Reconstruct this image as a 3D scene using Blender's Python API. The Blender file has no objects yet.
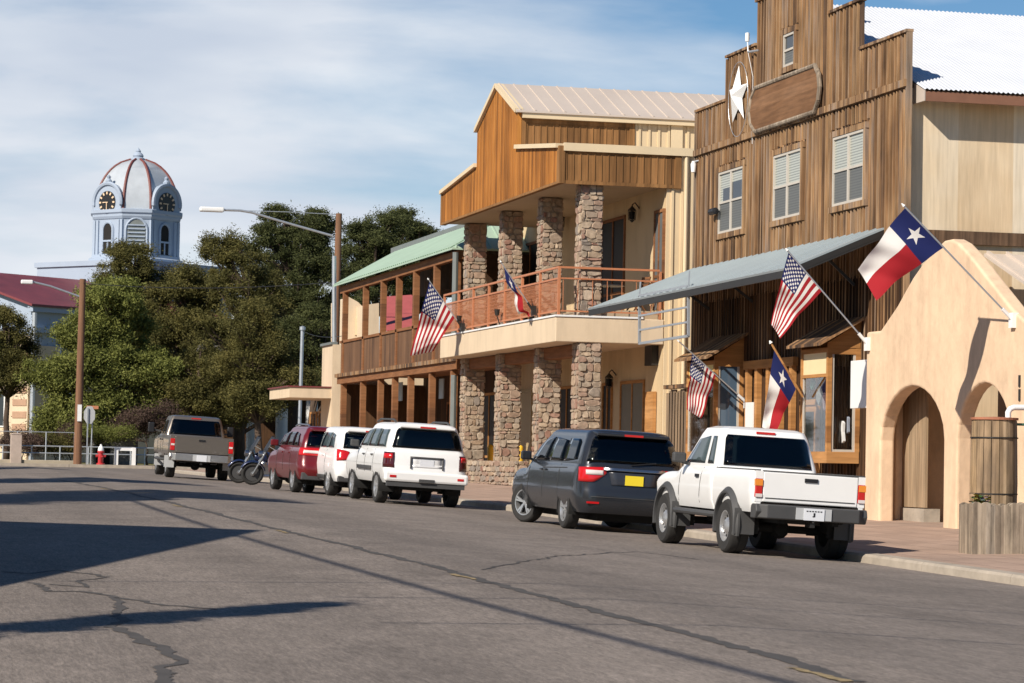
import bpy, bmesh, math, random
import numpy as np
from mathutils import Vector, Matrix

# ------------------------------------------------------------------ camera, sky, sun, exposure
SC = bpy.context.scene
F = 2844.0
HEAD = math.radians(13.8); PITCH = math.atan((465-341.5)/F); ROLL = math.radians(1.1); CZ = 1.75
def _basis():
    R = np.array([math.cos(HEAD), -math.sin(HEAD), 0]); fh = np.array([math.sin(HEAD), math.cos(HEAD), 0]); Z = np.array([0, 0, 1.])
    f = fh*math.cos(PITCH)+Z*math.sin(PITCH); U = Z*math.cos(PITCH)-fh*math.sin(PITCH)
    return f, R*math.cos(ROLL)+U*math.sin(ROLL), U*math.cos(ROLL)-R*math.sin(ROLL)
CF, CR, CU = _basis()
CC = np.array([0, 0, CZ])
cam = bpy.data.cameras.new('camera'); co = bpy.data.objects.new('camera', cam); SC.collection.objects.link(co)
cam.sensor_width = 36; cam.lens = F/1024*36; cam.clip_end = 6000; cam.clip_start = .1
co.matrix_world = Matrix(((CR[0], CU[0], -CF[0], 0), (CR[1], CU[1], -CF[1], 0), (CR[2], CU[2], -CF[2], CZ), (0, 0, 0, 1)))
cam.dof.use_dof = True; cam.dof.focus_distance = 52; cam.dof.aperture_fstop = 9
SC.camera = co

SUN_EL = math.radians(35); SUN_AZ = math.atan2(.6, .8)      # light travels toward +X, a little +Y, and down
LD = Vector((math.cos(SUN_EL)*math.cos(SUN_AZ), math.cos(SUN_EL)*math.sin(SUN_AZ), -math.sin(SUN_EL)))
sun = bpy.data.lights.new('sun', 'SUN'); so = bpy.data.objects.new('sun', sun); SC.collection.objects.link(so)
sun.energy = 5.0; sun.angle = math.radians(.5); sun.color = (1, .91, .79)
so.rotation_euler = LD.to_track_quat('-Z', 'Y').to_euler()
so.location = (-60, -40, 60)

W = bpy.data.worlds.new('World'); SC.world = W; W.use_nodes = True
nt = W.node_tree; nt.nodes.clear(); N = nt.nodes.new; L = nt.links.new
out = N('ShaderNodeOutputWorld'); bg = N('ShaderNodeBackground'); sky = N('ShaderNodeTexSky')
sky.sky_type = 'NISHITA'; sky.sun_disc = False; sky.sun_elevation = SUN_EL
sky.sun_rotation = math.atan2(-LD.x, -LD.y); sky.altitude = 1500; sky.air_density = 1.0; sky.dust_density = .1; sky.ozone_density = 2.0
tc = N('ShaderNodeTexCoord'); mp = N('ShaderNodeMapping'); mp.inputs['Scale'].default_value = (4, 4, 17); mp.inputs['Rotation'].default_value = (0, math.radians(-2), 0)
mp.inputs['Location'].default_value = (3.1, 1.7, .4)
n1 = N('ShaderNodeTexNoise'); n1.inputs['Scale'].default_value = 1.0; n1.inputs['Detail'].default_value = 9; n1.inputs['Roughness'].default_value = .52; n1.inputs['Distortion'].default_value = .25
r1 = N('ShaderNodeValToRGB'); r1.color_ramp.elements[0].position = .35; r1.color_ramp.elements[1].position = .58
mp2 = N('ShaderNodeMapping'); mp2.inputs['Scale'].default_value = (2.5, 2.5, 9); mp2.inputs['Location'].default_value = (7.3, .2, 1.3)
n2 = N('ShaderNodeTexNoise'); n2.inputs['Scale'].default_value = 1.6; n2.inputs['Detail'].default_value = 5
r2 = N('ShaderNodeValToRGB'); r2.color_ramp.elements[0].position = .35; r2.color_ramp.elements[1].position = .65
r2.color_ramp.elements[0].color = (8.8, 9.9, 11.7, 1); r2.color_ramp.elements[1].color = (14.4, 14.8, 15.2, 1)
mx = N('ShaderNodeMix'); mx.data_type = 'RGBA'
hs = N('ShaderNodeHueSaturation'); hs.inputs['Saturation'].default_value = 1.25; hs.inputs['Value'].default_value = 1.32
L(tc.outputs['Generated'], mp.inputs[0]); L(mp.outputs[0], n1.inputs['Vector']); bx = N('ShaderNodeSeparateXYZ'); L(tc.outputs['Generated'], bx.inputs[0])
b1_ = N('ShaderNodeMath'); b1_.operation = 'MULTIPLY_ADD'; L(bx.outputs['X'], b1_.inputs[0]); b1_.inputs[1].default_value = -.32; b1_.inputs[2].default_value = .115
b2_ = N('ShaderNodeMath'); b2_.operation = 'MULTIPLY_ADD'; L(bx.outputs['Z'], b2_.inputs[0]); b2_.inputs[1].default_value = -.5; L(b1_.outputs[0], b2_.inputs[2])
b3_ = N('ShaderNodeMath'); b3_.operation = 'ADD'; L(n1.outputs['Fac'], b3_.inputs[0]); L(b2_.outputs[0], b3_.inputs[1]); L(b3_.outputs[0], r1.inputs[0])
L(tc.outputs['Generated'], mp2.inputs[0]); L(mp2.outputs[0], n2.inputs['Vector']); L(n2.outputs['Fac'], r2.inputs[0])
L(sky.outputs[0], hs.inputs['Color'])
sx = N('ShaderNodeSeparateXYZ'); L(tc.outputs['Generated'], sx.inputs[0])
zf_ = N('ShaderNodeMapRange'); zf_.interpolation_type = 'SMOOTHSTEP'; zf_.inputs['From Min'].default_value = .16; zf_.inputs['From Max'].default_value = .42; zf_.inputs['To Min'].default_value = 1; zf_.inputs['To Max'].default_value = .08
L(sx.outputs['Z'], zf_.inputs['Value'])
mk = N('ShaderNodeMath'); mk.operation = 'MULTIPLY'; L(r1.outputs[0], mk.inputs[0]); L(zf_.outputs[0], mk.inputs[1]); yf_ = N('ShaderNodeMapRange'); yf_.interpolation_type = 'SMOOTHSTEP'; yf_.inputs['From Min'].default_value = -.2; yf_.inputs['From Max'].default_value = .7; yf_.inputs['To Min'].default_value = .1; yf_.inputs['To Max'].default_value = 1
L(sx.outputs['Y'], yf_.inputs['Value']); mk2 = N('ShaderNodeMath'); mk2.operation = 'MULTIPLY'; L(mk.outputs[0], mk2.inputs[0]); L(yf_.outputs[0], mk2.inputs[1]); L(mk2.outputs[0], mx.inputs[0]); L(hs.outputs[0], mx.inputs[6]); L(r2.outputs[0], mx.inputs[7])
L(mx.outputs[2], bg.inputs[0]); bg.inputs[1].default_value = .053; L(bg.outputs[0], out.inputs[0])
SC.view_settings.view_transform = 'Standard'; SC.view_settings.look = 'None'; SC.view_settings.exposure = 0.3; SC.view_settings.gamma = 1
SC.view_settings.use_curve_mapping = False

# ------------------------------------------------------------------ measuring helpers
def P(px, py, X=None, Y=None, Z=None):
    d = CF+(px-512)/F*CR+(341.5-py)/F*CU
    t = (X-CC[0])/d[0] if X is not None else (Y-CC[1])/d[1] if Y is not None else (Z-CC[2])/d[2]
    return Vector(CC+t*d)
_T = ((-200, -2.0), (0, -.06), (40, .52), (62, .84), (91, 1.09), (140, 1.25), (200, 1.3), (2000, 1.3))
def zr(Y): return float(np.interp(Y, [a for a, b in _T], [b for a, b in _T]))
def zg(X, Y):
    X = min(max(X, 0), 15.2)
    k = max(0, min(1, (140-Y)/40))
    return zr(Y)+(.045*(13-X) if X > 7 else .27-.02*(7-X))*k
def zs(X, Y): return zg(15, Y)+.13+.018*(min(max(X, 15), 24)-15)
def G(px, py):
    d = CF+(px-512)/F*CR+(341.5-py)/F*CU
    t = 5
    while t < 400:
        p = CC+d*t
        if p[2] < zg(p[0], p[1]): break
        t += .05
    return Vector(p)

# ------------------------------------------------------------------ mesh builder
COL = SC.collection
class MB:
    def __init__(s): s.v = []; s.f = []; s.uv = None
    def add(s, vs, fs):
        b = len(s.v); s.v += [tuple(p) for p in vs]; s.f += [tuple(b+i for i in q) for q in fs]
        return s
    def box(s, x0, y0, z0, x1, y1, z1):
        x0, x1 = sorted((x0, x1)); y0, y1 = sorted((y0, y1)); z0, z1 = sorted((z0, z1))
        return s.add([(x0,y0,z0),(x1,y0,z0),(x1,y1,z0),(x0,y1,z0),(x0,y0,z1),(x1,y0,z1),(x1,y1,z1),(x0,y1,z1)],
                     [(0,3,2,1),(4,5,6,7),(0,1,5,4),(1,2,6,5),(2,3,7,6),(3,0,4,7)])
    def obox(s, c, sz, rz=0, M=None):
        c = Vector(c); m = M or Matrix.Rotation(rz, 3, 'Z'); h = Vector(sz)/2
        vs = [c+m@Vector((a*h.x, b*h.y, d*h.z)) for d in (-1,1) for a, b in ((-1,-1),(1,-1),(1,1),(-1,1))]
        return s.add(vs, [(0,3,2,1),(4,5,6,7),(0,1,5,4),(1,2,6,5),(2,3,7,6),(3,0,4,7)])
    def bar(s, a, b, w, h=None, up=(0,0,1)):
        a = Vector(a); b = Vector(b); d = (b-a).normalized(); h = h or w
        u = Vector(up)
        if abs(d.dot(u)) > .98: u = Vector((1,0,0))
        x = d.cross(u).normalized(); y = x.cross(d)
        vs = [p+x*(i*w/2)+y*(j*h/2) for p in (a, b) for i, j in ((-1,-1),(1,-1),(1,1),(-1,1))]
        return s.add(vs, [(0,1,2,3),(7,6,5,4),(0,4,5,1),(1,5,6,2),(2,6,7,3),(3,7,4,0)])
    def tube(s, pts, r, n=8, caps=True):
        pts = [Vector(p) for p in pts]; k = len(pts)
        rs = r if isinstance(r, (list, tuple)) else [r]*k
        vs = []; px = None
        for i, p in enumerate(pts):
            d = (pts[min(i+1,k-1)]-pts[max(i-1,0)]).normalized()
            if px is None:
                u = Vector((0,0,1)) if abs(d.z) < .9 else Vector((1,0,0)); x = d.cross(u).normalized()
            else:
                x = (px-d*px.dot(d)).normalized()
            px = x; y = d.cross(x)
            vs += [p+(x*math.cos(2*math.pi*j/n)+y*math.sin(2*math.pi*j/n))*rs[i] for j in range(n)]
        fs = [(i*n+j, i*n+(j+1)%n, (i+1)*n+(j+1)%n, (i+1)*n+j) for i in range(k-1) for j in range(n)]
        if caps: fs += [tuple(range(n-1,-1,-1)), tuple((k-1)*n+j for j in range(n))]
        return s.add(vs, fs)
    def prism(s, poly, vec):
        poly = [Vector(p) for p in poly]; vec = Vector(vec); n = len(poly)
        return s.add(poly+[p+vec for p in poly], [tuple(range(n-1,-1,-1)), tuple(range(n,2*n))]+[(i,(i+1)%n,n+(i+1)%n,n+i) for i in range(n)])
    def quad(s, *p): return s.add(p, [tuple(range(len(p)))])
    def lathe(s, prof, c=(0,0,0), n=24, axis='Z', a0=0, a1=2*math.pi, closed=True):
        c = Vector(c); vs = []
        m = n if closed else n+1
        for r, z in prof:
            for j in range(m):
                a = a0+(a1-a0)*j/n
                p = (r*math.cos(a), r*math.sin(a), z)
                if axis == 'X': p = (z, r*math.cos(a), r*math.sin(a))
                if axis == 'Y': p = (r*math.cos(a), z, r*math.sin(a))
                vs.append(c+Vector(p))
        fs = []
        for i in range(len(prof)-1):
            for j in range(n):
                k = (j+1) % m
                fs.append((i*m+j, i*m+k, (i+1)*m+k, (i+1)*m+j))
        return s.add(vs, fs)
    def grid(s, fn, nu, nv):
        vs = [fn(i/nu, j/nv) for j in range(nv+1) for i in range(nu+1)]
        b = len(s.v)
        s.add(vs, [(j*(nu+1)+i, j*(nu+1)+i+1, (j+1)*(nu+1)+i+1, (j+1)*(nu+1)+i) for j in range(nv) for i in range(nu)])
        if s.uv is None: s.uv = {}
        for j in range(nv+1):
            for i in range(nu+1): s.uv[b+j*(nu+1)+i] = (i/nu, j/nv)
        return s
    def build(s, name, m, parent=None, smooth=False, bevel=0, local=False, angle=40):
        me = bpy.data.meshes.new(name)
        vs = s.v
        if parent is not None and not local:
            r = parent
            while r.parent: r = r.parent
            inv = (Matrix.Translation(r.location) @ r.rotation_euler.to_matrix().to_4x4()).inverted()
            vs = [inv @ Vector(p) for p in vs]
        me.from_pydata(vs, [], s.f)
        if s.uv:
            ul = me.uv_layers.new(name='UVMap')
            for lp in me.loops: ul.data[lp.index].uv = s.uv.get(lp.vertex_index, (0, 0))
        o = bpy.data.objects.new(name, me); COL.objects.link(o)
        bm = bmesh.new(); bm.from_mesh(me); bmesh.ops.recalc_face_normals(bm, faces=bm.faces); bm.to_mesh(me); bm.free()
        for mm in (m if isinstance(m, (list, tuple)) else [m]): me.materials.append(mm)
        if smooth:
            for p in me.polygons: p.use_smooth = True
            me.set_sharp_from_angle(angle=math.radians(angle))
        if bevel:
            b = o.modifiers.new('bevel', 'BEVEL'); b.width = bevel; b.segments = 2; b.limit_method = 'ANGLE'
        if parent is not None: o.parent = parent
        return o

def tag(o, label=None, cat=None, group=None, kind=None):
    if label: o['label'] = label
    if cat: o['category'] = cat
    if group: o['group'] = group
    if kind: o['kind'] = kind
    return o
def thing(name, label, cat, loc=(0,0,0), rot=(0,0,0), group=None):
    o = bpy.data.objects.new(name, None); COL.objects.link(o)
    o.location = loc; o.rotation_euler = rot; o.empty_display_size = .2
    return tag(o, label, cat, group)

# ------------------------------------------------------------------ materials
def newmat(name):
    m = bpy.data.materials.new(name); m.use_nodes = True
    return m, m.node_tree, m.node_tree.nodes['Principled BSDF']
def nmat(name, c, rough=.7, metal=0, var=.15, scale=3.0, detail=6, bump=0, bscale=None, stretch=(1,1,1), spec=.5, coat=0, c2=None, trans=0):
    m, t, b = newmat(name)
    b.inputs['Roughness'].default_value = rough; b.inputs['Metallic'].default_value = metal; b.inputs['Specular IOR Level'].default_value = spec
    if coat: b.inputs['Coat Weight'].default_value = coat; b.inputs['Coat Roughness'].default_value = .04
    if trans: b.inputs['Transmission Weight'].default_value = trans
    tcn = t.nodes.new('ShaderNodeTexCoord'); mpn = t.nodes.new('ShaderNodeMapping'); mpn.inputs['Scale'].default_value = stretch
    t.links.new(tcn.outputs['Object'], mpn.inputs[0])
    if var or c2:
        nz = t.nodes.new('ShaderNodeTexNoise'); nz.inputs['Scale'].default_value = scale; nz.inputs['Detail'].default_value = detail; nz.inputs['Roughness'].default_value = .6
        t.links.new(mpn.outputs[0], nz.inputs['Vector'])
        rp = t.nodes.new('ShaderNodeValToRGB'); rp.color_ramp.elements[0].position = .3; rp.color_ramp.elements[1].position = .7
        a = c2 or tuple(x*(1-var) for x in c); d = c if c2 else tuple(min(1, x*(1+var)) for x in c)
        rp.color_ramp.elements[0].color = (*a, 1); rp.color_ramp.elements[1].color = (*d, 1)
        t.links.new(nz.outputs['Fac'], rp.inputs[0]); t.links.new(rp.outputs[0], b.inputs['Base Color'])
    else:
        b.inputs['Base Color'].default_value = (*c, 1)
    if bump:
        nb = t.nodes.new('ShaderNodeTexNoise'); nb.inputs['Scale'].default_value = bscale or scale*4; nb.inputs['Detail'].default_value = 4
        bp = t.nodes.new('ShaderNodeBump'); bp.inputs['Strength'].default_value = bump; bp.inputs['Distance'].default_value = .02
        t.links.new(mpn.outputs[0], nb.inputs['Vector']); t.links.new(nb.outputs['Fac'], bp.inputs['Height']); t.links.new(bp.outputs[0], b.inputs['Normal'])
    return m
def woodmat(name, cols, bw=.2, axis='Y', rough=.8, grain=.35):
    """boards of width bw along an axis, each its own tint, with grain running up"""
    m, t, b = newmat(name); n = t.nodes.new; l = t.links.new
    b.inputs['Roughness'].default_value = rough; b.inputs['Specular IOR Level'].default_value = .25
    tcn = n('ShaderNodeTexCoord'); sp = n('ShaderNodeSeparateXYZ'); l(tcn.outputs['Object'], sp.inputs[0])
    d = n('ShaderNodeMath'); d.operation = 'DIVIDE'; d.inputs[1].default_value = bw; l(sp.outputs[axis], d.inputs[0])
    fl = n('ShaderNodeMath'); fl.operation = 'FLOOR'; l(d.outputs[0], fl.inputs[0])
    wn = n('ShaderNodeTexWhiteNoise'); wn.noise_dimensions = '1D'; l(fl.outputs[0], wn.inputs['W'])
    rp = n('ShaderNodeValToRGB'); els = rp.color_ramp.elements
    els[0].color = (*cols[0], 1); els[1].color = (*cols[-1], 1)
    for i, c in enumerate(cols[1:-1]):
        e = els.new((i+1)/(len(cols)-1)); e.color = (*c, 1)
    mpn = n('ShaderNodeMapping'); mpn.inputs['Scale'].default_value = (14, 14, .9) if axis != 'Z' else (1.2, 1.2, 14)
    l(tcn.outputs['Object'], mpn.inputs[0])
    nz = n('ShaderNodeTexNoise'); nz.inputs['Scale'].default_value = 1; nz.inputs['Detail'].default_value = 6; l(mpn.outputs[0], nz.inputs['Vector'])
    n3 = n('ShaderNodeTexNoise'); n3.inputs['Scale'].default_value = .6; n3.inputs['Detail'].default_value = 4; l(tcn.outputs['Object'], n3.inputs['Vector'])
    ad = n('ShaderNodeMath'); ad.operation = 'MULTIPLY_ADD'; l(n3.outputs['Fac'], ad.inputs[0]); ad.inputs[1].default_value = 1.3; 
    sc = n('ShaderNodeMath'); sc.operation = 'MULTIPLY_ADD'; l(wn.outputs['Value'], sc.inputs[0]); sc.inputs[1].default_value = .85; sc.inputs[2].default_value = -.56
    l(sc.outputs[0], ad.inputs[2]); l(ad.outputs[0], rp.inputs[0])
    mr = n('ShaderNodeMapRange'); mr.inputs['From Min'].default_value = .3; mr.inputs['From Max'].default_value = .7; mr.inputs['To Min'].default_value = 1-grain; mr.inputs['To Max'].default_value = 1+grain*.5
    l(nz.outputs['Fac'], mr.inputs['Value'])
    mu = n('ShaderNodeMix'); mu.data_type = 'RGBA'; mu.blend_type = 'MULTIPLY'; mu.inputs[0].default_value = 1
    l(rp.outputs[0], mu.inputs[6]); l(mr.outputs[0], mu.inputs[7]); l(mu.outputs[2], b.inputs['Base Color'])
    bp = n('ShaderNodeBump'); bp.inputs['Strength'].default_value = .4; bp.inputs['Distance'].default_value = .01
    l(nz.outputs['Fac'], bp.inputs['Height']); l(bp.outputs[0], b.inputs['Normal'])
    return m
def islandmat(name, cols, rough=.85, scale=25, bump=.3):
    m, t, b = newmat(name); n = t.nodes.new; l = t.links.new
    b.inputs['Roughness'].default_value = rough; b.inputs['Specular IOR Level'].default_value = .25
    ge = n('ShaderNodeNewGeometry'); rp = n('ShaderNodeValToRGB'); els = rp.color_ramp.elements
    els[0].color = (*cols[0], 1); els[1].color = (*cols[-1], 1)
    for i, c in enumerate(cols[1:-1]): els.new((i+1)/(len(cols)-1)).color = (*c, 1)
    l(ge.outputs['Random Per Island'], rp.inputs[0])
    tcn = n('ShaderNodeTexCoord'); nz = n('ShaderNodeTexNoise'); nz.inputs['Scale'].default_value = scale/4; nz.inputs['Detail'].default_value = 6; l(tcn.outputs['Object'], nz.inputs['Vector'])
    mr = n('ShaderNodeMapRange'); mr.inputs['From Min'].default_value = .3; mr.inputs['From Max'].default_value = .7; mr.inputs['To Min'].default_value = .72; mr.inputs['To Max'].default_value = 1.2; l(nz.outputs['Fac'], mr.inputs['Value'])
    mu = n('ShaderNodeMix'); mu.data_type = 'RGBA'; mu.blend_type = 'MULTIPLY'; mu.inputs[0].default_value = 1
    l(rp.outputs[0], mu.inputs[6]); l(mr.outputs[0], mu.inputs[7]); l(mu.outputs[2], b.inputs['Base Color'])
    if bump:
        bp = n('ShaderNodeBump'); bp.inputs['Strength'].default_value = bump; bp.inputs['Distance'].default_value = .02; l(nz.outputs['Fac'], bp.inputs['Height']); l(bp.outputs[0], b.inputs['Normal'])
    return m
def carglass():
    m, t, b = newmat('tinted car glass'); n = t.nodes.new; l = t.links.new
    o_ = [x for x in t.nodes if x.type == 'OUTPUT_MATERIAL'][0]; t.nodes.remove(b)
    tr = n('ShaderNodeBsdfTransparent'); tr.inputs[0].default_value = (.30,.35,.37,1); gl = n('ShaderNodeBsdfGlossy'); gl.inputs['Roughness'].default_value = .03
    fr = n('ShaderNodeFresnel'); fr.inputs[0].default_value = 1.5; ms = n('ShaderNodeMixShader'); l(fr.outputs[0], ms.inputs[0]); l(tr.outputs[0], ms.inputs[1]); l(gl.outputs[0], ms.inputs[2]); l(ms.outputs[0], o_.inputs[0])
    return m
M = {}
M['old_boards'] = woodmat('weathered boards', [(.085,.054,.036),(.16,.095,.056),(.33,.18,.082),(.36,.23,.13),(.25,.19,.145)], .19, 'Y', grain=.5)
M['old_batten'] = woodmat('weathered battens', [(.10,.062,.04),(.24,.135,.066),(.37,.23,.12),(.29,.215,.165)], .1, 'Y', grain=.5)
M['orange_boards'] = woodmat('stained cedar boards', [(.22,.088,.022),(.36,.145,.032),(.47,.20,.046)], .21, 'Y', grain=.25)
M['tan_boards'] = woodmat('weathered cedar boards', [(.15,.075,.028),(.25,.125,.045),(.33,.17,.065)], .22, 'X', grain=.3)
M['gallery_boards'] = woodmat('brown gallery boards', [(.10,.055,.032),(.16,.085,.045),(.20,.11,.06)], .3, 'Y')
M['trim_dark'] = nmat('car interior cloth', (.045,.045,.048), .9, var=.1)
M['dark_wood'] = woodmat('dark shop boards', [(.030,.016,.009),(.065,.032,.015),(.11,.055,.025)], .19, 'Y')  # board colour lowered to deepen the shade under the awning
M['shop_wood'] = woodmat('varnished shop timber', [(.28,.125,.042),(.42,.20,.065),(.50,.26,.10)], .35, 'Z', grain=.25)
M['post_wood'] = woodmat('brown stained timber', [(.15,.068,.032),(.23,.10,.042),(.27,.125,.055)], .5, 'Z', grain=.25)
M['grey_wood'] = woodmat('grey weathered planks', [(.22,.17,.125),(.38,.31,.235),(.47,.38,.28),(.33,.29,.25)], .14, 'X', grain=.5)
M['barrel_wood'] = woodmat('weathered staves', [(.24,.17,.11),(.40,.27,.15),(.46,.35,.24),(.3,.25,.2)], .11, 'X', grain=.5)
M['pole_wood'] = nmat('pole timber', (.18,.09,.048), .85, var=.3, scale=2, stretch=(6,6,.4), bump=.4)
M['tan_side'] = woodmat('faded tan panel', [(.60,.44,.27),(.70,.57,.40),(.75,.66,.52)], 1.22, 'X', grain=.14, rough=.7)
M['adobe'] = nmat('adobe plaster', (.745,.545,.37), .95, var=.10, scale=.9, bump=.6, bscale=5, spec=.15)
def stain(m, amt, sc, st):
    t = m.node_tree; b = t.nodes['Principled BSDF']; src = b.inputs['Base Color'].links[0].from_socket; n = t.nodes.new; l = t.links.new
    tcn = n('ShaderNodeTexCoord'); mp_ = n('ShaderNodeMapping'); mp_.inputs['Scale'].default_value = st; l(tcn.outputs['Object'], mp_.inputs[0])
    nz = n('ShaderNodeTexNoise'); nz.inputs['Scale'].default_value = sc; nz.inputs['Detail'].default_value = 8; nz.inputs['Roughness'].default_value = .7; l(mp_.outputs[0], nz.inputs['Vector'])
    mr = n('ShaderNodeMapRange'); mr.inputs['From Min'].default_value = .45; mr.inputs['From Max'].default_value = .72; mr.inputs['To Min'].default_value = 1; mr.inputs['To Max'].default_value = 1-amt; l(nz.outputs['Fac'], mr.inputs['Value'])
    mu = n('ShaderNodeMix'); mu.data_type = 'RGBA'; mu.blend_type = 'MULTIPLY'; mu.inputs[0].default_value = 1; l(src, mu.inputs[6]); l(mr.outputs[0], mu.inputs[7]); l(mu.outputs[2], b.inputs['Base Color'])
stain(M['adobe'], .20, 1.0, (1.6,1.6,.45)); stain(M['adobe'], .12, 5.0, (1,1,.6)); stain(M['tan_side'], .22, .9, (2.5,2.5,.22))
stain(M['grey_wood'], .45, 2.2, (3,3,.8)); stain(M['barrel_wood'], .4, 2.0, (3,3,.6)); stain(M['old_boards'], .35, .8, (1,1.5,.35))
M['cream'] = nmat('cream stucco', (.66,.53,.375), .9, var=.05, scale=.7, bump=.15, bscale=14, spec=.2)
M['cream_wall'] = nmat('tan stucco wall', (.60,.46,.28), .9, var=.06, scale=.7, bump=.15, bscale=14, spec=.2)
stain(M['cream'], .16, 1.2, (1.5,1.5,.3)); stain(M['cream_wall'], .15, 1.2, (1.5,1.5,.4))
M['cream_metal'] = nmat('cream ribbed metal', (.66,.52,.33), .5, var=.05, scale=.6)
M['tan_roof'] = nmat('tan standing seam metal', (.54,.465,.40), .45, var=.05, scale=.5)
M['trim'] = nmat('cream painted trim', (.68,.55,.36), .6, var=.05, scale=1)
M['soffit'] = nmat('soffit boards', (.40,.31,.21), .8, var=.06)
M['white_metal'] = nmat('galvanised roof', (.66,.69,.74), .5, metal=.1, var=.05, scale=1.2)
M['green_roof'] = nmat('pale green metal', (.36,.48,.37), .5, var=.08, scale=.8)
M['awning_metal'] = nmat('blue grey painted metal', (.30,.345,.365), .5, var=.06, scale=1.0)
M['grey_trim'] = nmat('grey gutter', (.16,.18,.175), .6, var=.1)
M['brown_trim'] = nmat('brown fascia', (.21,.10,.06), .6, var=.1)
M['galv'] = nmat('galvanised steel', (.48,.51,.54), .4, metal=.6, var=.08, scale=6)
M['white_paint'] = nmat('white paint', (.78,.78,.77), .45, var=.03)
M['window_frame'] = nmat('window frame', (.50,.46,.40), .6, var=.06)
M['glass'] = nmat('window glass', (.03,.037,.045), .06, var=0, spec=.4)
M['dark_glass'] = nmat('shop glass', (.012,.011,.010), .45, var=0, spec=.1)
M['blue_glass'] = nmat('bluish glass', (.07,.11,.16), .08, var=0, spec=.5)
M['blind'] = nmat('window blind', (.55,.56,.50), .7, var=.05)
M['screen'] = nmat('insect screen', (.11,.115,.115), .8, var=.08)
M['dark'] = nmat('dark interior', (.012,.010,.009), .9, var=.1)
M['copper'] = nmat('copper painted rail', (.48,.19,.09), .5, var=.08)
M['iron'] = nmat('dark iron', (.02,.018,.016), .5, var=.1)
M['stone'] = islandmat('field stones', [(.26,.20,.155),(.37,.285,.205),(.33,.22,.165),(.45,.37,.28),(.29,.16,.12),(.40,.32,.23),(.24,.205,.175),(.43,.335,.24),(.35,.25,.17)], scale=40)
M['mortar'] = nmat('mortar', (.30,.245,.19), .95, var=.1, scale=8)
M['concrete'] = nmat('kerb concrete', (.36,.31,.25), .9, var=.18, scale=3, bump=.3)
M['red_metal'] = nmat('red metal roof', (.19,.042,.045), .5, var=.12, scale=.5)
stain(M['red_metal'], .3, .7, (1,1,.5))
M['tower_paint'] = nmat('pale blue grey paint', (.33,.395,.49), .6, var=.04, scale=.6)
M['dome_metal'] = nmat('silver dome metal', (.46,.50,.54), .45, metal=.15, var=.08, scale=1.5)
M['rib_red'] = nmat('red rib paint', (.17,.05,.042), .6, var=.06)
M['gold'] = nmat('gilded numerals', (.75,.55,.36), .5, var=0)
M['black'] = nmat('black paint', (.012,.012,.014), .45, var=0)
M['quoin'] = nmat('orange stone', (.42,.26,.17), .85, var=.1)
M['grey_wall'] = nmat('grey stone wall', (.22,.21,.20), .9, var=.2, scale=2, bump=.3)
M['tyre'] = nmat('tyre rubber', (.022,.021,.020), .85, var=.15, scale=12)
M['rim'] = nmat('alloy rim', (.55,.55,.55), .32, metal=.75, var=.05)
M['chrome'] = nmat('chrome', (.42,.43,.45), .32, metal=1, var=0)
M['plastic'] = nmat('dark grey plastic', (.055,.055,.056), .6, var=.1)
M['light_red'] = nmat('red lamp lens', (.50,.012,.014), .15, var=0, coat=.5)
M['light_amber'] = nmat('amber lamp lens', (.75,.25,.03), .2, var=0, coat=.5)
M['light_clear'] = nmat('clear lamp lens', (.65,.60,.58), .15, var=0, coat=.5)
M['plate'] = nmat('number plate', (.66,.68,.72), .5, var=.05)
M['plate_yellow'] = nmat('yellow plate', (.78,.62,.03), .5, var=.03)
M['car_glass'] = carglass()
M['under'] = nmat('underbody', (.010,.010,.010), .9, var=0)
M['seam'] = nmat('panel gap', (.03,.03,.03), .8, var=0)
def paint(name, c, metal=0, rough=.3): return nmat(name, c, rough, metal=metal, var=.02, coat=.5)
M['paint_white'] = paint('white car paint', (.79,.79,.78))
M['paint_navy'] = paint('dark slate car paint', (.034,.037,.044), .45, .25)
M['paint_red'] = paint('dark red car paint', (.13,.007,.010), .1)
M['paint_grey'] = paint('grey beige car paint', (.19,.165,.14), .6, .32)
M['paint_blue'] = paint('blue motorcycle paint', (.012,.022,.07), .3)
M['bark'] = nmat('bark', (.085,.058,.042), .95, var=.35, scale=3, stretch=(4,4,.7), bump=.6)
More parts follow.
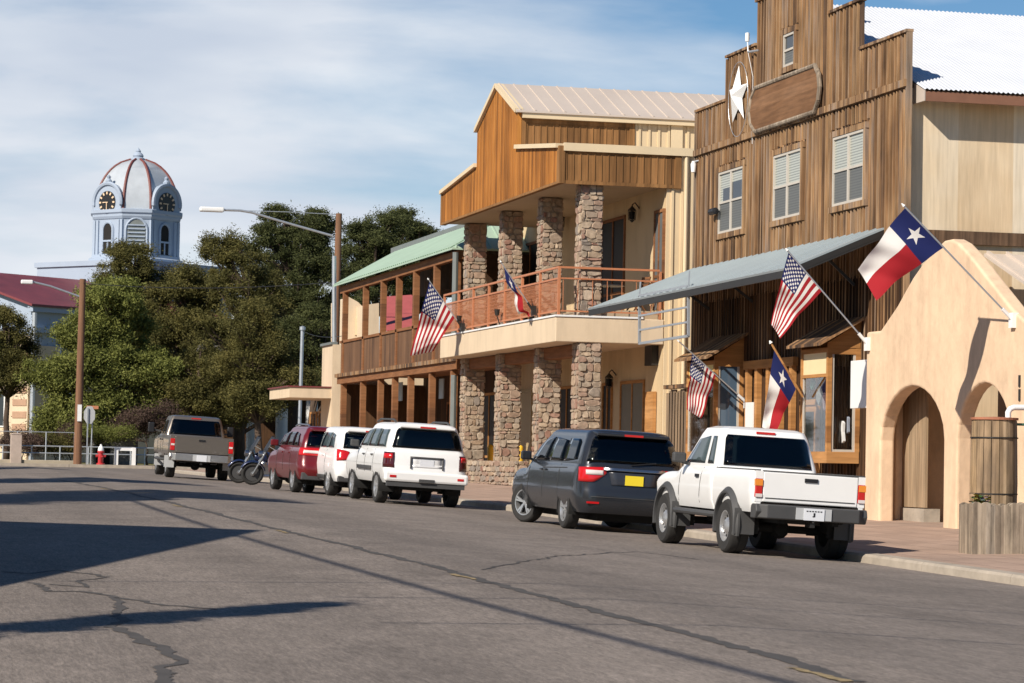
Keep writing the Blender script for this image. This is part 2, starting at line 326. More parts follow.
# ------------------------------------------------------------------ ground, road, kerbs
def groundmat(name, c1, c2, s1=.15, rough=.95):
    m, t, b = newmat(name); n = t.nodes.new; l = t.links.new
    b.inputs['Roughness'].default_value = rough; b.inputs['Specular IOR Level'].default_value = .2
    tcn = n('ShaderNodeTexCoord'); na = n('ShaderNodeTexNoise'); na.inputs['Scale'].default_value = s1; na.inputs['Detail'].default_value = 10; na.inputs['Roughness'].default_value = .65
    l(tcn.outputs['Object'], na.inputs['Vector']); rp = n('ShaderNodeValToRGB'); rp.color_ramp.elements[0].position = .35; rp.color_ramp.elements[1].position = .65
    rp.color_ramp.elements[0].color = (*c1, 1); rp.color_ramp.elements[1].color = (*c2, 1)
    l(na.outputs['Fac'], rp.inputs[0]); l(rp.outputs[0], b.inputs['Base Color'])
    return m
def asphaltmat():
    m, t, b = newmat('asphalt'); n = t.nodes.new; l = t.links.new
    b.inputs['Specular IOR Level'].default_value = .3
    tcn = n('ShaderNodeTexCoord')
    def noise(sc, det, st=(1,1,1), rough=.6):
        mp_ = n('ShaderNodeMapping'); mp_.inputs['Scale'].default_value = st; l(tcn.outputs['Object'], mp_.inputs[0])
        q = n('ShaderNodeTexNoise'); q.inputs['Scale'].default_value = sc; q.inputs['Detail'].default_value = det; q.inputs['Roughness'].default_value = rough; l(mp_.outputs[0], q.inputs['Vector']); return q
    big = noise(.5, 4, (1.2,.09,1)); mid = noise(.9, 6); fine = noise(44, 4, (1,.11,1), rough=.95); grit = noise(13, 6, (1,.16,1), rough=.9)
    a = n('ShaderNodeMapRange'); a.inputs['From Min'].default_value = .3; a.inputs['From Max'].default_value = .7; a.inputs['To Min'].default_value = .80; a.inputs['To Max'].default_value = 1.16; l(big.outputs['Fac'], a.inputs['Value'])
    c = n('ShaderNodeMapRange'); c.inputs['From Min'].default_value = .3; c.inputs['From Max'].default_value = .7; c.inputs['To Min'].default_value = .86; c.inputs['To Max'].default_value = 1.14; l(mid.outputs['Fac'], c.inputs['Value'])
    d = n('ShaderNodeMapRange'); d.inputs['From Min'].default_value = .25; d.inputs['From Max'].default_value = .75; d.inputs['To Min'].default_value = .35; d.inputs['To Max'].default_value = 1.7; l(fine.outputs['Fac'], d.inputs['Value'])
    e = n('ShaderNodeMapRange'); e.inputs['From Min'].default_value = .3; e.inputs['From Max'].default_value = .7; e.inputs['To Min'].default_value = .75; e.inputs['To Max'].default_value = 1.25; l(grit.outputs['Fac'], e.inputs['Value'])
    def mul(x, y):
        q = n('ShaderNodeMath'); q.operation = 'MULTIPLY'; l(x, q.inputs[0]); l(y, q.inputs[1]); return q.outputs[0]
    v = mul(mul(a.outputs[0], c.outputs[0]), mul(d.outputs[0], e.outputs[0]))
    mu = n('ShaderNodeMix'); mu.data_type = 'RGBA'; mu.blend_type = 'MULTIPLY'; mu.inputs[0].default_value = 1; mu.inputs[6].default_value = (.20, .170, .147, 1)
    l(v, mu.inputs[7]); l(mu.outputs[2], b.inputs['Base Color'])
    b.inputs['Roughness'].default_value = .85
    st = noise(.55, 5, (1,.5,1), .7); rs = n('ShaderNodeMapRange'); rs.inputs['From Min'].default_value = .58; rs.inputs['From Max'].default_value = .72; rs.inputs['To Min'].default_value = 1; rs.inputs['To Max'].default_value = .74; l(st.outputs['Fac'], rs.inputs['Value'])
    m2 = n('ShaderNodeMix'); m2.data_type = 'RGBA'; m2.blend_type = 'MULTIPLY'; m2.inputs[0].default_value = 1; l(mu.outputs[2], m2.inputs[6]); l(rs.outputs[0], m2.inputs[7]); l(m2.outputs[2], b.inputs['Base Color'])
    bp = n('ShaderNodeBump'); bp.inputs['Strength'].default_value = .55; bp.inputs['Distance'].default_value = .012; l(fine.outputs['Fac'], bp.inputs['Height']); l(bp.outputs[0], b.inputs['Normal'])
    return m
M['asphalt'] = asphaltmat()
M['earth'] = groundmat('dry earth', (.12,.10,.07), (.22,.18,.12))
M['lawn'] = groundmat('dry lawn', (.10,.10,.04), (.20,.17,.07), .5)
M['pavers'] = nmat('reddish paving', (.41,.285,.215), .9, var=.16, scale=1.5, bump=.2, bscale=20)
def joints(m):
    t = m.node_tree; b = t.nodes['Principled BSDF']; src = b.inputs['Base Color'].links[0].from_socket; n = t.nodes.new; l = t.links.new
    tcn = n('ShaderNodeTexCoord'); br = n('ShaderNodeTexBrick'); br.inputs['Scale'].default_value = 1.0; br.inputs['Brick Width'].default_value = .62; br.inputs['Row Height'].default_value = .62; br.offset = 0; br.inputs['Mortar Size'].default_value = .012
    br.inputs['Color1'].default_value = (1,1,1,1); br.inputs['Color2'].default_value = (.84,.84,.84,1); br.inputs['Mortar'].default_value = (.5,.5,.5,1); l(tcn.outputs['Object'], br.inputs['Vector'])
    mu = n('ShaderNodeMix'); mu.data_type = 'RGBA'; mu.blend_type = 'MULTIPLY'; mu.inputs[0].default_value = 1; l(src, mu.inputs[6]); l(br.outputs['Color'], mu.inputs[7]); l(mu.outputs[2], b.inputs['Base Color'])
joints(M['pavers'])
M['tar'] = nmat('tar sealed crack', (.066,.060,.056), .9, var=.2, scale=3)
M['yellow_line'] = nmat('worn yellow paint', (.26,.195,.10), .85, var=.4, scale=9)

def sheet(name, xs, ys, zf, mat, off=0):
    b = MB(); nx = len(xs)
    b.add([(x, y, zf(x, y)+off) for y in ys for x in xs], [(j*nx+i, j*nx+i+1, (j+1)*nx+i+1, (j+1)*nx+i) for j in range(len(ys)-1) for i in range(nx-1)])
    o = b.build(name, mat); return tag(o, kind='structure')
YS = [-200,-60,-30]+[y*2 for y in range(-14, 71)]+[150,170,200,260,400,800,3000]
sheet('ground', [-3000,-400,-60,-20,-5,0,2,4,6,7,8,10,12,13,15,15.2,30,60,400,3000], YS, lambda x, y: zg(x, y)-.06, M['earth'])
sheet('road', [0,1.5,3,5,6,7,8,9,11,13,15], [-60,-30]+[y*2 for y in range(-14, 63)]+[125], zg, M['asphalt'])
sheet('road', [-120,-60,-20,0,3,6,7,8,11,13,15,20,30,60,120], [125,127,129,131,133,135,137], zg, M['asphalt'])
sheet('sidewalk', [15.2,17,19,21,24.5], [-60,-30]+[y*2 for y in range(-14, 62)]+[123], zs, M['pavers'])
def kerb(x0, x1, ys, top):
    b = MB()
    for y0, y1 in zip(ys[:-1], ys[1:]):
        z0, z1 = top(y0), top(y1); e = .006
        b.add([(x0+.03,y0+e,z0),(x1,y0+e,z0+.01),(x1,y1-e,z1+.01),(x0+.03,y1-e,z1),(x0-.02,y0+e,z0-.3),(x1,y0+e,z0-.3),(x1,y1-e,z1-.3),(x0-.02,y1-e,z1-.3),(x0,y0+e,z0-.035),(x0,y1-e,z1-.035)],
              [(0,1,2,3),(4,7,6,5),(8,0,3,9),(4,8,9,7),(1,5,6,2),(0,8,4,5,1),(3,2,6,7,9)])
    return tag(b.build('kerb', M['concrete']), kind='structure')
kerb(15.0, 15.21, list(range(-20, 124, 3)), lambda y: zs(15, y))
kerb(-.2, 0.0, list(range(-20, 124, 3)), lambda y: zg(0, y)+.13)
sheet('sidewalk', [-5,-.2], [-60,-30]+[y*2 for y in range(-14, 62)]+[123], lambda x, y: zg(0, y)+.13, M['pavers'])
FZ = zr(140)+.14
b = MB()
for x in range(-60, 60, 4): b.box(x+.01, 137.0, FZ-.4, x+3.99, 137.25, FZ)
tag(b.build('kerb', M['concrete']), kind='structure')
sheet('sidewalk', [-60, 60], [137.25, 139.5], lambda x, y: FZ-.005, M['concrete'])
sheet('lawn', [-120,-60,0,60,120], [139.5,160,200,260], lambda x, y: FZ-.03, M['lawn'])

def strip(name, pts, w, mat, off=.004, jit=0, seed=1, dash=None):
    rnd = random.Random(seed); b = MB(); q = [Vector((p[0], p[1], 0)) for p in pts]
    dense = []
    for a, c in zip(q[:-1], q[1:]):
        k = max(1, int((c-a).length/.10)); dense += [a.lerp(c, i/k) for i in range(k)]
    dense.append(q[-1]); L_, R_ = [], []
    jv = 0; wv = 1
    for i, p in enumerate(dense):
        d = (dense[min(i+1, len(dense)-1)]-dense[max(i-1, 0)]).normalized(); n_ = Vector((-d.y, d.x, 0))
        jv = jv*.86+rnd.gauss(0, jit*.45); wv = wv*.8+rnd.uniform(.05, .35)*1.0; p = p+n_*jv; ww = w*(max(.25, wv*rnd.uniform(.7, 1.15)) if jit else 1)
        for s_, lst in ((1, L_), (-1, R_)):
            v = p+n_*s_*ww/2; lst.append((v.x, v.y, zg(v.x, v.y)+off))
    n_ = len(dense)
    b.add(L_+R_, [(i, i+1, n_+i+1, n_+i) for i in range(n_-1) if dash is None or (i % dash[0]) < dash[1]])
    return tag(b.build(name, mat), kind='structure')
def gpix(*pp): return [G(*p).to_2d() for p in pp]
cl = gpix((860,683),(700,638),(562,602),(430,566),(330,543),(280,530),(200,510),(150,498),(100,487),(60,480))
strip('road_seam', cl, .12, M['tar'], .004, .03, 3)
strip('road_marking', [p+Vector((-.10,.0)) for p in cl], .07, M['yellow_line'], .008, .03, 5, dash=(108, 10))
strip('road_crack', gpix((0,572),(30,574),(58,570),(112,577)), .07, M['tar'], .004, .04, 7)
strip('road_crack', gpix((28,583),(45,592),(75,592),(110,596),(120,606),(118,622),(135,638),(160,650),(183,664),(160,668),(168,690)), .09, M['tar'], .004, .045, 8)
strip('road_crack', gpix((110,577),(82,582),(88,588),(45,585)), .06, M['tar'], .004, .05, 9)
strip('road_crack', gpix((480,570),(560,556),(640,552),(700,560)), .04, M['tar'], .004, .05, 10)
strip('road_crack', gpix((118,598),(150,604),(210,610)), .07, M['tar'], .004, .05, 11)

# ------------------------------------------------------------------ the weathered wood false front building
XW = 21.5
zbase = .95
wb = thing('wooden_building', 'weathered wood false front building with stepped top and silver roof', 'building', (XW, 61.3, zbase))
H1, H2, H3, LED = 10.74, 11.80, 12.83, 9.62
YL, YR = 68.45, 54.15
steps = [(YR,H1),(56.85,H1),(56.85,H2),(58.8,H2),(58.8,H3),(63.8,H3),(63.8,H2),(66.03,H2),(66.03,H1),(YL,H1)]
def top_at(y):
    if 58.8 < y < 63.8: return H3
    if 56.85 < y < 66.03: return H2
    return H1
mb = MB()
poly = [(XW+.03, YR, zbase-.3)]+[(XW+.03, y, z) for y, z in steps]+[(XW+.03, YL, zbase-.3)]
mb.prism(poly, (.05,0,0))
mb.build('facade_wall', M['old_boards'], wb)
mb = MB(); rnd = random.Random(4)
wins = [(64.55, 66.45, 7.5, 9.02),(60.45, 62.35, 7.5, 9.02),(56.5, 58.4, 7.5, 9.02)]
y = YR+.15
while y < YL-.1:
    segs = [(4.0, LED-.04),(LED+.16, top_at(y)-.03)]
    for (a, c, z0, z1) in wins:
        if a-.18 < y < c+.18: segs = [(4.0, z0-.16),(z1+.18, LED-.04),(LED+.16, top_at(y)-.03)]
    if 60.95-.1 < y < 61.85+.1: segs = segs[:-1]+[(LED+.16, P(790,66,X=XW).z-.15),(P(790,33,X=XW).z+.16, top_at(y)-.03)]
    for z0, z1 in segs:
        w_ = rnd.uniform(.022,.042); mb.box(XW-.015-rnd.uniform(0,.012), y-w_, z0+rnd.uniform(-.02,.02), XW+.04, y+w_, z1)
    y += .19*rnd.uniform(.75, 1.25)
mb.build('wall_batten', M['old_batten'], wb)
mb = MB(); mb.box(XW-.07, YR-.02, LED, XW+.03, YL+.02, LED+.15); mb.build('ledge_trim', M['old_batten'], wb)
mb = MB()
for (ya, za), (yb, zb) in zip(steps[:-1], steps[1:]):
    if abs(za-zb) < .01: mb.box(XW-.05, ya-.03, za, XW+.11, yb+.03, za+.06)
mb.box(XW-.03, YR-.05, 4.0, XW+.085, YR+.03, H1-.01); mb.box(XW-.03, YL-.03, 4.0, XW+.085, YL+.05, H1-.01)
mb.build('edge_trim', M['old_boards'], wb)
def shop_window(ya, yb, z0, z1, parent, X=XW, blind=True, cols=2, fr=.06):
    fm = MB()
    fm.box(X-.05, ya-.14, z1, X+.03, yb+.14, z1+.13); fm.box(X-.06, ya-.14, z0-.13, X+.03, yb+.14, z0)
    fm.box(X-.05, ya-.12, z0, X+.03, ya, z1); fm.box(X-.05, yb, z0, X+.03, yb+.12, z1)
    w_ = fm.build('window', M['old_batten'], parent)
    s_ = MB()
    s_.box(X-.035, ya, z0, X+.02, ya+fr, z1); s_.box(X-.035, yb-fr, z0, X+.02, yb, z1); s_.box(X-.035, ya+fr, z0, X+.02, yb-fr, z0+fr); s_.box(X-.035, ya+fr, z1-fr, X+.02, yb-fr, z1)
    zm = (z0+z1)/2
    for k in range(1, cols): yc = ya+(yb-ya)*k/cols; s_.box(X-.033, yc-.045, z0+fr, X+.02, yc+.045, z1-fr)
    s_.box(X-.03, ya+fr, zm-.025, X+.02, yb-fr, zm+.025)
    s_.build('sash', M['window_frame'], w_)
    g = MB(); g.box(X+.004, ya+fr, zm, X+.012, yb-fr, z1-fr); g.build('upper_pane', M['glass'] if not blind else M['blind_glass'], w_)
    g = MB(); g.box(X-.002, ya+fr, z0+fr, X+.012, yb-fr, zm); g.build('insect_screen', M['screen_glass'], w_)
    return w_
def slatmat(name, c1, c2, pitch, rough=.25):
    m, t, b = newmat(name); n = t.nodes.new; l = t.links.new
    tcn = n('ShaderNodeTexCoord'); sp = n('ShaderNodeSeparateXYZ'); l(tcn.outputs['Object'], sp.inputs[0])
    mu = n('ShaderNodeMath'); mu.operation = 'MULTIPLY'; mu.inputs[1].default_value = 1/pitch; l(sp.outputs['Z'], mu.inputs[0])
    fr = n('ShaderNodeMath'); fr.operation = 'FRACT'; l(mu.outputs[0], fr.inputs[0])
    rp = n('ShaderNodeValToRGB'); rp.color_ramp.elements[0].position = .25; rp.color_ramp.elements[1].position = .5
    rp.color_ramp.elements[0].color = (*c1, 1); rp.color_ramp.elements[1].color = (*c2, 1); l(fr.outputs[0], rp.inputs[0]); l(rp.outputs[0], b.inputs['Base Color'])
    b.inputs['Roughness'].default_value = rough
    return m
M['blind_glass'] = slatmat('blinds behind glass', (.20,.21,.19), (.40,.42,.37), .06)
M['screen_glass'] = slatmat('blinds behind screen', (.085,.09,.09), (.125,.13,.125), .06, .5)
for i_, (a, c, z0, z1) in enumerate(wins):
    w_ = shop_window(a, c, z0, z1, wb)
    if i_ == 0:
        g = MB(); g.box(XW-.004, a+.07, (z0+z1)/2+.03, XW+.003, (a+c)/2-.05, z1-.32); g.build('bare_pane', M['glass'], w_)
        g = MB(); g.box(XW-.004, (a+c)/2+.05, (z0+z1)/2+.03, XW+.003, c-.30, z1-.42); g.build('bare_pane', M['glass'], w_)
shop_window(61.02, 61.78, P(790,66,X=XW).z, P(790,33,X=XW).z, wb, cols=1, blind=False)
# side wall, roof and eave
YS0 = YR+.22
mb = MB(); mb.box(XW+.085, YS0, zbase-.3, 40, YS0+.2, 9.62); mb.build('side_wall', M['tan_side'], wb)
mb = MB()
x = XW+.35
ez, rzt, yr_ = 9.53, 12.45, 61.3
slope = (rzt-ez)/(yr_-(YS0-.62))
def corr(y0, z0, y1, z1):
    m_ = MB(); xs = np.arange(XW+.215, 42, .026); vs = []
    for x_ in xs:
        h = .016*math.sin(2*math.pi*x_/.104); vs += [(x_, y0, z0+h), (x_, (y0+y1)/2, (z0+z1)/2+h), (x_, y1, z1+h)]
    k = len(xs); m_.add(vs, [(i*3+j, i*3+3+j, i*3+4+j, i*3+1+j) for i in range(k-1) for j in (0,1)]); return m_
r_ = corr(YS0-.64, ez, yr_, rzt); r_.v += []; 
r_.build('roof', M['white_metal'], wb, smooth=True, angle=80)
corr(2*yr_-YS0+.64, ez, yr_, rzt).build('roof', M['white_metal'], wb, smooth=True, angle=80)
mb = MB(); mb.box(XW+.24, YS0-.60, ez-.24, 42, YS0-.54, ez-.04); mb.build('fascia', M['brown_trim'], wb)
mb = MB(); mb.box(XW+.3, YS0-.54, ez-.12, 42, YS0, ez-.08); mb.build('soffit', M['soffit'], wb)
mb = MB(); mb.prism([(XW+.215, YS0-.6, ez-.24),(XW+.215, YS0+.0, ez-.24),(XW+.215, YS0, ez+.2),(XW+.215, YS0-.6, ez-.03)], (.03,0,0)); mb.build('eave_board', M['tan_roof'], wb)
mb = MB(); mb.box(XW+.25, YS0-.09, 6.45, 40, YS0-.005, 6.72); mb.build('base_ledge', M['old_boards'], wb)
mb = MB(); mb.prism([(XW+.5, 61.3-6.8, 9.5),(XW+.5, 61.3+6.8, 9.5),(XW+.5, 61.3, 12.35)], (17,0,0)); mb.box(XW+.22, YL-.3, zbase-.3, 40, YL-.1, 9.5); mb.build('rear_wall', M['tan_side'], wb)
# shop front under the awning
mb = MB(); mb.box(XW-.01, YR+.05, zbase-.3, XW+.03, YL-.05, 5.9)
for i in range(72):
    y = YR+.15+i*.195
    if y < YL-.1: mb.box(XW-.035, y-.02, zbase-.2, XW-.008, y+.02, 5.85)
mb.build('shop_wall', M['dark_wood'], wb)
# awning
A_ = P(587.7,308.5,X=19.45); B_ = P(787,267.6,X=19.4); C_ = P(884,227.5,X=XW-.02); D_ = P(690,269.5,X=XW-.02)
aw = MB(); nrm = (B_-A_).cross(D_-A_).normalized()
if nrm.z < 0: nrm = -nrm
aw.prism([A_, B_, C_, D_], -nrm*.045)
for k in range(1, 30):
    t_ = k/30; a = A_.lerp(B_, t_)+nrm*.012; d = D_.lerp(C_, t_)+nrm*.012; aw.bar(a, d, .03, .024, up=nrm)
awo = aw.build('awning', M['awning_metal'], wb)
mb = MB()
mb.bar(A_-nrm*.12, B_-nrm*.12, .05, .16); mb.bar(B_-nrm*.12, C_-nrm*.12, .05, .16)
for k in range(0, 9):
    t_ = k/8; mb.bar(A_.lerp(B_, t_)-nrm*.10, D_.lerp(C_, t_)-nrm*.10, .06, .11)
mb.build('awning_frame', M['iron'], awo)
mb = MB()
for k in (1, 3, 5, 7):
    t_ = k/8; a = A_.lerp(B_, t_)*.35+D_.lerp(C_, t_)*.65-nrm*.15; mb.bar(a, D_.lerp(C_, t_)-Vector((0,0,1.1)), .06)
mb.build('awning_brace', M['iron'], awo)
# bay windows
M['clear_glass'] = nmat('clear shop glass', (.75,.78,.78), .02, var=0, trans=1)
def bay(ya, yb, zb, zt, name, panel, X0=20.75, side=None):
    z = M
    m_ = MB(); cx = (X0+XW)/2
    fw = .10; AP = .24
    m_.box(X0, ya, zb, XW-.03, yb, zb+AP)                          # apron
    for (x_, y_) in ((X0, ya), (X0, yb-fw), (XW-.12, ya), (XW-.12, yb-fw)): m_.box(x_, y_, zb+AP, x_+fw, y_+fw, zt)
    m_.box(X0+.005, ya+fw, zt-.62, X0+fw-.01, yb-fw, zt-.55); m_.box(X0+.005, ya+fw, zt-.10, X0+fw-.01, yb-fw, zt)
    m_.box(X0+fw, ya+.005, zt-.14, XW-.12, ya+fw-.01, zt); m_.box(X0+fw, yb-fw+.01, zt-.14, XW-.12, yb-.005, zt)
    bo = m_.build('bay_window', z['shop_wood'], wb)
    m_ = MB(); m_.box(X0+.03, ya+fw, zt-.55, X0+.06, yb-fw, zt-.10); m_.build('header_panel', panel, bo)
    m_ = MB(); m_.box(X0+.045, ya+fw, zb+AP, X0+.06, yb-fw, zt-.62); m_.build('front_pane', z['clear_glass'], bo)
    m_ = MB(); m_.box(X0+fw, ya+.045, zb+AP, XW-.12, ya+.06, zt-.14); m_.build('side_pane', side or z['clear_glass'], bo)
    m_ = MB(); m_.box(X0+fw, ya+.02, zb+AP, X0+fw+.05, ya+.07, zt-.14); m_.box(XW-.17, ya+.02, zb+AP, XW-.12, ya+.07, zt-.14); m_.box(X0+fw+.05, ya+.02, zb+AP, XW-.17, ya+.07, zb+AP+.05)
    m_.box(X0+.02, ya+fw, zb+AP, X0+.07, ya+fw+.05, zt-.62); m_.box(X0+.02, yb-fw-.05, zb+AP, X0+.07, yb-fw, zt-.62); m_.build('window_frame', z['window_frame'], bo)
    m_ = MB(); zr_ = zt+.62
    r = [(X0-.26, ya-.22, zt+.02),(X0-.26, yb+.22, zt+.02),(XW, yb+.28, zr_),(XW, ya-.28, zr_)]
    m_.prism(r, (0,0,.06)); m_.build('roof', z['old_boards'], bo)
    m_ = MB(); m_.prism([(X0, ya-.01, zt),(XW-.03, ya-.01, zt),(XW-.03, ya-.01, zr_-.06),(X0, ya-.01, zt+.1)], (0,.05,0)); m_.build('gable_board', z['shop_wood'], bo)
    m_ = MB(); m_.prism([(X0, yb-.04, zt),(XW-.03, yb-.04, zt),(XW-.03, yb-.04, zr_-.06),(X0, yb-.04, zt+.1)], (0,.05,0)); m_.build('gable_board', z['shop_wood'], bo)
    return bo
M['sign_cream'] = nmat('cream board', (.75,.62,.36), .6, var=.03)
M['sign_yellow'] = nmat('pale yellow board', (.72,.58,.20), .6, var=.03)
zB = P(830,463,X=20.75).z; zT = P(830,347,X=20.75).z
b1 = bay(56.55, 58.25, zB, zT, 'bay', M['sign_cream'])
b2 = bay(64.3, 66.5, zB, P(716,360,X=20.75).z, 'bay', M['sign_yellow'], side=M['blue_glass'])
mb = MB(); rnd = random.Random(8)
for i, (px, py, w_, h_, mm_) in enumerate(((813,383,.22,.26,'teal'),(820,396,.32,.36,'white'),(825,402,.2,.34,'pink'),(843,432,.24,.40,'white'),(848,425,.12,.3,'grey'))):
    c = P(px, py, X=20.98 if px < 830 else 21.1); M_ = nmat(mm_+' cloth', dict(teal=(.25,.5,.42), white=(.6,.6,.58), pink=(.55,.35,.36), grey=(.25,.28,.33))[mm_], .9)
    mb = MB(); k = 7; mb.prism([(c.x-.02, c.y-w_*(.3+.2*math.cos(q*1.7+i))*math.cos(q)*1.2, c.z+h_*.6*math.sin(q)) for q in [2*math.pi*j/k for j in range(k)]], (.05,0,0)); 
    tag(mb.build('hanging_cloth', M_), '%s cloth piece displayed in the near bay window, number-free %s' % (mm_, 'front pane') if 0 else '%s cloth hung behind the %s pane of the near bay window' % (mm_, 'front' if px < 830 else 'side'), 'cloth', 'cloths displayed in the bay window')
# door, notice and posts between the bays
mb = MB(); mb.box(XW-.08, 59.0, zbase-.1, XW-.035, 59.95, 3.2); mb.box(XW-.12, 58.9, zbase-.1, XW-.04, 59.0, 3.3); mb.box(XW-.12, 59.95, zbase-.1, XW-.04, 60.05, 3.3); mb.box(XW-.12, 58.9, 3.2, XW-.04, 60.05, 3.32)
dr = mb.build('door', M['shop_wood'], wb)
mb = MB(); mb.box(XW-.10, 59.18, 1.9, XW-.085, 59.78, 3.05); mb.build('pane', M['dark_glass'], dr)
mb = MB()
for y in (60.6, 61.4, 62.2, 63.0, 63.7): mb.box(XW-.16, y-.09, zbase-.1, XW-.04, y+.09, 4.1)
mb.box(XW-.17, 60.4, 4.1, XW-.04, 63.9, 4.3)
mb.build('door_post', M['shop_wood'], wb)
# things on the facade
def star_mesh(c, R, X, depth):
    m_ = MB(); pts = []
    for k in range(10):
        a = math.pi/2+k*math.pi/5; r = R if k % 2 == 0 else R*.40
        pts.append((X, c[0]-r*math.cos(a), c[1]+r*math.sin(a)))
    vs = pts+[(X-depth, c[0], c[1])]; m_.add(vs, [(i, (i+1) % 10, 10) for i in range(10)]+[tuple(range(9,-1,-1))]); return m_
sc_ = P(738.5, 96, X=XW-.06)
t = thing('star_ornament', 'white metal five pointed star inside a wire ring beside blank oval board', 'ornament', sc_)
star_mesh((sc_.y, sc_.z-.0), .74, XW-.06, .2).build('star', M['white_paint'], t)
mb = MB(); mb.tube([(XW-.07, sc_.y+.74*math.cos(a), sc_.z-.08+.90*math.sin(a)) for a in np.linspace(0, 2*math.pi, 40)], .007, 6); mb.build('ring', M['galv'], t)
# oval sign board
cY = (P(755,107,X=XW).y+P(822,92,X=XW).y)/2; cZ = (P(788,100,X=XW).z)
hw = abs(P(754,107,X=XW).y-P(823,92,X=XW).y)/2
t = thing('sign_board', 'blank brown wooden board with grey rope edge and clipped corners', 'sign', (XW-.1, cY, cZ))
hh = .52
outl = [(-hw,-hh*.55),(-hw+.25,-hh),(hw-.45,-hh),(hw-.12,-hh*.6),(hw,0),(hw-.12,hh*.6),(hw-.45,hh),(-hw+.25,hh),(-hw,hh*.55),(-hw-.08,0)]
outl = [(-a, b_) for a, b_ in outl]
mb = MB(); mb.prism([(XW-.12, cY-a, cZ+b_) for a, b_ in outl], (.07,0,0)); mb.build('panel', woodmat('brown sign planks', [(.17,.085,.04),(.23,.12,.06),(.26,.145,.08)], .26, 'Z', grain=.3), t)
mb = MB(); pts = [(XW-.11, cY-a, cZ+b_) for a, b_ in outl]; mb.tube(pts+[pts[0]], .055, 8); mb.build('rope_edge', M['grey_wood'], t)
# antenna
a0 = P(748,52,X=XW-.15); 
t = thing('antenna', 'small white antenna on a bracket at the facade step', 'antenna', a0)
mb = MB(); mb.tube([a0, a0+Vector((0,.05,.28))], .015, 6); mb.tube([a0, (XW, a0.y-.35, a0.z)], .025, 6); mb.build('bracket', M['galv'], t)
mb = MB(); p_ = a0+Vector((0,.06,.26)); mb.lathe([(0,0),(.05,.0),(.055,.06),(.055,.2),(0,.22)], p_, 12); mb.build('radome', M['white_paint'], t, smooth=True)
mb = MB(); mb.tube([a0, (XW-.05, a0.y-.1, a0.z-.6),(XW-.05, a0.y-.12, a0.z-2.2)], .008, 5); mb.build('cable', M['white_paint'], t)
# lamp on the facade
p_ = P(713,211.5,X=XW-.15)
t = thing('wall_lamp', 'black tubular lamp beside the far upper window of the wood front', 'lamp', p_)
mb = MB(); mb.lathe([(0,-.22),(.085,-.2),(.085,.18),(.05,.22),(0,.22)], p_, 12, axis='Y'); mb.build('shade', M['black'], t, smooth=True)
mb = MB(); mb.tube([p_, (XW, p_.y-.1, p_.z)], .03, 6); mb.build('arm', M['black'], t)
p_ = P(693.5,165,X=XW-.1)
t = thing('flood_lamp', 'small white flood lamp at the end of the facade ledge', 'lamp', p_)
mb = MB(); mb.lathe([(0,-.2),(.06,-.18),(.075,.02),(.03,.1),(0,.1)], p_, 10); mb.build('shade', M['white_paint'], t, smooth=True)
mb = MB(); mb.tube([p_+Vector((0,0,.08)), (XW+.05, p_.y-.1, p_.z+.12)], .02, 6); mb.build('arm', M['galv'], t)
# empty sign frame under awning
X_ = 19.5
q = [P(639.5,296,X=X_), P(688.5,286,X=X_), P(688.5,336,X=X_), P(639.5,343.5,X=X_)]
t = thing('sign_holder', 'empty white pipe sign frame hanging under the awning edge', 'sign frame', q[3])
mb = MB()
for a, c in zip(q, q[1:]+q[:1]): mb.bar(a, c, .06)
for f_ in (.42, .72): mb.bar(q[0].lerp(q[3], f_), q[1].lerp(q[2], f_), .045)
mb.bar(q[0], q[0]+Vector((.02,0,.35)), .03); mb.bar(q[1], q[1]+Vector((.02,0,.35)), .03)
mb.build('pipes', M['galv'], t)
# notice, white panel
mb = MB(); a = P(749,413,X=XW-.2); mb.box(XW-.2, a.y-.28, a.z-.55, XW-.17, a.y+.28, a.z+.25)
tag(mb.build('notice_board', M['white_paint']), 'small white notice on the dark shop wall behind pickup', 'notice')
a = P(853,361,X=20.6); c = P(866.5,408,X=20.6); 
mb = MB(); mb.box(20.55, a.y, c.z, 20.6, c.y-.1, a.z)
tag(mb.build('panel_sign', M['white_paint'], bevel=.01), 'tall white panel between bay window and adobe wall', 'sign')
# grey fence gate left of the far bay
ga = P(668,390,X=21.6); gb = P(694,390,X=21.6)
t = thing('plank_fence', 'short grey plank fence between stone building and wood shop', 'fence', (21.6, (ga.y+gb.y)/2, 1.1))
mb = MB(); n_ = 9
for k in range(n_):
    y = gb.y+(ga.y-gb.y)*(k+.5)/n_; mb.box(21.58, y-(ga.y-gb.y)/n_*.48, 1.1, 21.63, y+.2, ga.z-.04*(k % 3))
mb.build('planks', woodmat('grey brown fence planks', [(.17,.12,.08),(.27,.19,.12),(.33,.24,.15)], .44, 'Y'), t)
mb = MB(); mb.box(21.5, gb.y-.1, ga.z+.02, 21.7, ga.y+.1, ga.z+.12); mb.build('cap_rail', M['old_boards'], t)

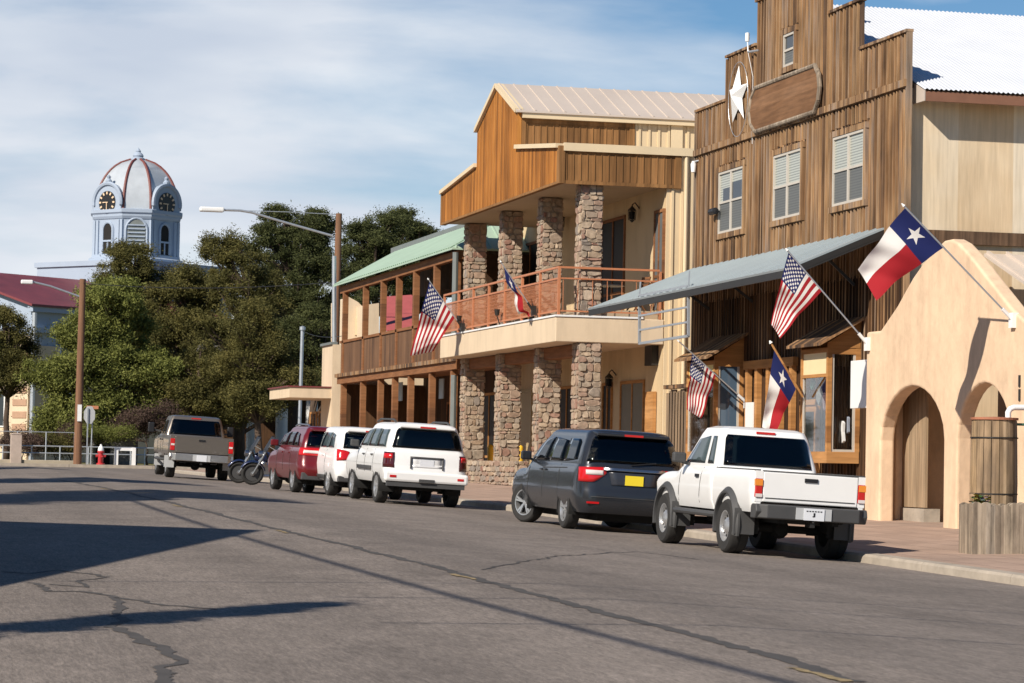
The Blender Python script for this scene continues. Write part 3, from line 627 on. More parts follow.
# ------------------------------------------------------------------ adobe porch with pointed arches
XA = 19.95
ad = thing('adobe_porch', 'tan adobe porch wall with pointed arches and curved gable', 'building', (XA, 48, .8))
ptl = [(866.5,332),(880,330.7),(890,316),(897.4,305),(905,291),(913,277),(921,265.5),(929,256),(937,247),(944,240.5),(951,239),(958,243),(968,253.5),(978,266),(988,279),(999,293),(1010,307),(1021,318),(1032,326),(1060,322)]
topo = [P(a, b_, X=XA) for a, b_ in ptl]
yend = topo[-1].y
def arch_pts(x0, x1, py_spring, py_apex, pxa, k=7):
    a = P(x0, py_spring, X=XA); c = P(x1, py_spring, X=XA); ap = P(pxa, py_apex, X=XA)
    y0, y1 = a.y, c.y; zs_ = (a.z+c.z)/2; za = ap.z; ym = (y0+y1)/2
    res = []
    for i in range(k+1):
        t_ = i/k; th = t_*math.pi/2
        res.append((y0+(ym-y0)*(1-math.cos(th))**.88, zs_+(za-zs_)*math.sin(th)**.92))
    for i in range(k-1, -1, -1):
        t_ = i/k; th = t_*math.pi/2
        res.append((y1+(ym-y1)*(1-math.cos(th))**.88, zs_+(za-zs_)*math.sin(th)**.92))
    return res   # from far(left, big y) to near
def base_z(y): return zs(XA, y)-.05
ar1 = arch_pts(880, 943.5, 440, 386, 913)
ar2 = arch_pts(957, 1010, 438, 383, 984)
def lerp_top(y):
    ys = [p.y for p in topo][::-1]; z_ = [p.z for p in topo][::-1]
    return float(np.interp(y, ys, z_))
bm_poly = [(p.y, p.z) for p in topo]                # left (far) to right (near)
bot = [(yend, base_z(yend)), (ar2[-1][0], base_z(ar2[-1][0]))]+[(a, c) for a, c in reversed(ar2)]+[(ar2[0][0], base_z(ar2[0][0])), (ar1[-1][0], base_z(ar1[-1][0]))]+[(a, c) for a, c in reversed(ar1)]+[(ar1[0][0], base_z(ar1[0][0])), (topo[0].y, base_z(topo[0].y))]
mb = MB(); mb.prism([(XA, y, z) for y, z in bm_poly+bot], (.30,0,0))
o = mb.build('porch_wall', M['adobe'], ad, bevel=.05)
o.modifiers['bevel'].segments = 3; o.modifiers['bevel'].angle_limit = math.radians(50)
mb = MB(); mb.box(XA+.48, topo[0].y-.4, .6, XW-.02, topo[0].y-.05, topo[0].z-.08)
mb.build('end_wall', M['adobe'], ad, bevel=.05)
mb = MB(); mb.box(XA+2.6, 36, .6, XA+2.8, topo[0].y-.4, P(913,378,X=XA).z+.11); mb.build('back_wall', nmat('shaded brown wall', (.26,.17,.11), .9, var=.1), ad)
# plank gate inside first arch
XGt = XA+.62
ya, yb = P(886, 450, X=XGt).y, P(926, 450, X=XGt).y; k = 5; zg_ = P(910, 507, X=XGt).z
mb = MB()
for i in range(k):
    y0 = yb+(ya-yb)*i/k; mb.box(XGt-.01*(i % 2), y0+.022, zg_, XGt+.05, y0+(ya-yb)/k-.02, zg_+2.7)
mb.build('plank_gate', woodmat('brown gate planks', [(.26,.17,.10),(.34,.24,.15),(.38,.28,.18)], .5, 'Y'), ad)
mb = MB(); mb.box(XGt-.03, yb, base_z(yb)-.05, XGt+.3, ya, zg_-.02); mb.build('gate_step', M['concrete'], ad)

zce = P(913,378,X=XA).z+.12
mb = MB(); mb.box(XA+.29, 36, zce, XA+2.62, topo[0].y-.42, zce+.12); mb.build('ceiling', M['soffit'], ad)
# porch roof: tan ribbed metal behind the gable, running down toward the camera
r0 = P(985,254,X=21.0); 
mb = MB(); yT = 53.8; zT_ = P(1000,254,Y=53.8).z; yB_, zB_ = 46.0, zT_-2.7
XR0 = P(984,254,Y=53.8).x
mb.prism([(XR0, yT, zT_),(27, yT, zT_),(27, yB_, zB_),(XR0, yB_, zB_)], (0,0,-.06))
for i in range(16):
    x = XR0+.08+i*.42; mb.bar((x, yT, zT_+.03), (x, yB_, zB_+.03), .05, .06)
mb.build('porch_roof', M['tan_roof'], ad)
for py in (381, 395):
    p_ = P(1020, py, X=XA); mb = MB(); mb.box(XA-.02, p_.y-.03, p_.z-.1, XA+.01, p_.y+.03, p_.z+.1); mb.build('iron_mark', M['iron'], ad)

# planter and barrel
zp = zs(18.4, 42)
pl = P(962, 548, X=17.95); 
px0, px1 = 17.95, 19.25; py0 = 41.0
t = thing('planter', 'grey scalloped wooden planter trough on paving by adobe arches', 'planter', (18.6, 41.8, zp))
Yp = P(972, 549, Z=zp).y; Xp = P(972, 549, Z=zp).x; PD = .46
topz = P(970, 503, Y=Yp).z
mb = MB(); rnd = random.Random(2); k = 9; wd = 1.35
def scal(x0, x1, y, z1, m_):
    n_ = 6; pts = [(x0, y, zp-.09), (x1, y, zp-.09)]+[(x1+(x0-x1)*i/n_, y, z1-.03+.03*math.sin(math.pi*i/n_)) for i in range(n_+1)]
    m_.prism(pts, (0,.05,0))
for i in range(k): scal(Xp+wd*i/k+.002, Xp+wd*(i+1)/k-.002, Yp, topz+rnd.uniform(-.02,.02), mb)
for i in range(k): scal(Xp+wd*i/k+.006, Xp+wd*(i+1)/k-.006, Yp+PD, topz+rnd.uniform(-.02,.02), mb)
for x in (Xp, Xp+wd-.05):
    for i in range(3): mb.box(x, Yp+.055+i*.134, zp-.09, x+.05, Yp+.055+i*.134+.128, topz+rnd.uniform(-.03,.02))
mb.build('planks', M['grey_wood'], t)
mb = MB(); mb.box(Xp+.05, Yp+.05, zp, Xp+wd-.05, Yp+PD, topz-.08); mb.build('soil', M['earth'], t)
fl = MB(); rnd = random.Random(5)
for i in range(160):
    c = Vector((Xp+.12+rnd.random()*.22, Yp+.08+rnd.random()*.3, topz-.04+rnd.random()*.16)); r = rnd.uniform(.015,.035); a = rnd.random()*6.28; e = rnd.uniform(-.8,.8)
    u = Vector((math.cos(a), math.sin(a), e)).normalized()*r; v = u.cross(Vector((0,0,1))).normalized()*r
    fl.quad(c-u-v, c+u-v, c+u+v, c-u+v)
tag(fl.build('flower_clump', islandmat('pansies', [(.06,.12,.03),(.08,.14,.04),(.5,.35,.04),(.12,.06,.25),(.07,.12,.03)], bump=0)), 'small yellow and purple flowers at corner of planter', 'flowers')
# barrel
bc = Vector((P(993.5, 500, Y=Yp+1.0).x, Yp+1.0, zp)); bt = P(994, 420, Y=bc.y).z
t = thing('barrel', 'upright wooden stave barrel behind the planter with iron hoops', 'barrel', bc)
mb = MB(); R_ = .345; n_ = 18
for i in range(n_):
    a0, a1 = 2*math.pi*i/n_+.015, 2*math.pi*(i+1)/n_-.015
    pts = []
    for z, f_ in ((bc.z, .97), (bc.z+(bt-bc.z)*.5, 1.03), (bt-rnd.uniform(0,.02), .98)):
        for a, rr in ((a0, R_), (a1, R_), (a1, R_-.04), (a0, R_-.04)): pts.append((bc.x+rr*f_*math.cos(a), bc.y+rr*f_*math.sin(a), z))
    mb.add(pts, [(0,1,5,4),(1,2,6,5),(2,3,7,6),(3,0,4,7),(4,5,9,8),(5,6,10,9),(6,7,11,10),(7,4,8,11),(8,9,10,11),(3,2,1,0)])
mb.build('staves', M['barrel_wood'], t)
for f_ in (.42, .86):
    mb = MB(); z = bc.z+(bt-bc.z)*f_; mb.lathe([(R_*1.0,-.009),(R_*1.04,-.009),(R_*1.04,.009),(R_*1.0,.009),(R_*1.0,-.009)], (bc.x, bc.y, z), 28); mb.build('hoop', M['iron'], t)
mb = MB(); mb.lathe([(0,.0),(R_*1.04,0),(R_*1.04,.035),(0,.05)], (bc.x, bc.y, bt), 28); mb.build('lid', nmat('rusty lid', (.34,.13,.07), .7, var=.2), t)
# white pipe and hose
p0 = Vector((bc.x+.2, bc.y-.05, bt+.02)); 
mb = MB(); mb.tube([p0, p0+Vector((0,0,.10)), p0+Vector((.03,0,.15)), p0+Vector((.09,0,.175)), p0+Vector((.3,.0,.18)), p0+Vector((1.4,.1,.18))], .045, 10)
tag(mb.build('drain_pipe', M['white_paint'], smooth=True), 'white plastic pipe bending out of the barrel lid', 'pipe')
mb = MB(); q0 = Vector((bc.x+.33, bc.y-.12, bt-.06)); mb.tube([q0+Vector((-.06,0,0)), q0+Vector((.1,0,.0)), q0+Vector((.17,0,-.03)), q0+Vector((.19,0,-.3)), q0+Vector((.24,-.02,-.8)), q0+Vector((.28,-.05,topz-q0.z-.05))], .02, 8)
tag(mb.build('garden_hose', nmat('green hose', (.05,.15,.09), .5, var=.05), smooth=True), 'thin green hose hanging beside the wooden barrel', 'hose')
# ------------------------------------------------------------------ stone column building
XF = 19.8; XB = 22.9
zf = zs(20.5, 80)-.1
sb = thing('stone_column_building', 'tan two storey building with field stone columns and cedar gable canopy', 'building', (22, 82, zf))
YN, YFar = 75.6, 90.6          # near and far ends of balcony and canopy
zb0, zb1 = 5.17, 5.86          # balcony slab
zc0, zc1 = 9.55, 10.57         # canopy fascia
# main walls
mb = MB(); mb.box(XB, YN+.1, zf-.3, 40, 92.0, 10.5); mb.build('main_wall', M['cream_wall'], sb)
# ribbed siding on the side wall facing the camera
mb = MB(); mb.box(XB+.02, YN-.02, zf-.3, 40, YN+.08, 10.46)
for i in range(60):
    x = XB+.18+i*.28; mb.box(x-.035, YN-.06, zf-.2, x+.035, YN-.02, 10.45)
mb.build('ribbed_siding', M['cream_metal'], sb)
mb = MB(); mb.tube([(XB+.55, YN-.1, 10.4), (XB+.55, YN-.1, zf+.1)], .055, 8); mb.build('downpipe', M['trim'], sb)
# gable canopy: a cedar false gable toward the street
gy = 83.05
outl = [(YN, zc0),(YN, zc1-.02),(80.45, zc1+.45),(80.45, 12.1),(gy, 13.15),(85.65, 12.1),(85.65, zc1+.42),(YFar, zc1),(YFar, zc0)]
mb = MB(); mb.prism([(XF, y, z) for y, z in outl], (.12,0,0))
for i in range(72):
    y = YN+.1+i*.21
    if y > YFar-.05: break
    zt = float(np.interp(y, [YN, 80.449, 80.45, gy, 85.65, 85.651, YFar], [zc1-.02, zc1+.45, 12.1, 13.15, 12.1, zc1+.42, zc1]))
    mb.box(XF-.012, y-.012, zc0+.05, XF+.01, y+.012, zt-.12)
mb.build('gable_front', M['orange_boards'], sb)
mb = MB()
for (ya, za), (yb, zb) in (((YN, zc1-.02),(80.45, zc1+.45)), ((80.4,12.08),(gy,13.15)), ((gy,13.15),(85.7,12.08)), ((85.65,zc1+.42),(YFar,zc1))):
    mb.bar((XF+.03, ya, za+.03), (XF+.03, yb, zb+.03), .26, .12)
mb.build('gable_trim', M['trim'], sb)
mb = MB(); mb.box(XF-.03, YN-.13, zc0-.02, XF+.15, YN+.12, zc1); mb.box(XF-.03, YFar-.12, zc0-.02, XF+.15, YFar+.05, zc1+.02); mb.box(XF-.025, YN+.12, zc0-.02, XF+.13, YFar-.12, zc0+.05); mb.build('corner_board', M['tan_boards'], sb)
# canopy return toward the camera
mb = MB(); mb.box(XF+.15, YN-.09, zc0, XB+.35, YN+.09, zc1-.14)
for i in range(18):
    x = XF+.2+i*.2
    if x < XB+.3: mb.box(x-.012, YN-.11, zc0+.08, x+.012, YN-.09, zc1-.2)
mb.build('canopy_side', M['tan_boards'], sb)
mb = MB(); mb.box(XF+.1, YN-.17, zc1-.14, 25.6, YN-.092, zc1+.08); mb.build('canopy_trim', M['trim'], sb)
mb = MB(); mb.box(XF+.16, YN-.115, zc0-.03, XB+.22, YN-.092, zc0+.07); mb.build('canopy_trim', M['tan_boards'], sb)
mb = MB(); mb.box(XB+.22, YN-.125, zc0-.03, XB+.4, YN+.0, zc1-.143); mb.build('corner_board', M['tan_boards'], sb)
mb = MB(); mb.box(XF+.12, YN+.09, zc0+.02, XB, YFar-.1, zc0+.10); mb.build('soffit', M['soffit'], sb)
# canopy roofs (low sides of the gable)
mb = MB(); mb.prism([(XF+.12, YN-.05, zc1+.0),(XF+.12, 80.5, zc1+.46),(XB+.3, 80.5, zc1+.46),(XB+.3, YN-.05, zc1+.0)], (0,0,.05)); mb.prism([(XF+.12, 85.6, zc1+.43),(XF+.12, YFar, zc1+.02),(XB+.3, YFar, zc1+.02),(XB+.3, 85.6, zc1+.43)], (0,0,.05)); mb.build('canopy_roof', M['tan_roof'], sb)
# upper gable volume
XU = P(635,130,Y=80.45).x
mb = MB(); mb.box(XF+.12, 80.5, zc1+.3, XU, 80.6, 11.95)
for i in range(60):
    x = XF+.3+i*.2
    if x < XU-.2: mb.box(x-.012, 80.478, zc1+.5, x+.012, 80.5, 11.9)
mb.box(XF+.12, 80.46, zc1+.4, XF+.26, 80.5, 11.95); mb.box(XF+.26, 80.46, 11.78, XU, 80.5, 11.95); mb.box(XU-.16, 80.46, zc1+.4, XU+.0, 80.5, 11.78)
mb.build('upper_side', M['tan_boards'], sb)
mb = MB(); mb.box(XU+.02, 80.5, zc1+.3, 45, 80.6, 11.95)
for i in range(50):
    x = XU+.15+i*.3; mb.box(x-.035, 80.46, zc1+.4, x+.035, 80.5, 11.9)
mb.build('upper_siding', M['cream_metal'], sb)
mb = MB(); XQ = P(671,130,Y=80.45).x; mb.box(XQ, 80.43, zc1+.4, XQ+.36, 80.455, 11.9); mb.build('corner_board', M['trim'], sb)
mb = MB(); mb.box(XF+.12, 80.32, 11.9, 45, 80.44, 12.12); mb.build('eave_trim', M['trim'], sb)
mb = MB()
for s_ in (-1, 1):
    ye = gy+s_*2.78; mb.prism([(XF-.08, ye, 12.1),(XF-.08, gy, 13.24),(45, gy, 13.24),(45, ye, 12.1)], (0,0,-.05))
    for i in range(56):
        x = XF+.05+i*.45; mb.bar((x, ye+s_*-.03, 12.12), (x, gy, 13.245), .05, .035)
mb.build('roof', M['tan_roof'], sb)
# balcony
mb = MB(); mb.box(XF, YN, zb0, XB, YFar-.2, zb1); bal = mb.build('balcony', M['cream'], sb, bevel=.02)
mb = MB(); mb.box(XF-.03, YN-.03, zb1, XB-.6, YN+.12, zb1+.05); mb.box(XF-.03, YN+.12, zb1, XF+.12, YFar-.2, zb1+.05); mb.build('capping', M['white_paint'], bal)
# columns: stones round a mortar core
def stone_box(mb, rnd, org, u, v, n_, w, h):
    """one rough stone on a face: org corner, u v in-plane, n_ outward"""
    k = rnd.choice((6, 7, 8, 8)); pts = []; cx, cy = w/2, h/2; a0 = rnd.uniform(0, 6.28)
    for i in range(k):
        a = a0+2*math.pi*(i+rnd.uniform(-.28, .28))/k; c_, s_ = math.cos(a), math.sin(a); q = 1/max(abs(c_), abs(s_))*.62+.42
        pts.append((cx+max(-1, min(1, c_*q))*w*.5*rnd.uniform(.94,1.04), cy+max(-1, min(1, s_*q))*h*.5*rnd.uniform(.94,1.04)))
    d = rnd.uniform(.012,.045); tl = (rnd.uniform(-.03,.03), rnd.uniform(-.03,.03))
    def at(p, q, s_): return org+u*(cx+(p-cx)*s_)+v*(cy+(q-cy)*s_)+n_*(q and d*0)
    vs = [org+u*p+v*q-n_*.03 for p, q in pts]+[org+u*p+v*q+n_*d*.8 for p, q in pts]+[org+u*(cx+(p-cx)*.88)+v*(cy+(q-cy)*.88)+n_*(d+tl[0]*(p-cx)/w+tl[1]*(q-cy)/h) for p, q in pts]
    mb.add(vs, [(i, (i+1)%k, k+(i+1)%k, k+i) for i in range(k)]+[(k+i, k+(i+1)%k, 2*k+(i+1)%k, 2*k+i) for i in range(k)]+[tuple(range(2*k,3*k))])
def stone_face(mb, rnd, org, u, v, n_, W_, H_, k=1):
    z = 0
    while z < H_-.03:
        h = min(rnd.choice((.08,.13,.17,.21,.26,.30)), H_-z)
        if H_-z-h < .1: h = H_-z
        x = rnd.uniform(-.12, 0)
        while x < W_-.02:
            w = rnd.uniform(.10,.38)*k; x0 = max(x, -.01); x1 = min(x+w, W_+.01)
            if W_-x1 < .1: x1 = W_+.01
            if x1-x0 > .06:
                if h > .24 and rnd.random() < .4:
                    stone_box(mb, rnd, org+u*(x0+.008)+v*(z+.006), u, v, n_, x1-x0-.016, h*.5-.01); stone_box(mb, rnd, org+u*(x0+.008)+v*(z+h*.5+.004), u, v, n_, x1-x0-.016, h*.5-.01)
                else: stone_box(mb, rnd, org+u*(x0+.008)+v*(z+.006), u, v, n_, x1-x0-.016, h-.012)
            if x1 >= W_: break
            x = x1
        z += h
def stone_block(x0, y0, z0, x1, y1, z1, seed, k=1):
    rnd = random.Random(seed); mb = MB(); X, Y, Z = Vector((1,0,0)), Vector((0,1,0)), Vector((0,0,1))
    stone_face(mb, rnd, Vector((x0,y0,z0)), Y, Z, -X, y1-y0, z1-z0, k)
    stone_face(mb, rnd, Vector((x0,y0,z0)), X, Z, -Y, x1-x0, z1-z0)
    stone_face(mb, rnd, Vector((x1,y0,z0)), Y, Z, X, y1-y0, z1-z0)
    stone_face(mb, rnd, Vector((x0,y1,z0)), X, Z, Y, x1-x0, z1-z0)
    return mb
CX = 20.8
cys = [75.98, 80.3, 85.1, 89.95]
for i, cy in enumerate(cys):
    for z0, z1, w in ((zf, zb0, .315), (zb1, zc0, .29)):
        cx_ = CX
        mb = stone_block(cx_-w, cy-w, z0, cx_+w, cy+w, z1, 10+i*2+(z0 > 3))
        o = mb.build('stone_column', M['stone'], sb)
        mb = MB(); mb.box(cx_-w+.005, cy-w+.005, z0, cx_+w-.005, cy+w-.005, z1); mb.build('mortar_core', M['mortar'], o)
# low stone wall
yw0 = P(518, 470, X=20.1).y; yw1 = 91.2; zw = P(490, 460.5, X=20.1).z
mb = stone_block(20.0, yw0, zf-.05, 20.38, yw1, zw, 77, 2.2)
t = thing('low_stone_wall', 'low field stone wall between the two far stone columns', 'wall', (20.2, (yw0+yw1)/2, zf))
o = mb.build('stones', M['stone'], t)
mb = MB(); mb.box(20.01, yw0+.01, zf-.1, 20.37, yw1-.01, zw-.02); mb.build('mortar_core', M['mortar'], t)
mb = MB(); mb.box(19.9, yw0-1.1, zf-.2, 20.6, yw0-.06, zf+.28)
tag(mb.build('concrete_step', M['cream'], bevel=.03), 'pale concrete block step beside the low stone wall', 'step')
# lintel beam and interior of the ground floor
mb = MB(); mb.box(CX-.2, cys[0]+.4, zb0-.35, CX+.2, YFar-.25, zb0-.02); mb.build('lintel_beam', M['post_wood'], sb)
def wall_door(y0, y1, z0, z1, X, parent, m='dark_glass', fr='window_frame', name='door', mid=True, sub='pane'):
    f_ = MB(); w = .09
    f_.box(X-.05, y0-w, z0, X+.02, y0, z1+w); f_.box(X-.05, y1, z0, X+.02, y1+w, z1+w); f_.box(X-.05, y0, z1, X+.02, y1, z1+w)
    if mid: f_.box(X-.045, (y0+y1)/2-.04, z0, X+.02, (y0+y1)/2+.04, z1); f_.box(X-.04, y0, z0+.9, X+.02, y1, z0+.98)
    o = f_.build(name, M[fr], parent)
    g = MB(); g.box(X-.02, y0+.005, z0+.01, X-.005, y1-.005, z1-.005); g.build(sub, M[m], o); return o
M['grey_door'] = nmat('grey green door', (.17,.16,.12), .6, var=.06)
M['tan_door'] = nmat('tan door', (.42,.32,.17), .6, var=.06)
def yX(px, X): return P(px, 400, X=X).y
# upper floor doors and windows on the back wall of the balcony
for a, c, z1, nm in ((600, 622, P(612,222,X=XB).z, 'door'), (520, 536, P(612,222,X=XB).z, 'door')):
    wall_door(yX(c, XB), yX(a, XB), zb1+.05 if nm == 'door' else zb1+.5, z1, XB, sb, 'dark_glass', 'post_wood', nm)
wall_door(YN+.14, YN+.0+.9, zb1+.3, P(660,213,X=XB).z, XB, sb, 'screen', 'post_wood', 'window')
# ground floor doors
z1d = P(640,383,X=XB).z
for a, c, m in ((622, 644, 'grey_door'), (604, 612, 'dark_glass'), (560, 575, 'dark_glass'), (514, 532, 'tan_door'), (484, 496, 'dark_glass')):
    wall_door(yX(c, XB), yX(a, XB), zf+.05, z1d, XB, sb, m, 'shop_wood' if m != 'tan_door' else 'tan_door', 'door', mid=(m != 'tan_door'), sub='panel' if m.endswith('door') else 'pane')
mb = MB(); a, c = yX(657, XB), yX(649, XB); mb.box(XB-.12, a, zf+.2, XB-.02, c, P(650,392,X=XB).z); mb.build('door_post', M['shop_wood'], sb)
mb = MB(); a = P(655,355,X=XB); mb.box(XB-.2, a.y-.35, a.z-.3, XB-.01, a.y+.35, a.z+.25); mb.build('vent_box', M['iron'], sb)
# lanterns on the walls
def lantern(p, lab):
    t = thing('wall_lantern', lab, 'lantern', p, group='wall lanterns of the stone column building')
    m_ = MB(); m_.lathe([(0,.3),(.03,.24),(.13,.14),(.10,.12)], p, 8); m_.lathe([(.09,-.14),(.03,-.2),(0,-.22)], p, 8)
    for k in range(6):
        a = k*math.pi/3; m_.bar(p+Vector((.10*math.cos(a), .10*math.sin(a), -.15)), p+Vector((.12*math.cos(a), .12*math.sin(a), .13)), .015)
    m_.build('cage', M['iron'], t)
    m_ = MB(); m_.lathe([(0,-.13),(.07,-.12),(.085,.1),(0,.11)], p, 8); m_.build('glass', M['dark_glass'], t)
    m_ = MB(); m_.tube([p+Vector((0,0,.28)), p+Vector((.08,0,.36)), (XB, p.y, p.z+.2)], .02, 6); m_.build('arm', M['iron'], t)
lantern(P(632,215,X=XB-.22), 'dark wall lantern above the balcony table and chair')
lantern(P(561,222,X=XB-.22), 'dark wall lantern between the two middle upper stone columns')
lantern(P(609,382,X=XB-.22), 'dark wall lantern on the ground floor right of nearest stone column')
# balcony railing
rl = thing('balcony_railing', 'copper coloured balcony railing with mesh panels', 'railing', (XF+.06, 83, zb1+.05))
zt1, zt2 = 7.22, 6.92; XR = XF+.08; XE = XB-.14
ys_ = [YN+.03+i*(YFar-.4-YN)/7 for i in range(8)]
for y in ys_:
    mb = MB(); mb.box(XR-.035, y-.035, zb1+.05, XR+.035, y+.035, zt1-.025); mb.build('post', M['copper'], rl)
mb = MB(); mb.box(XR-.035, YN, zt1-.025, XR+.035, YFar-.35, zt1+.03); mb.box(XR-.03, YN+.07, zt2-.03, XR+.03, YFar-.4, zt2+.02); mb.box(XR-.03, YN+.07, zb1+.14, XR+.03, YFar-.4, zb1+.19)
mb.box(XR+.035, YN+.0, zt1-.025, XE, YN+.06, zt1+.03); mb.box(XR+.035, YN+.005, zt2-.02, XE, YN+.055, zt2+.02); mb.box(XR+.035, YN+.005, zb1+.14, XE, YN+.055, zb1+.18); mb.build('rail', M['copper'], rl)
mb = MB(); mb.box(XE, YN, zb1+.0, XE+.06, YN+.06, zt1-.025); mb.build('post', M['copper'], rl)
mb = MB(); y = YN+.12
while y < YFar-.45: mb.box(XR-.005, y-.006, zb1+.19, XR+.005, y+.006, zt2-.03); y += .085
z = zb1+.3
while z < zt2-.05: mb.box(XR-.005, YN+.1, z-.0055, XR+.005, YFar-.45, z+.0055); z += .10
mb.build('mesh_panel', M['copper'], rl)
mb = MB(); x = XR+.12
while x < XE: mb.box(x-.008, YN+.022, zb1+.18, x+.008, YN+.038, zt2-.02); x += .42
mb.build('baluster', M['copper'], rl)
# table and chairs on the balcony
tp = P(606, 300, Y=76.9); tz = zb1+.24
mb = MB(); mb.box(XF+.9, YN+.25, zb1-.01, XB-.02, YFar-.6, zb1+.24); mb.build('deck', M['soffit'], sb)
t = thing('bistro_table', 'round metal bistro table on the balcony by nearest stone column', 'table', (tp.x, 76.9, tz))
mb = MB(); mb.lathe([(0,.72),(.5,.72),(.52,.735),(.5,.75),(0,.75)], (tp.x, 76.9, tz), 24); mb.build('tabletop', M['galv'], t)
for k in range(3):
    a = k*2.1+.4; mb = MB(); mb.tube([(tp.x+.12*math.cos(a), 76.9+.12*math.sin(a), tz+.71),(tp.x+.1*math.cos(a), 76.9+.1*math.sin(a), tz+.35),(tp.x+.36*math.cos(a), 76.9+.36*math.sin(a), tz)], .022, 6); mb.build('leg', M['iron'], t)
def chair(c, rz, lab):
    t = thing('folding_chair', lab, 'chair', c, (0,0,rz), group='wooden chairs on the balcony')
    mb = MB()
    for i in range(5): mb.box(-.2, -.2+i*.085, .44, .2, -.2+i*.085+.07, .465)
    mb.build('seat', M['post_wood'], t, local=True)
    mb = MB(); 
    for s_ in (-1, 1): mb.bar((s_*.2, .16, .4), (s_*.2, .36, 1.02), .035)
    for i in range(5): mb.bar((-.2, .2+i*.035, .56+i*.105), (.2, .2+i*.035, .56+i*.105), .015, .07)
    mb.build('backrest', M['post_wood'], t, local=True)
    for s_ in (-1, 1):
        mb = MB(); mb.bar((s_*.21, -.2, 0), (s_*.21, .2, .5), .035); mb.build('leg', M['post_wood'], t, local=True)
        mb = MB(); mb.bar((s_*.18, .26, 0), (s_*.18, -.16, .46), .035); mb.build('leg', M['post_wood'], t, local=True)
cp = P(636, 300, Y=76.7); chair(Vector((cp.x+.0, 76.75, tz)), math.radians(-75), 'brown slatted chair turned toward the bistro table')
chair(Vector((tp.x-.1, 78.0, tz)), math.radians(10), 'brown slatted chair partly behind the bistro table')
# yellow bollards
for px, lab in ((490, 'yellow bollard behind low stone wall between far columns'), (520, 'yellow bollard beside the second stone column from left')):
    p_ = P(px, 470, X=21.6); mb = MB(); mb.lathe([(0,0),(.10,0),(.10,1.05),(.085,1.12),(.04,1.16),(0,1.17)], (21.6, p_.y, zs(21.6, p_.y)), 14)
    tag(mb.build('bollard', nmat('yellow paint', (.75,.45,.03), .5, var=.05), smooth=True), lab, 'bollard', 'yellow bollards')
# spot lamps on the balcony edge
for px, py, lab in ((497,316,'small black spot lamp clamped to balcony edge left of crumpled flag'), (459,322,'small black spot lamp on the balcony edge by far end')):
    p_ = P(px, py, X=XF-.1)
    t = thing('spot_lamp', lab, 'lamp', p_, group='spot lamps on the balcony edge')
    mb = MB(); mb.bar((XF, p_.y, zb1+.02), p_, .03); mb.build('bracket', M['iron'], t)
    mb = MB(); mb.lathe([(0,0),(.06,.02),(.09,.2),(0,.2)], p_, 10); mb.build('shade', M['iron'], t)

# ------------------------------------------------------------------ green roofed gallery building
XG = 20.5
gy0, gy1 = 91.2, 112.6
zg0 = zs(20.5, 100)-.1
gb = thing('gallery_building', 'brown timber gallery building with pale green metal roof', 'building', (XG, 102, zg0))
ups = [111.9,107.6,104.1,101.2,98.2,94.8,91.5]
los = [P(px, 400, X=XG).y for px in (341,360.3,377.8,392.1,407.8,428.9,450.5)]
zfl0, zfl1, zsi, zea = 4.86, 5.28, 6.55, 8.5
for y in ups:
    mb = MB(); mb.box(XG, y-.13, zfl1, XG+.2, y+.13, zea); mb.build('gallery_post', M['post_wood'], gb)
for y in los:
    mb = MB(); mb.box(XG, y-.14, zg0, XG+.2, y+.14, zfl0); mb.build('gallery_post', M['post_wood'], gb)
mb = MB(); mb.box(XG-.05, gy0-.3, zfl0, XG+.3, gy1, zfl1); mb.build('floor_beam', M['post_wood'], gb)
mb = MB(); mb.box(XG-.14, gy0-.3, zfl1-.16, XG-.05, gy1+.1, zfl1-.02); mb.build('gutter', M['old_boards'], gb)
mb = MB(); mb.box(XG, gy0-.1, zea, XG+.2, gy1, zea+.28); mb.build('eave_beam', M['post_wood'], gb)
mb = MB(); mb.box(XG+.05, gy0, zfl1, XG+.12, gy1-.2, zsi-.06); mb.build('rail_panel', M['gallery_boards'], gb)
mb = MB(); mb.box(XG+.0, gy0, zsi-.06, XG+.2, gy1-.1, zsi+.04); mb.build('sill_rail', M['post_wood'], gb)
mb = MB(); mb.box(XG+.3, gy0+.05, zfl1-.1, 24.0, gy1, zfl1-.02); mb.build('gallery_floor', M['post_wood'], gb)
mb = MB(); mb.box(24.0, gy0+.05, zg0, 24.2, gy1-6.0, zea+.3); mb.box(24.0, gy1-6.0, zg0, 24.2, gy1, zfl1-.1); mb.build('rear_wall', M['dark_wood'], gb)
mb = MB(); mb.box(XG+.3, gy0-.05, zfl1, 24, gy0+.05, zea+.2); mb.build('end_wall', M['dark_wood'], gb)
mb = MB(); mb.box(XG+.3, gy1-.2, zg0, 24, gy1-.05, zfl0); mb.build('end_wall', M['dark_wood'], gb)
for i in range(5):
    a = 93.5+i*3.2; wall_door(a, a+1.6, zg0+.9, zg0+2.9, 24.0, gb, 'dark_glass', 'post_wood', 'window')
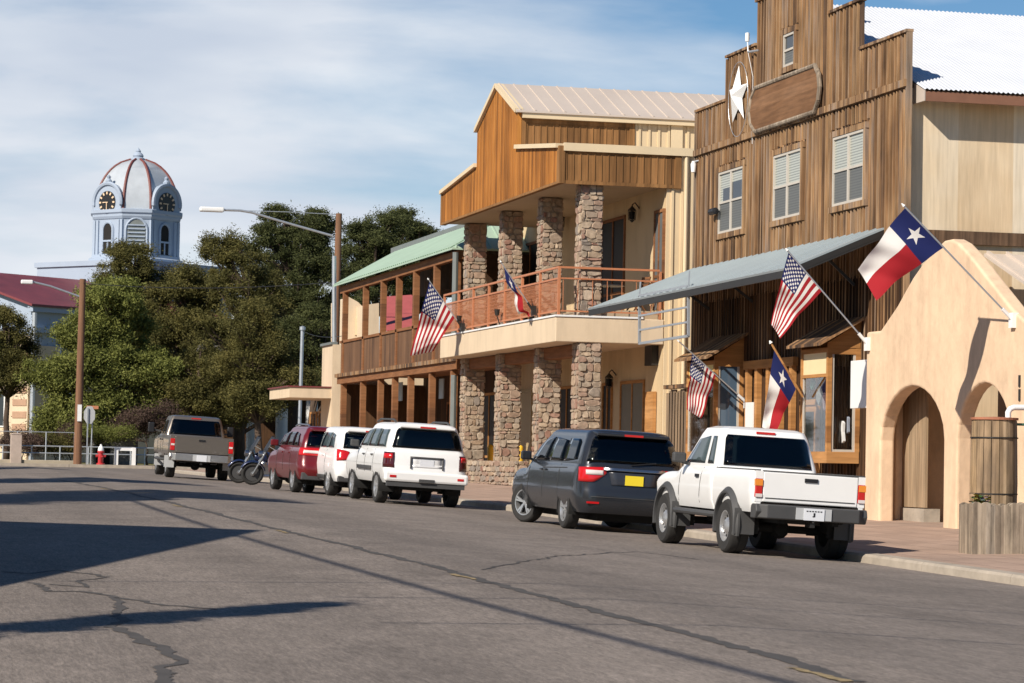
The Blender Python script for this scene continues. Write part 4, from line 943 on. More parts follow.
# roof: eave to ridge with a hipped far end
e0 = (XG-.25, gy0-.3, zea+.34); e1 = (XG-.25, gy1+.3, zea+.34); r0 = (23.5, gy0+3.2, 10.6); r1 = (23.5, 116.4, 10.56); 
mb = MB(); mb.prism([e0, e1, r1, r0], (0,0,-.06)); e0v, e1v, r0v, r1v = map(Vector, (e0, e1, r0, r1))
for i in range(1, 60):
    t_ = i/60; mb.bar(e0v.lerp(e1v, t_)+Vector((0,0,.015)), r0v.lerp(r1v, t_)+Vector((0,0,.015)), .04, .05)
mb.build('roof', M['green_roof'], gb)
mb = MB(); mb.prism([e0, r0, (30, gy0+3.2, 10.6), (30, gy0-.3, zea+.34)], (0,0,-.06))
for i in range(30): x = XG-.1+i*.4; zt_ = zea+.355; ke = min(1, (x-XG+.25)/3.25); mb.bar((x, gy0-.3, zt_), (x, gy0-.3+3.5*ke, zt_+1.76*ke), .04, .05)
mb.build('roof', M['green_roof'], gb)
mb = MB(); mb.box(23.4, gy0+3.2, 10.5, 23.75, 116.9, 10.74); mb.build('parapet_cap', M['grey_trim'], gb)
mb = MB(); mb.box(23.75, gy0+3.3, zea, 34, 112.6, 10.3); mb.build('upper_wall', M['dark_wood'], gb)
mb = MB(); mb.tube([(XG-.1, gy0-.25, zfl0-.2),(XG-.1, gy0-.25, zg0+.1)], .1, 8); mb.tube([(XG-.1, gy0-.15, zea+.2),(XG-.1, gy0-.15, zfl1+.1)], .1, 8); mb.build('downpipe', M['grey_trim'], gb)
# little hanging blue-white signs below
for px, py in ((400,390),(441,387)):
    p_ = P(px, py, X=22.0); mb = MB(); mb.box(22.0, p_.y-.35, p_.z-.42, 22.04, p_.y+.35, p_.z+.3)
    tag(mb.build('hanging_board', nmat('pale blue board', (.42,.52,.56), .6, var=.04)), 'pale blue board hanging under gallery, %s' % ('between its middle posts' if px == 400 else 'nearest the stone columns'), 'sign', 'pale blue boards under the gallery')

# ------------------------------------------------------------------ cream building with the flat canopy, beyond the gallery
M['red_metal_lit'] = nmat('red metal painted as sunlit', (.42,.10,.09), .5, var=.08)  # brighter copy of the red metal, sunlight put into its colour
cb = thing('cream_building', 'cream stucco building with red roof seen past the brown gallery', 'building', (22, 119, 1.2))
zc_ = zs(20, 118)
a = P(322.5, 343, X=20.3).y
mb = MB(); mb.box(20.3, 112.9, zc_-.2, 34, a, P(330,345,X=20.3).z); mb.build('front_wall', M['cream'], cb)
mb = MB(); mb.box(20.22, 112.9, P(330,345,X=20.3).z, 20.5, a+.1, P(330,343,X=20.3).z+.02); mb.build('capping', M['grey_trim'], cb)
def yface(pxs, Y, name, m, th=.3):
    mb = MB(); mb.prism([P(px, py, Y=Y) for px, py in pxs], (0,th,0)); return mb.build(name, m, cb)
yface([(343,348),(343,300),(349,297),(358,302),(362,306),(362,348)], 124, 'gable_wall', M['cream'], 3)
yface([(355,318),(359.5,318),(359.5,335),(355,335)], 123.9, 'louver', M['trim'], .08)
yface([(365,348),(365,305),(379,303),(379,348)], 122, 'side_wall', M['cream'], 3)
mb = MB(); q = [P(383,331,Y=117), P(383,298,Y=122), P(412,296,Y=122), P(412,331,Y=117)]; mb.prism(q, (0,.06,.06))
for i in range(13): t_ = i/12; mb.bar(q[0].lerp(q[3], t_), q[1].lerp(q[2], t_), .05, .07)
mb.build('roof', M['red_metal_lit'], cb)
# flat canopy over its pavement
xl = P(269.5,392,Y=124).x; 
q = [P(269.5,400,X=17.2), P(337,391,X=17.2)]
zcan = (P(269.5,399.5,X=17.2).z)
XCn = 18.6
ya, yb = P(337,391,X=XCn).y, P(269.5,399,X=XCn).y
zc0_ = P(269.5,399.5,X=XCn).z; 
mb = MB(); mb.box(XCn, max(ya,113), zc0_, 22, yb, zc0_+.42); cn = mb.build('flat_canopy', M['cream'], cb)
mb = MB(); mb.box(XCn-.08, max(ya,113)-.05, zc0_+.42, 22, yb+.08, zc0_+.47); mb.build('canopy_edge', M['red_metal'], cn)
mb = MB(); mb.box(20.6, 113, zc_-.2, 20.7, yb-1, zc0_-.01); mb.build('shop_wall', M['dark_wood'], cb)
for i in range(3): wall_door(113.6+i*2.2, 115.0+i*2.2, zc_+.7, zc_+2.4, 20.6, cb, 'glass', 'shop_wood', 'window')

# ------------------------------------------------------------------ portico building with white columns, across the side street
pb = thing('portico_building', 'dark building with tall white portico columns behind the trees', 'building', (27, 160, 1.3))
YP = 157.0
for px in (214, 252, 281, 311):
    p_ = P(px, 450, Y=YP); rt = .36; zt = 7.6
    mb = MB(); mb.lathe([(rt*1.3,1.3),(rt*1.3,1.55),(rt*1.05,1.6),(rt,1.9),(rt*.86,zt-.4),(rt*1.15,zt-.2),(rt*1.15,zt)], (p_.x, YP, 0), 20); mb.build('column', M['white_paint'], pb, smooth=True)
x0, x1 = P(195,450,Y=YP).x, P(345,450,Y=YP).x
mb = MB(); mb.box(x0, YP-.6, 7.6, x1, YP+.6, 8.5); mb.build('entablature', M['grey_wall'], pb)
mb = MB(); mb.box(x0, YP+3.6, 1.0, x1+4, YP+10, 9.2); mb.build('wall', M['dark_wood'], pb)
mb = MB(); mb.prism([(x0-.4, YP-1, 8.5),(x1+.4, YP-1, 8.5),((x0+x1)/2, YP-1, 10.4)], (0,9,0)); mb.build('roof', M['dark'], pb)
mb = MB(); mb.box(x0, YP-.8, 1.0, x1, YP+3.6, 1.35); mb.build('porch_floor', M['concrete'], pb)

# ------------------------------------------------------------------ courthouse with the domed clock tower
YT = 205.0
T = P(135.6, 262, Y=YT); dep = (np.array(T)-CC)@CF; S = dep/F     # metres per pixel there
def ZT(py): return P(135.6, py, Y=YT).z
vd = Vector((T.x, T.y, 0)).normalized(); mm = -vd; ee = Vector((math.cos(0)*vd.y, -vd.x, 0))
ch = thing('courthouse', 'pale blue grey courthouse with domed clock tower and red roof', 'courthouse', (T.x, T.y, FZ))
nL = (mm-ee).normalized(); nR = (mm+ee).normalized()
c_, w_ = 28*S, 40*S
def octa(k, ext=0):
    c2, D = c_/2, c_/2+w_*.7071
    sc = k; pts = []
    for a, d in ((-c2, D), (c2, D), (D, c2), (D, -c2), (c2, -D), (-c2, -D), (-D, -c2), (-D, c2)):
        p = (ee*a+mm*d)*sc; pts.append(Vector((T.x, T.y, 0))+p)
    return pts
def octa_stack(levels):
    mb = MB(); rings = [[(p.x, p.y, z) for p in octa(k)] for k, z in levels]; n = len(rings)
    mb.add([v for r in rings for v in r], [(i*8+j, i*8+(j+1)%8, (i+1)*8+(j+1)%8, (i+1)*8+j) for i in range(n-1) for j in range(8)]+[tuple(range(7,-1,-1)), tuple((n-1)*8+j for j in range(8))])
    return mb
octa_stack([(1.10, ZT(266)),(1.10, ZT(261)),(1.03, ZT(259.5)),(1.03, ZT(257))]).build('tower_base', M['tower_paint'], ch)
octa_stack([(.98, ZT(257)),(.98, ZT(221.5))]).build('tower_shaft', M['tower_paint'], ch)
octa_stack([(1.0, ZT(222)),(1.03, ZT(219.5)),(1.03, ZT(217.5)),(1.07, ZT(216)),(1.07, ZT(213)),(1.0, ZT(212))]).build('cornice', M['tower_paint'], ch)
# dome
lev = []
for i in range(15):
    t_ = i/14; py = 212.5-(212.5-160)*t_; r = math.sqrt(max(0, 1-(t_*.985)**2.15))*.955
    lev.append((max(r, .12), ZT(py)))
dm = octa_stack(lev).build('dome', M['dome_metal'], ch, smooth=True, angle=30)
for j in range(8):
    mb = MB(); pts = [Vector((octa(k*1.005)[j].x, octa(k*1.005)[j].y, z)) for k, z in lev]; mb.tube(pts, .105, 6); mb.build('dome_rib', M['rib_red'], dm)
mb = MB(); mb.lathe([(.55,ZT(160)-.3),(.5,ZT(158.5)),(.34,ZT(157)),(.40,ZT(155.8)),(.30,ZT(153.5)),(.16,ZT(152)),(.20,ZT(151)),(.11,ZT(149.5)),(0,ZT(147.5))], (T.x, T.y, 0), 12); mb.build('finial', M['tower_paint'], ch, smooth=True)
# clocks and their arched housings on four faces, arched openings below
D = c_/2+w_*.7071
for n_ in (nL, nR, -nL, -nR):
    s_ = Vector((-n_.y, n_.x, 0)); fc = (c_+w_*1.4142)/2/1.0
    dist = (Vector((D, c_/2, 0))+Vector((c_/2, D, 0))).length/2
    base = Vector((T.x, T.y, 0))+n_*(dist*.99)
    zc = ZT(205.8); R = w_*.47; zlow = ZT(218)
    outl = [(-R*1.0, zlow-zc),]+[(-R*math.cos(a), R*math.sin(a)) for a in np.linspace(0, math.pi, 17)]+[(R*1.0, zlow-zc)]
    mb = MB(); mb.prism([base+s_*a-n_*1.3+Vector((0,0,zc+b_)) for a, b_ in outl], n_*1.42); hs_ = mb.build('clock_housing', M['tower_paint'], ch)
    mb = MB(); pts = [base+s_*(-R*1.0*math.cos(a))+n_*.14+Vector((0,0,zc+R*1.0*math.sin(a))) for a in np.linspace(-.15, math.pi+.15, 19)]; mb.tube(pts, .15, 6); mb.build('arch_moulding', M['tower_paint'], hs_)
    mb = MB(); p_ = base+n_*.05+Vector((0,0,zc+R)); mb.lathe([(.22,0),(.25,.2),(.12,.35),(.17,.5),(0,.65)], p_, 8); mb.build('finial', M['tower_paint'], hs_, smooth=True)
    Rc = 11.3*S
    cf = thing  # noqa
    mb = MB(); mb.prism([base+s_*(Rc*math.cos(a))+n_*.12+Vector((0,0,zc+Rc*math.sin(a))) for a in np.linspace(0, 2*math.pi, 36, endpoint=False)], n_*.05); ck = mb.build('clock', M['black'], ch)
    mb = MB()
    for k in range(12):
        a = k*math.pi/6; d_ = s_*math.cos(a)+Vector((0,0,math.sin(a))); o_ = base+n_*.185+Vector((0,0,zc)); mb.bar(o_+d_*Rc*.70, o_+d_*Rc*.94, .12, .03, up=n_)
    mb.build('numerals', M['gold'], ck)
    mb = MB(); o_ = base+n_*.21+Vector((0,0,zc))
    left = s_ if (n_ in (nL,)) and s_.dot(ee) < 0 else (-s_ if s_.dot(ee) > 0 else s_)
    mb.bar(o_, o_+Vector((0,0,-Rc*.8)), .06, .03, up=n_); mb.bar(o_-left*.12, o_+left*Rc*.5, .06, .03, up=n_); mb.build('hands', M['gold'], ck)
    # arched opening
    wo = w_*.155; zt_, zb_ = ZT(231.5), ZT(256)
    b0 = base+n_*.0-n_*.05
    op = [(-wo, zb_),]+[(-wo*math.cos(a), zt_-wo*.3+wo*1.3*math.sin(a)) for a in np.linspace(0, math.pi, 11)]+[(wo, zb_)]
    mb = MB(); mb.prism([b0+s_*a+Vector((0,0,z)) for a, z in op], n_*.06); w1_ = mb.build('belfry_opening', M['dark'], ch)
    mb = MB(); mb.tube([b0+s_*a*1.12+n_*.06+Vector((0,0,z)) for a, z in op], .1, 6)
    mb.bar(b0+n_*.07+s_*-wo+Vector((0,0,(zt_+zb_)/2)), b0+n_*.07+s_*wo+Vector((0,0,(zt_+zb_)/2)), .12); mb.bar(b0+n_*.07+Vector((0,0,zb_)), b0+n_*.07+Vector((0,0,(zt_+zb_)/2)), .1)
    mb.build('surround', M['tower_paint'], w1_)
    for k in (-1, 1):
        for kk in (.36, .47):
            mb = MB(); p_ = b0+s_*k*w_*kk+n_*.05; mb.bar(p_+Vector((0,0,ZT(257))), p_+Vector((0,0,ZT(223))), .24, .16, up=n_); mb.build('pilaster', M['tower_paint'], ch)
# louvered opening in the middle faces
for n_ in (mm, ee, -ee):
    s_ = Vector((-n_.y, n_.x, 0)); b0 = Vector((T.x, T.y, 0))+n_*(D*.98-.02); wo = c_*.34; zt_, zb_ = ZT(231), ZT(256)
    op = [(-wo, zb_),]+[(-wo*math.cos(a), zt_-wo*.3+wo*1.3*math.sin(a)) for a in np.linspace(0, math.pi, 11)]+[(wo, zb_)]
    mb = MB(); mb.prism([b0+s_*a+Vector((0,0,z)) for a, z in op], n_*.05); w1_ = mb.build('louvered_opening', M['grey_trim'], ch)
    mb = MB(); mb.tube([b0+s_*a*1.1+n_*.05+Vector((0,0,z)) for a, z in op], .09, 6)
    z = zb_+.1
    while z < zt_+wo*.5: mb.bar(b0+n_*.09-s_*wo*.9+Vector((0,0,z)), b0+n_*.09+s_*wo*.9+Vector((0,0,z)), .12, .08); z += .27
    mb.build('louvers', M['tower_paint'], w1_)
# square block under the tower
hsq = 100*S/1.4142
def sq(h_, z0, z1, c=None):
    c = c or Vector((T.x, T.y, 0)); return [c+nL*h_*a+nR*h_*b_ for a, b_ in ((1,1),(-1,1),(-1,-1),(1,-1))], z0, z1
def sqbox(h_, z0, z1, name, m):
    p, a, c = sq(h_, z0, z1); mb = MB(); mb.prism([q+Vector((0,0,a)) for q in p], (0,0,c-a)); return mb.build(name, m, ch)
sqbox(hsq*.97, FZ, ZT(270.5), 'tower_block', M['tower_paint']); sqbox(hsq, ZT(270.5), ZT(265.6), 'cornice', M['grey_trim'] if 0 else M['tower_paint'])
# wing running toward the street with a red gable roof
cor = P(29, 308, Y=YT-9)
def wing(u, v, Lw, Wd, ze, zr_, name):
    o_ = Vector((T.x, T.y, 0))
    a = [o_+u*Lw+v*Wd, o_+u*Lw-v*Wd, o_-v*Wd, o_+v*Wd]
    mb = MB(); mb.prism([o_+u*Lw+v*Wd+Vector((0,0,FZ)), o_+u*Lw+v*Wd+Vector((0,0,ze)), o_+u*Lw+Vector((0,0,zr_-.3)), o_+u*Lw-v*Wd+Vector((0,0,ze)), o_+u*Lw-v*Wd+Vector((0,0,FZ))], -u*Lw)
    return mb, a
Wd = 9.0
# find wing length so that its near right corner falls on the pixel column 29
def px_of(p): q = np.array(p)-CC; return 512+F*(q@CR)/(q@CF)
Lw = 10
while px_of(Vector((T.x, T.y, 5))+nL*Lw+nR*Wd) > 30: Lw += .1
cz = (Vector((T.x, T.y, 5))+nL*Lw+nR*Wd)
ze = P(29, 305, Y=cz.y).z; zrd = P(0, 274, Y=(Vector((T.x,T.y,0))+nL*Lw*.8).y).z
mb, a = wing(nL, nR, Lw, Wd, ze, zrd, 'wing'); mb.build('wing_wall', M['tower_paint'], ch)
mb = MB(); o_ = Vector((T.x, T.y, 0))
for s_ in (1, -1):
    mb.prism([o_+nL*(Lw+.5)+nR*s_*(Wd+.5)+Vector((0,0,ze-.1)), o_+nL*(Lw+.5)+Vector((0,0,zrd)), o_+Vector((0,0,zrd)), o_+nR*s_*(Wd+.5)+Vector((0,0,ze-.1))], (0,0,.15))
mb.build('roof', M['red_metal'], ch)
mb = MB()
for z in (ze-.25, ze-1.6): mb.bar(o_+nR*(Wd+.15)+nL*(Lw+.3)+Vector((0,0,z)), o_+nR*(Wd+.15)+Vector((0,0,z)), .5, .35)
mb.build('cornice', M['tower_paint'], ch)
# street face of the wing: cream wall with orange stone bands and windows
f0 = o_+nL*(Lw+.02)
mb = MB(); mb.prism([f0+nR*Wd+Vector((0,0,FZ)), f0-nR*Wd+Vector((0,0,FZ)), f0-nR*Wd+Vector((0,0,ze-2)), f0+nR*Wd+Vector((0,0,ze-2))], nL*.15); mb.build('front_wall', M['cream'], ch)
for d0, d1 in ((-8.9,-7.6),(-6.2,-5.2),(-4.2,-3.2),(-1.6,-.6),(1.0,2.0),(4.2,5.2),(7.6,8.9)):
    mb = MB()
    for i in range(8):
        z = FZ+1.2+i*.8; mb.prism([f0+nL*.15+nR*d0+Vector((0,0,z)), f0+nL*.15+nR*d1+Vector((0,0,z)), f0+nL*.15+nR*d1+Vector((0,0,z+.42)), f0+nL*.15+nR*d0+Vector((0,0,z+.42))], nL*.05)
    mb.build('quoin_strip', M['quoin'], ch)
for d_ in (-4.7, -1.1+.0, 3.1, 6.3):
    for z in (FZ+2.2, FZ+6.0):
        mb = MB(); mb.prism([f0+nL*.16+nR*(d_-.6)+Vector((0,0,z)), f0+nL*.16+nR*(d_+.6)+Vector((0,0,z)), f0+nL*.16+nR*(d_+.6)+Vector((0,0,z+2.4)), f0+nL*.16+nR*(d_-.6)+Vector((0,0,z+2.4))], nL*.06); wn = mb.build('window', M['white_paint'], ch)
        mb = MB(); mb.prism([f0+nL*.2+nR*(d_-.5)+Vector((0,0,z+.1)), f0+nL*.2+nR*(d_+.5)+Vector((0,0,z+.1)), f0+nL*.2+nR*(d_+.5)+Vector((0,0,z+2.3)), f0+nL*.2+nR*(d_-.5)+Vector((0,0,z+2.3))], nL*.05); mb.build('pane', M['glass'], wn)
# side wall bands and windows, downpipe
g0 = o_+nR*(Wd+.02)
mb = MB(); mb.prism([g0+nL*Lw+Vector((0,0,FZ)), g0+Vector((0,0,FZ)), g0+Vector((0,0,ze-2.6)), g0+nL*Lw+Vector((0,0,ze-2.6))], nR*.12); mb.build('side_wall', M['cream'], ch)
for d_ in (Lw-3, Lw-7, Lw-11):
    for z in (FZ+2.2, FZ+6.0):
        mb = MB(); mb.prism([g0+nR*.12+nL*(d_-.6)+Vector((0,0,z)), g0+nR*.12+nL*(d_+.6)+Vector((0,0,z)), g0+nR*.12+nL*(d_+.6)+Vector((0,0,z+2.4)), g0+nR*.12+nL*(d_-.6)+Vector((0,0,z+2.4))], nR*.06); wn = mb.build('window', M['white_paint'], ch)
        mb = MB(); mb.prism([g0+nR*.16+nL*(d_-.5)+Vector((0,0,z+.1)), g0+nR*.16+nL*(d_+.5)+Vector((0,0,z+.1)), g0+nR*.16+nL*(d_+.5)+Vector((0,0,z+2.3)), g0+nR*.16+nL*(d_-.5)+Vector((0,0,z+2.3))], nR*.05); mb.build('pane', M['glass'], wn)
p_ = o_+nR*(Wd+.35)+nL*(Lw+.1); mb = MB(); mb.tube([p_+Vector((0,0,FZ)), p_+Vector((0,0,ze-.5))], .16, 8); mb.build('downpipe', M['galv'], ch)
# ------------------------------------------------------------------ vehicles (local: y forward from the rear bumper, x right, z up)
class Stack:
    def __init__(s, levels): s.lv = levels          # (z, y0, y1, half width, corner radius)
    def at(s, z):
        lv = s.lv
        if z <= lv[0][0]: return lv[0][1:]
        for a, b in zip(lv[:-1], lv[1:]):
            if z <= b[0]:
                t = (z-a[0])/max(1e-6, b[0]-a[0]); return tuple(a[i]+(b[i]-a[i])*t for i in range(1, 5))
        return lv[-1][1:]
    def pt(s, z, q, off=0):
        """point on the outline at height z, q metres from the rear centre (q>0 left side)"""
        y0, y1, hw, r = s.at(z); sg = -1 if q > 0 else 1; q = abs(q); fl = hw-r
        if q < fl: return Vector((sg*q, y0-off, z))
        q -= fl
        if q < r*math.pi/2:
            a = q/r; return Vector((sg*(fl+(r+off)*math.sin(a)), y0+r-(r+off)*math.cos(a), z))
        q -= r*math.pi/2
        return Vector((sg*(hw+off), y0+r+q, z))
    def outline(s, z):
        y0, y1, hw, r = s.at(z); pts = []
        def arc(cx, cy, a0):
            for i in range(6): a = a0+i*math.pi/10; pts.append((cx+r*math.cos(a), cy+r*math.sin(a)))
        ns = 26
        arc(hw-r, y0+r, -math.pi/2)
        for i in range(1, ns): pts.append((hw, y0+r+(y1-y0-2*r)*i/ns))
        arc(hw-r, y1-r, 0); arc(-hw+r, y1-r, math.pi/2)
        for i in range(1, ns): pts.append((-hw, y1-r-(y1-y0-2*r)*i/ns))
        arc(-hw+r, y0+r, math.pi)
        return pts
    def mesh(s, zmap=None, cap=True):
        mb = MB(); zs_ = [l[0] for l in s.lv]; rings = []
        for z in zs_:
            r = [(x, y, zmap(x, y, z) if zmap else z) for x, y in s.outline(z)]; rings.append(r)
        n = len(rings[0]); mb.add([p for r in rings for p in r], [(i*n+j, i*n+(j+1)%n, (i+1)*n+(j+1)%n, (i+1)*n+j) for i in range(len(rings)-1) for j in range(n)])
        # caps bridged across so that the top follows the side profile
        if cap:
            for base in (0, (len(rings)-1)*n):
                idx = [base+j for j in range(n)]
                i, j = n//4*0+2, n-4
                # strip: right side runs forward, left side runs back
                R_ = idx[:n//2]; L_ = idx[n//2:][::-1]
                mb.f += [(R_[k], R_[k+1], L_[k+1], L_[k]) for k in range(n//2-1)]
        return mb
def boolean_cut(o, cutters):
    for c in cutters:
        m = o.modifiers.new('cut', 'BOOLEAN'); m.operation = 'DIFFERENCE'; m.object = c; m.solver = 'EXACT'
    dg = bpy.context.evaluated_depsgraph_get(); dg.update()
    me = bpy.data.meshes.new_from_object(o.evaluated_get(dg)); o.modifiers.clear(); old = o.data; o.data = me
    for p in me.polygons: p.use_smooth = True
    me.set_sharp_from_angle(angle=math.radians(38))
    for c in cutters: bpy.data.objects.remove(c)
def hollow_cabin(o, st, bz, H_, side_polys, rear_poly_, front_poly_, ymid):
    """open the windows: hollow the cabin and cut the panes out of its walls"""
    lv = [(z, a+.055, b-.055, w-.05, max(.03, r_-.04)) for z, a, b, w, r_ in st.lv if bz+.02 < z < H_-.07]
    z0 = bz+.03; a, b, w, r_ = st.at(z0); lv = [(z0, a+.055, b-.055, w-.05, max(.03, r_-.04))]+[l for l in lv if l[0] > z0+.02]
    z1 = H_-.065; a, b, w, r_ = st.at(z1); lv.append((z1, a+.06, b-.06, w-.06, max(.03, r_-.04)))
    cs = [Stack(lv).mesh().build('cutter', M['trim_dark'])]
    for poly in side_polys:
        mb = MB(); mb.prism([(-2, y, z) for y, z in poly], (4,0,0)); cs.append(mb.build('cutter', M['trim_dark']))
    if rear_poly_: mb = MB(); mb.prism([(x, -1, z) for x, z in rear_poly_], (0,ymid+1,0)); cs.append(mb.build('cutter', M['trim_dark']))
    if front_poly_: mb = MB(); mb.prism([(x, ymid, z) for x, z in front_poly_], (0,6,0)); cs.append(mb.build('cutter', M['trim_dark']))
    boolean_cut(o, cs)
def interior(r, st, bz, rows, hw, wheel_y):
    a, b, w, _ = st.at(bz+.05)
    mb = MB(); mb.box(-w+.07, a+.07, bz-.0, w-.07, b-.08, bz+.035); mb.box(-w+.1, b-.42, bz+.03, w-.1, b-.10, bz+.10); mb.build('interior_trim', M['trim_dark'], r, local=True)
    for y, xs in rows:
        for x in xs:
            mb = MB(); mb.prism([(x-.23, y, bz-.1),(x-.23, y+.14, bz-.1),(x-.23, y-.02, bz+.26),(x-.23, y-.10, bz+.26)], (.46,0,0)); mb.obox((x, y-.07, bz+.34), (.26,.09,.17)); mb.build('seat', M['trim_dark'], r, local=True, bevel=.03)
    mb = MB(); mb.lathe([(.17,-.012),(.185,0),(.17,.012)], (-.38, wheel_y, bz+.03), 20, axis='Y'); mb.build('steering_wheel', M['black'], r, local=True)
def cyl_cut(y, z, r, x0, x1):
    mb = MB(); mb.lathe([(0,x0),(r,x0),(r,x1),(0,x1)], (0,y,z), 32, axis='X'); return mb.build('cutter', M['under'], None)
def wheel(root, x, y, R, w, side, rimr=.62, style='alloy', steer=0):
    """side -1 left, +1 right; outer face looks that way"""
    def tf(mb):
        m = Matrix.Rotation(steer, 3, 'Z'); c = Vector((x, y, R)); mb.v = [tuple(c+m@Vector(p)) for p in mb.v]; return mb
    s = side; rr = R*rimr
    mb = MB(); mb.lathe([(0,-w*.1*s),(rr*.45,-w*.1*s),(rr*.45,w*.1*s),(0,w*.1*s)], (0,0,0), 16, axis='X'); wo = tf(mb).build('wheel', M['under'], root, local=True)
    prof = [(rr,-w/2*.92),(R*.90,-w/2),(R*.965,-w*.43),(R,-w*.33),(R*1.0,-w*.03),(R*.985,-w*.02),(R*.985,w*.02),(R,w*.03),(R,w*.33),(R*.965,w*.43),(R*.90,w/2),(rr,w/2*.92),(rr*.97,w*.3),(rr*.97,-w*.3),(rr,-w/2*.92)]
    mb = MB(); mb.lathe(prof, (0,0,0), 40, axis='X'); tf(mb).build('tyre', M['tyre'], wo, smooth=True, local=True, angle=30)
    mb = MB(); f = w*.46*s
    mb.lathe([(rr*1.01,f),(rr*.93,f*.98),(rr*.88,f*.55),(rr*.86,f*.2)], (0,0,0), 40, axis='X')
    if style == 'alloy':
        for k in range(5):
            a = k*2*math.pi/5+.3
            for da in (-.13, .13): mb.bar((f*.72, rr*.16*math.cos(a), rr*.16*math.sin(a)), (f*.86, rr*.92*math.cos(a+da), rr*.92*math.sin(a+da)), .035, rr*.12, up=(1,0,0))
        mb.lathe([(0,f*.86),(rr*.17,f*.84),(rr*.22,f*.7),(rr*.22,f*.5)], (0,0,0), 20, axis='X')
    else:
        mb.lathe([(rr*.88,f*.45),(rr*.72,f*.50),(rr*.45,f*.82),(rr*.36,f*.9),(rr*.2,f*.92),(0,f*.95)], (0,0,0), 32, axis='X')
    tf(mb).build('rim', M['rim'], wo, smooth=True, local=True, angle=30)
    if style == 'steel':
        mb = MB()
        for k in range(8): a = k*math.pi/4; mb.lathe([(0,f*.68),(rr*.085,f*.68),(rr*.085,f*.74),(0,f*.74)], (0, rr*.62*math.cos(a), rr*.62*math.sin(a)), 8, axis='X')
        tf(mb).build('rim_holes', M['under'], wo, local=True)
    else:
        mb = MB(); mb.lathe([(0,f*.15),(rr*.86,f*.15),(rr*.86,f*.2),(0,f*.2)], (0,0,0), 24, axis='X'); tf(mb).build('brake_disc', M['under'], wo, local=True)
    return wo
def spans(poly, n=9):
    """low and high u of a convex outline (u, z) at n heights"""
    z0, z1 = min(p[1] for p in poly), max(p[1] for p in poly); res = []
    for i in range(n):
        z = z0+(z1-z0)*i/(n-1); zz = min(max(z, z0+1e-5), z1-1e-5); us = []
        for a, c in zip(poly, poly[1:]+poly[:1]):
            if (a[1]-zz)*(c[1]-zz) <= 0 and abs(a[1]-c[1]) > 1e-9: us.append(a[0]+(c[0]-a[0])*(zz-a[1])/(c[1]-a[1]))
        res.append((z, min(us), max(us)))
    return res
def sheet_part(root, rows, m, name, thick):
    mb = MB(); k = len(rows[0]); mb.add([p for r in rows for p in r], [(i*k+j, i*k+j+1, (i+1)*k+j+1, (i+1)*k+j) for i in range(len(rows)-1) for j in range(k-1)])
    o = mb.build(name, m, root, smooth=True, local=True, angle=60); q = o.modifiers.new('solid', 'SOLIDIFY'); q.thickness = thick; q.offset = 0; return o
def side_poly(root, st, poly, m, name, off=.006, thick=.012, sides=(-1, 1), smooth=False):
    for s in sides:
        sheet_part(root, [[(s*(st.at(z)[2]+off), a+(c-a)*j/4, z) for j in range(5)] for z, a, c in spans(poly)], m, name, thick)
def rear_poly(root, st, poly, m, name, off=.006, thick=.012, bow=0):
    return sheet_part(root, [[(a+(c-a)*j/6, st.at(z)[0]-off, z) for j in range(7)] for z, a, c in spans(poly)], m, name, thick)
def patch(root, st, z0, z1, q0, q1, m, name, off=.012, both=True, nq=14, nz=4, taper=None):
    for s in ((1, -1) if both else (1,)):
        mb = MB(); vs = []
        for i in range(nz+1):
            for j in range(nq+1):
                u = j/nq; q = q0+(q1-q0)*u
                za, zb = (z0, z1) if taper is None else taper(u)
                z = za+(zb-za)*i/nz; vs.append(st.pt(z, s*q, off))
        mb.add(vs, [(i*(nq+1)+j, i*(nq+1)+j+1, (i+1)*(nq+1)+j+1, (i+1)*(nq+1)+j) for i in range(nz) for j in range(nq)])
        o = mb.build(name, m, root, smooth=True, local=True); k = o.modifiers.new('solid', 'SOLIDIFY'); k.thickness = .03; k.offset = -1 if s > 0 else -1
def place(root, px, py, axle, half, heading=0):
    """put the left rear wheel's ground contact on the pixel"""
    g = G(px, py); h = math.radians(heading); cr, gr = .045, .0145
    root.rotation_euler = (gr, cr, -h)
    m = root.rotation_euler.to_matrix(); root.location = g-m@Vector((-half, axle, 0))
def mirror_part(root, st, y, z, m, out=.14):
    for s in (-1, 1):
        hw = st.at(z-.06)[2]; mb = MB(); mb.bar((s*(hw-.02), y, z-.06), (s*(hw+out), y-.03, z), .05, .04); o = mb.build('side_mirror', M['plastic'], root, local=True)
        mb = MB(); c = Vector((s*(hw+out+.02), y-.04, z+.03)); mb.obox(c, (.20, .09, .16)); o2 = mb.build('mirror_shell', m, o, local=True, bevel=.03)
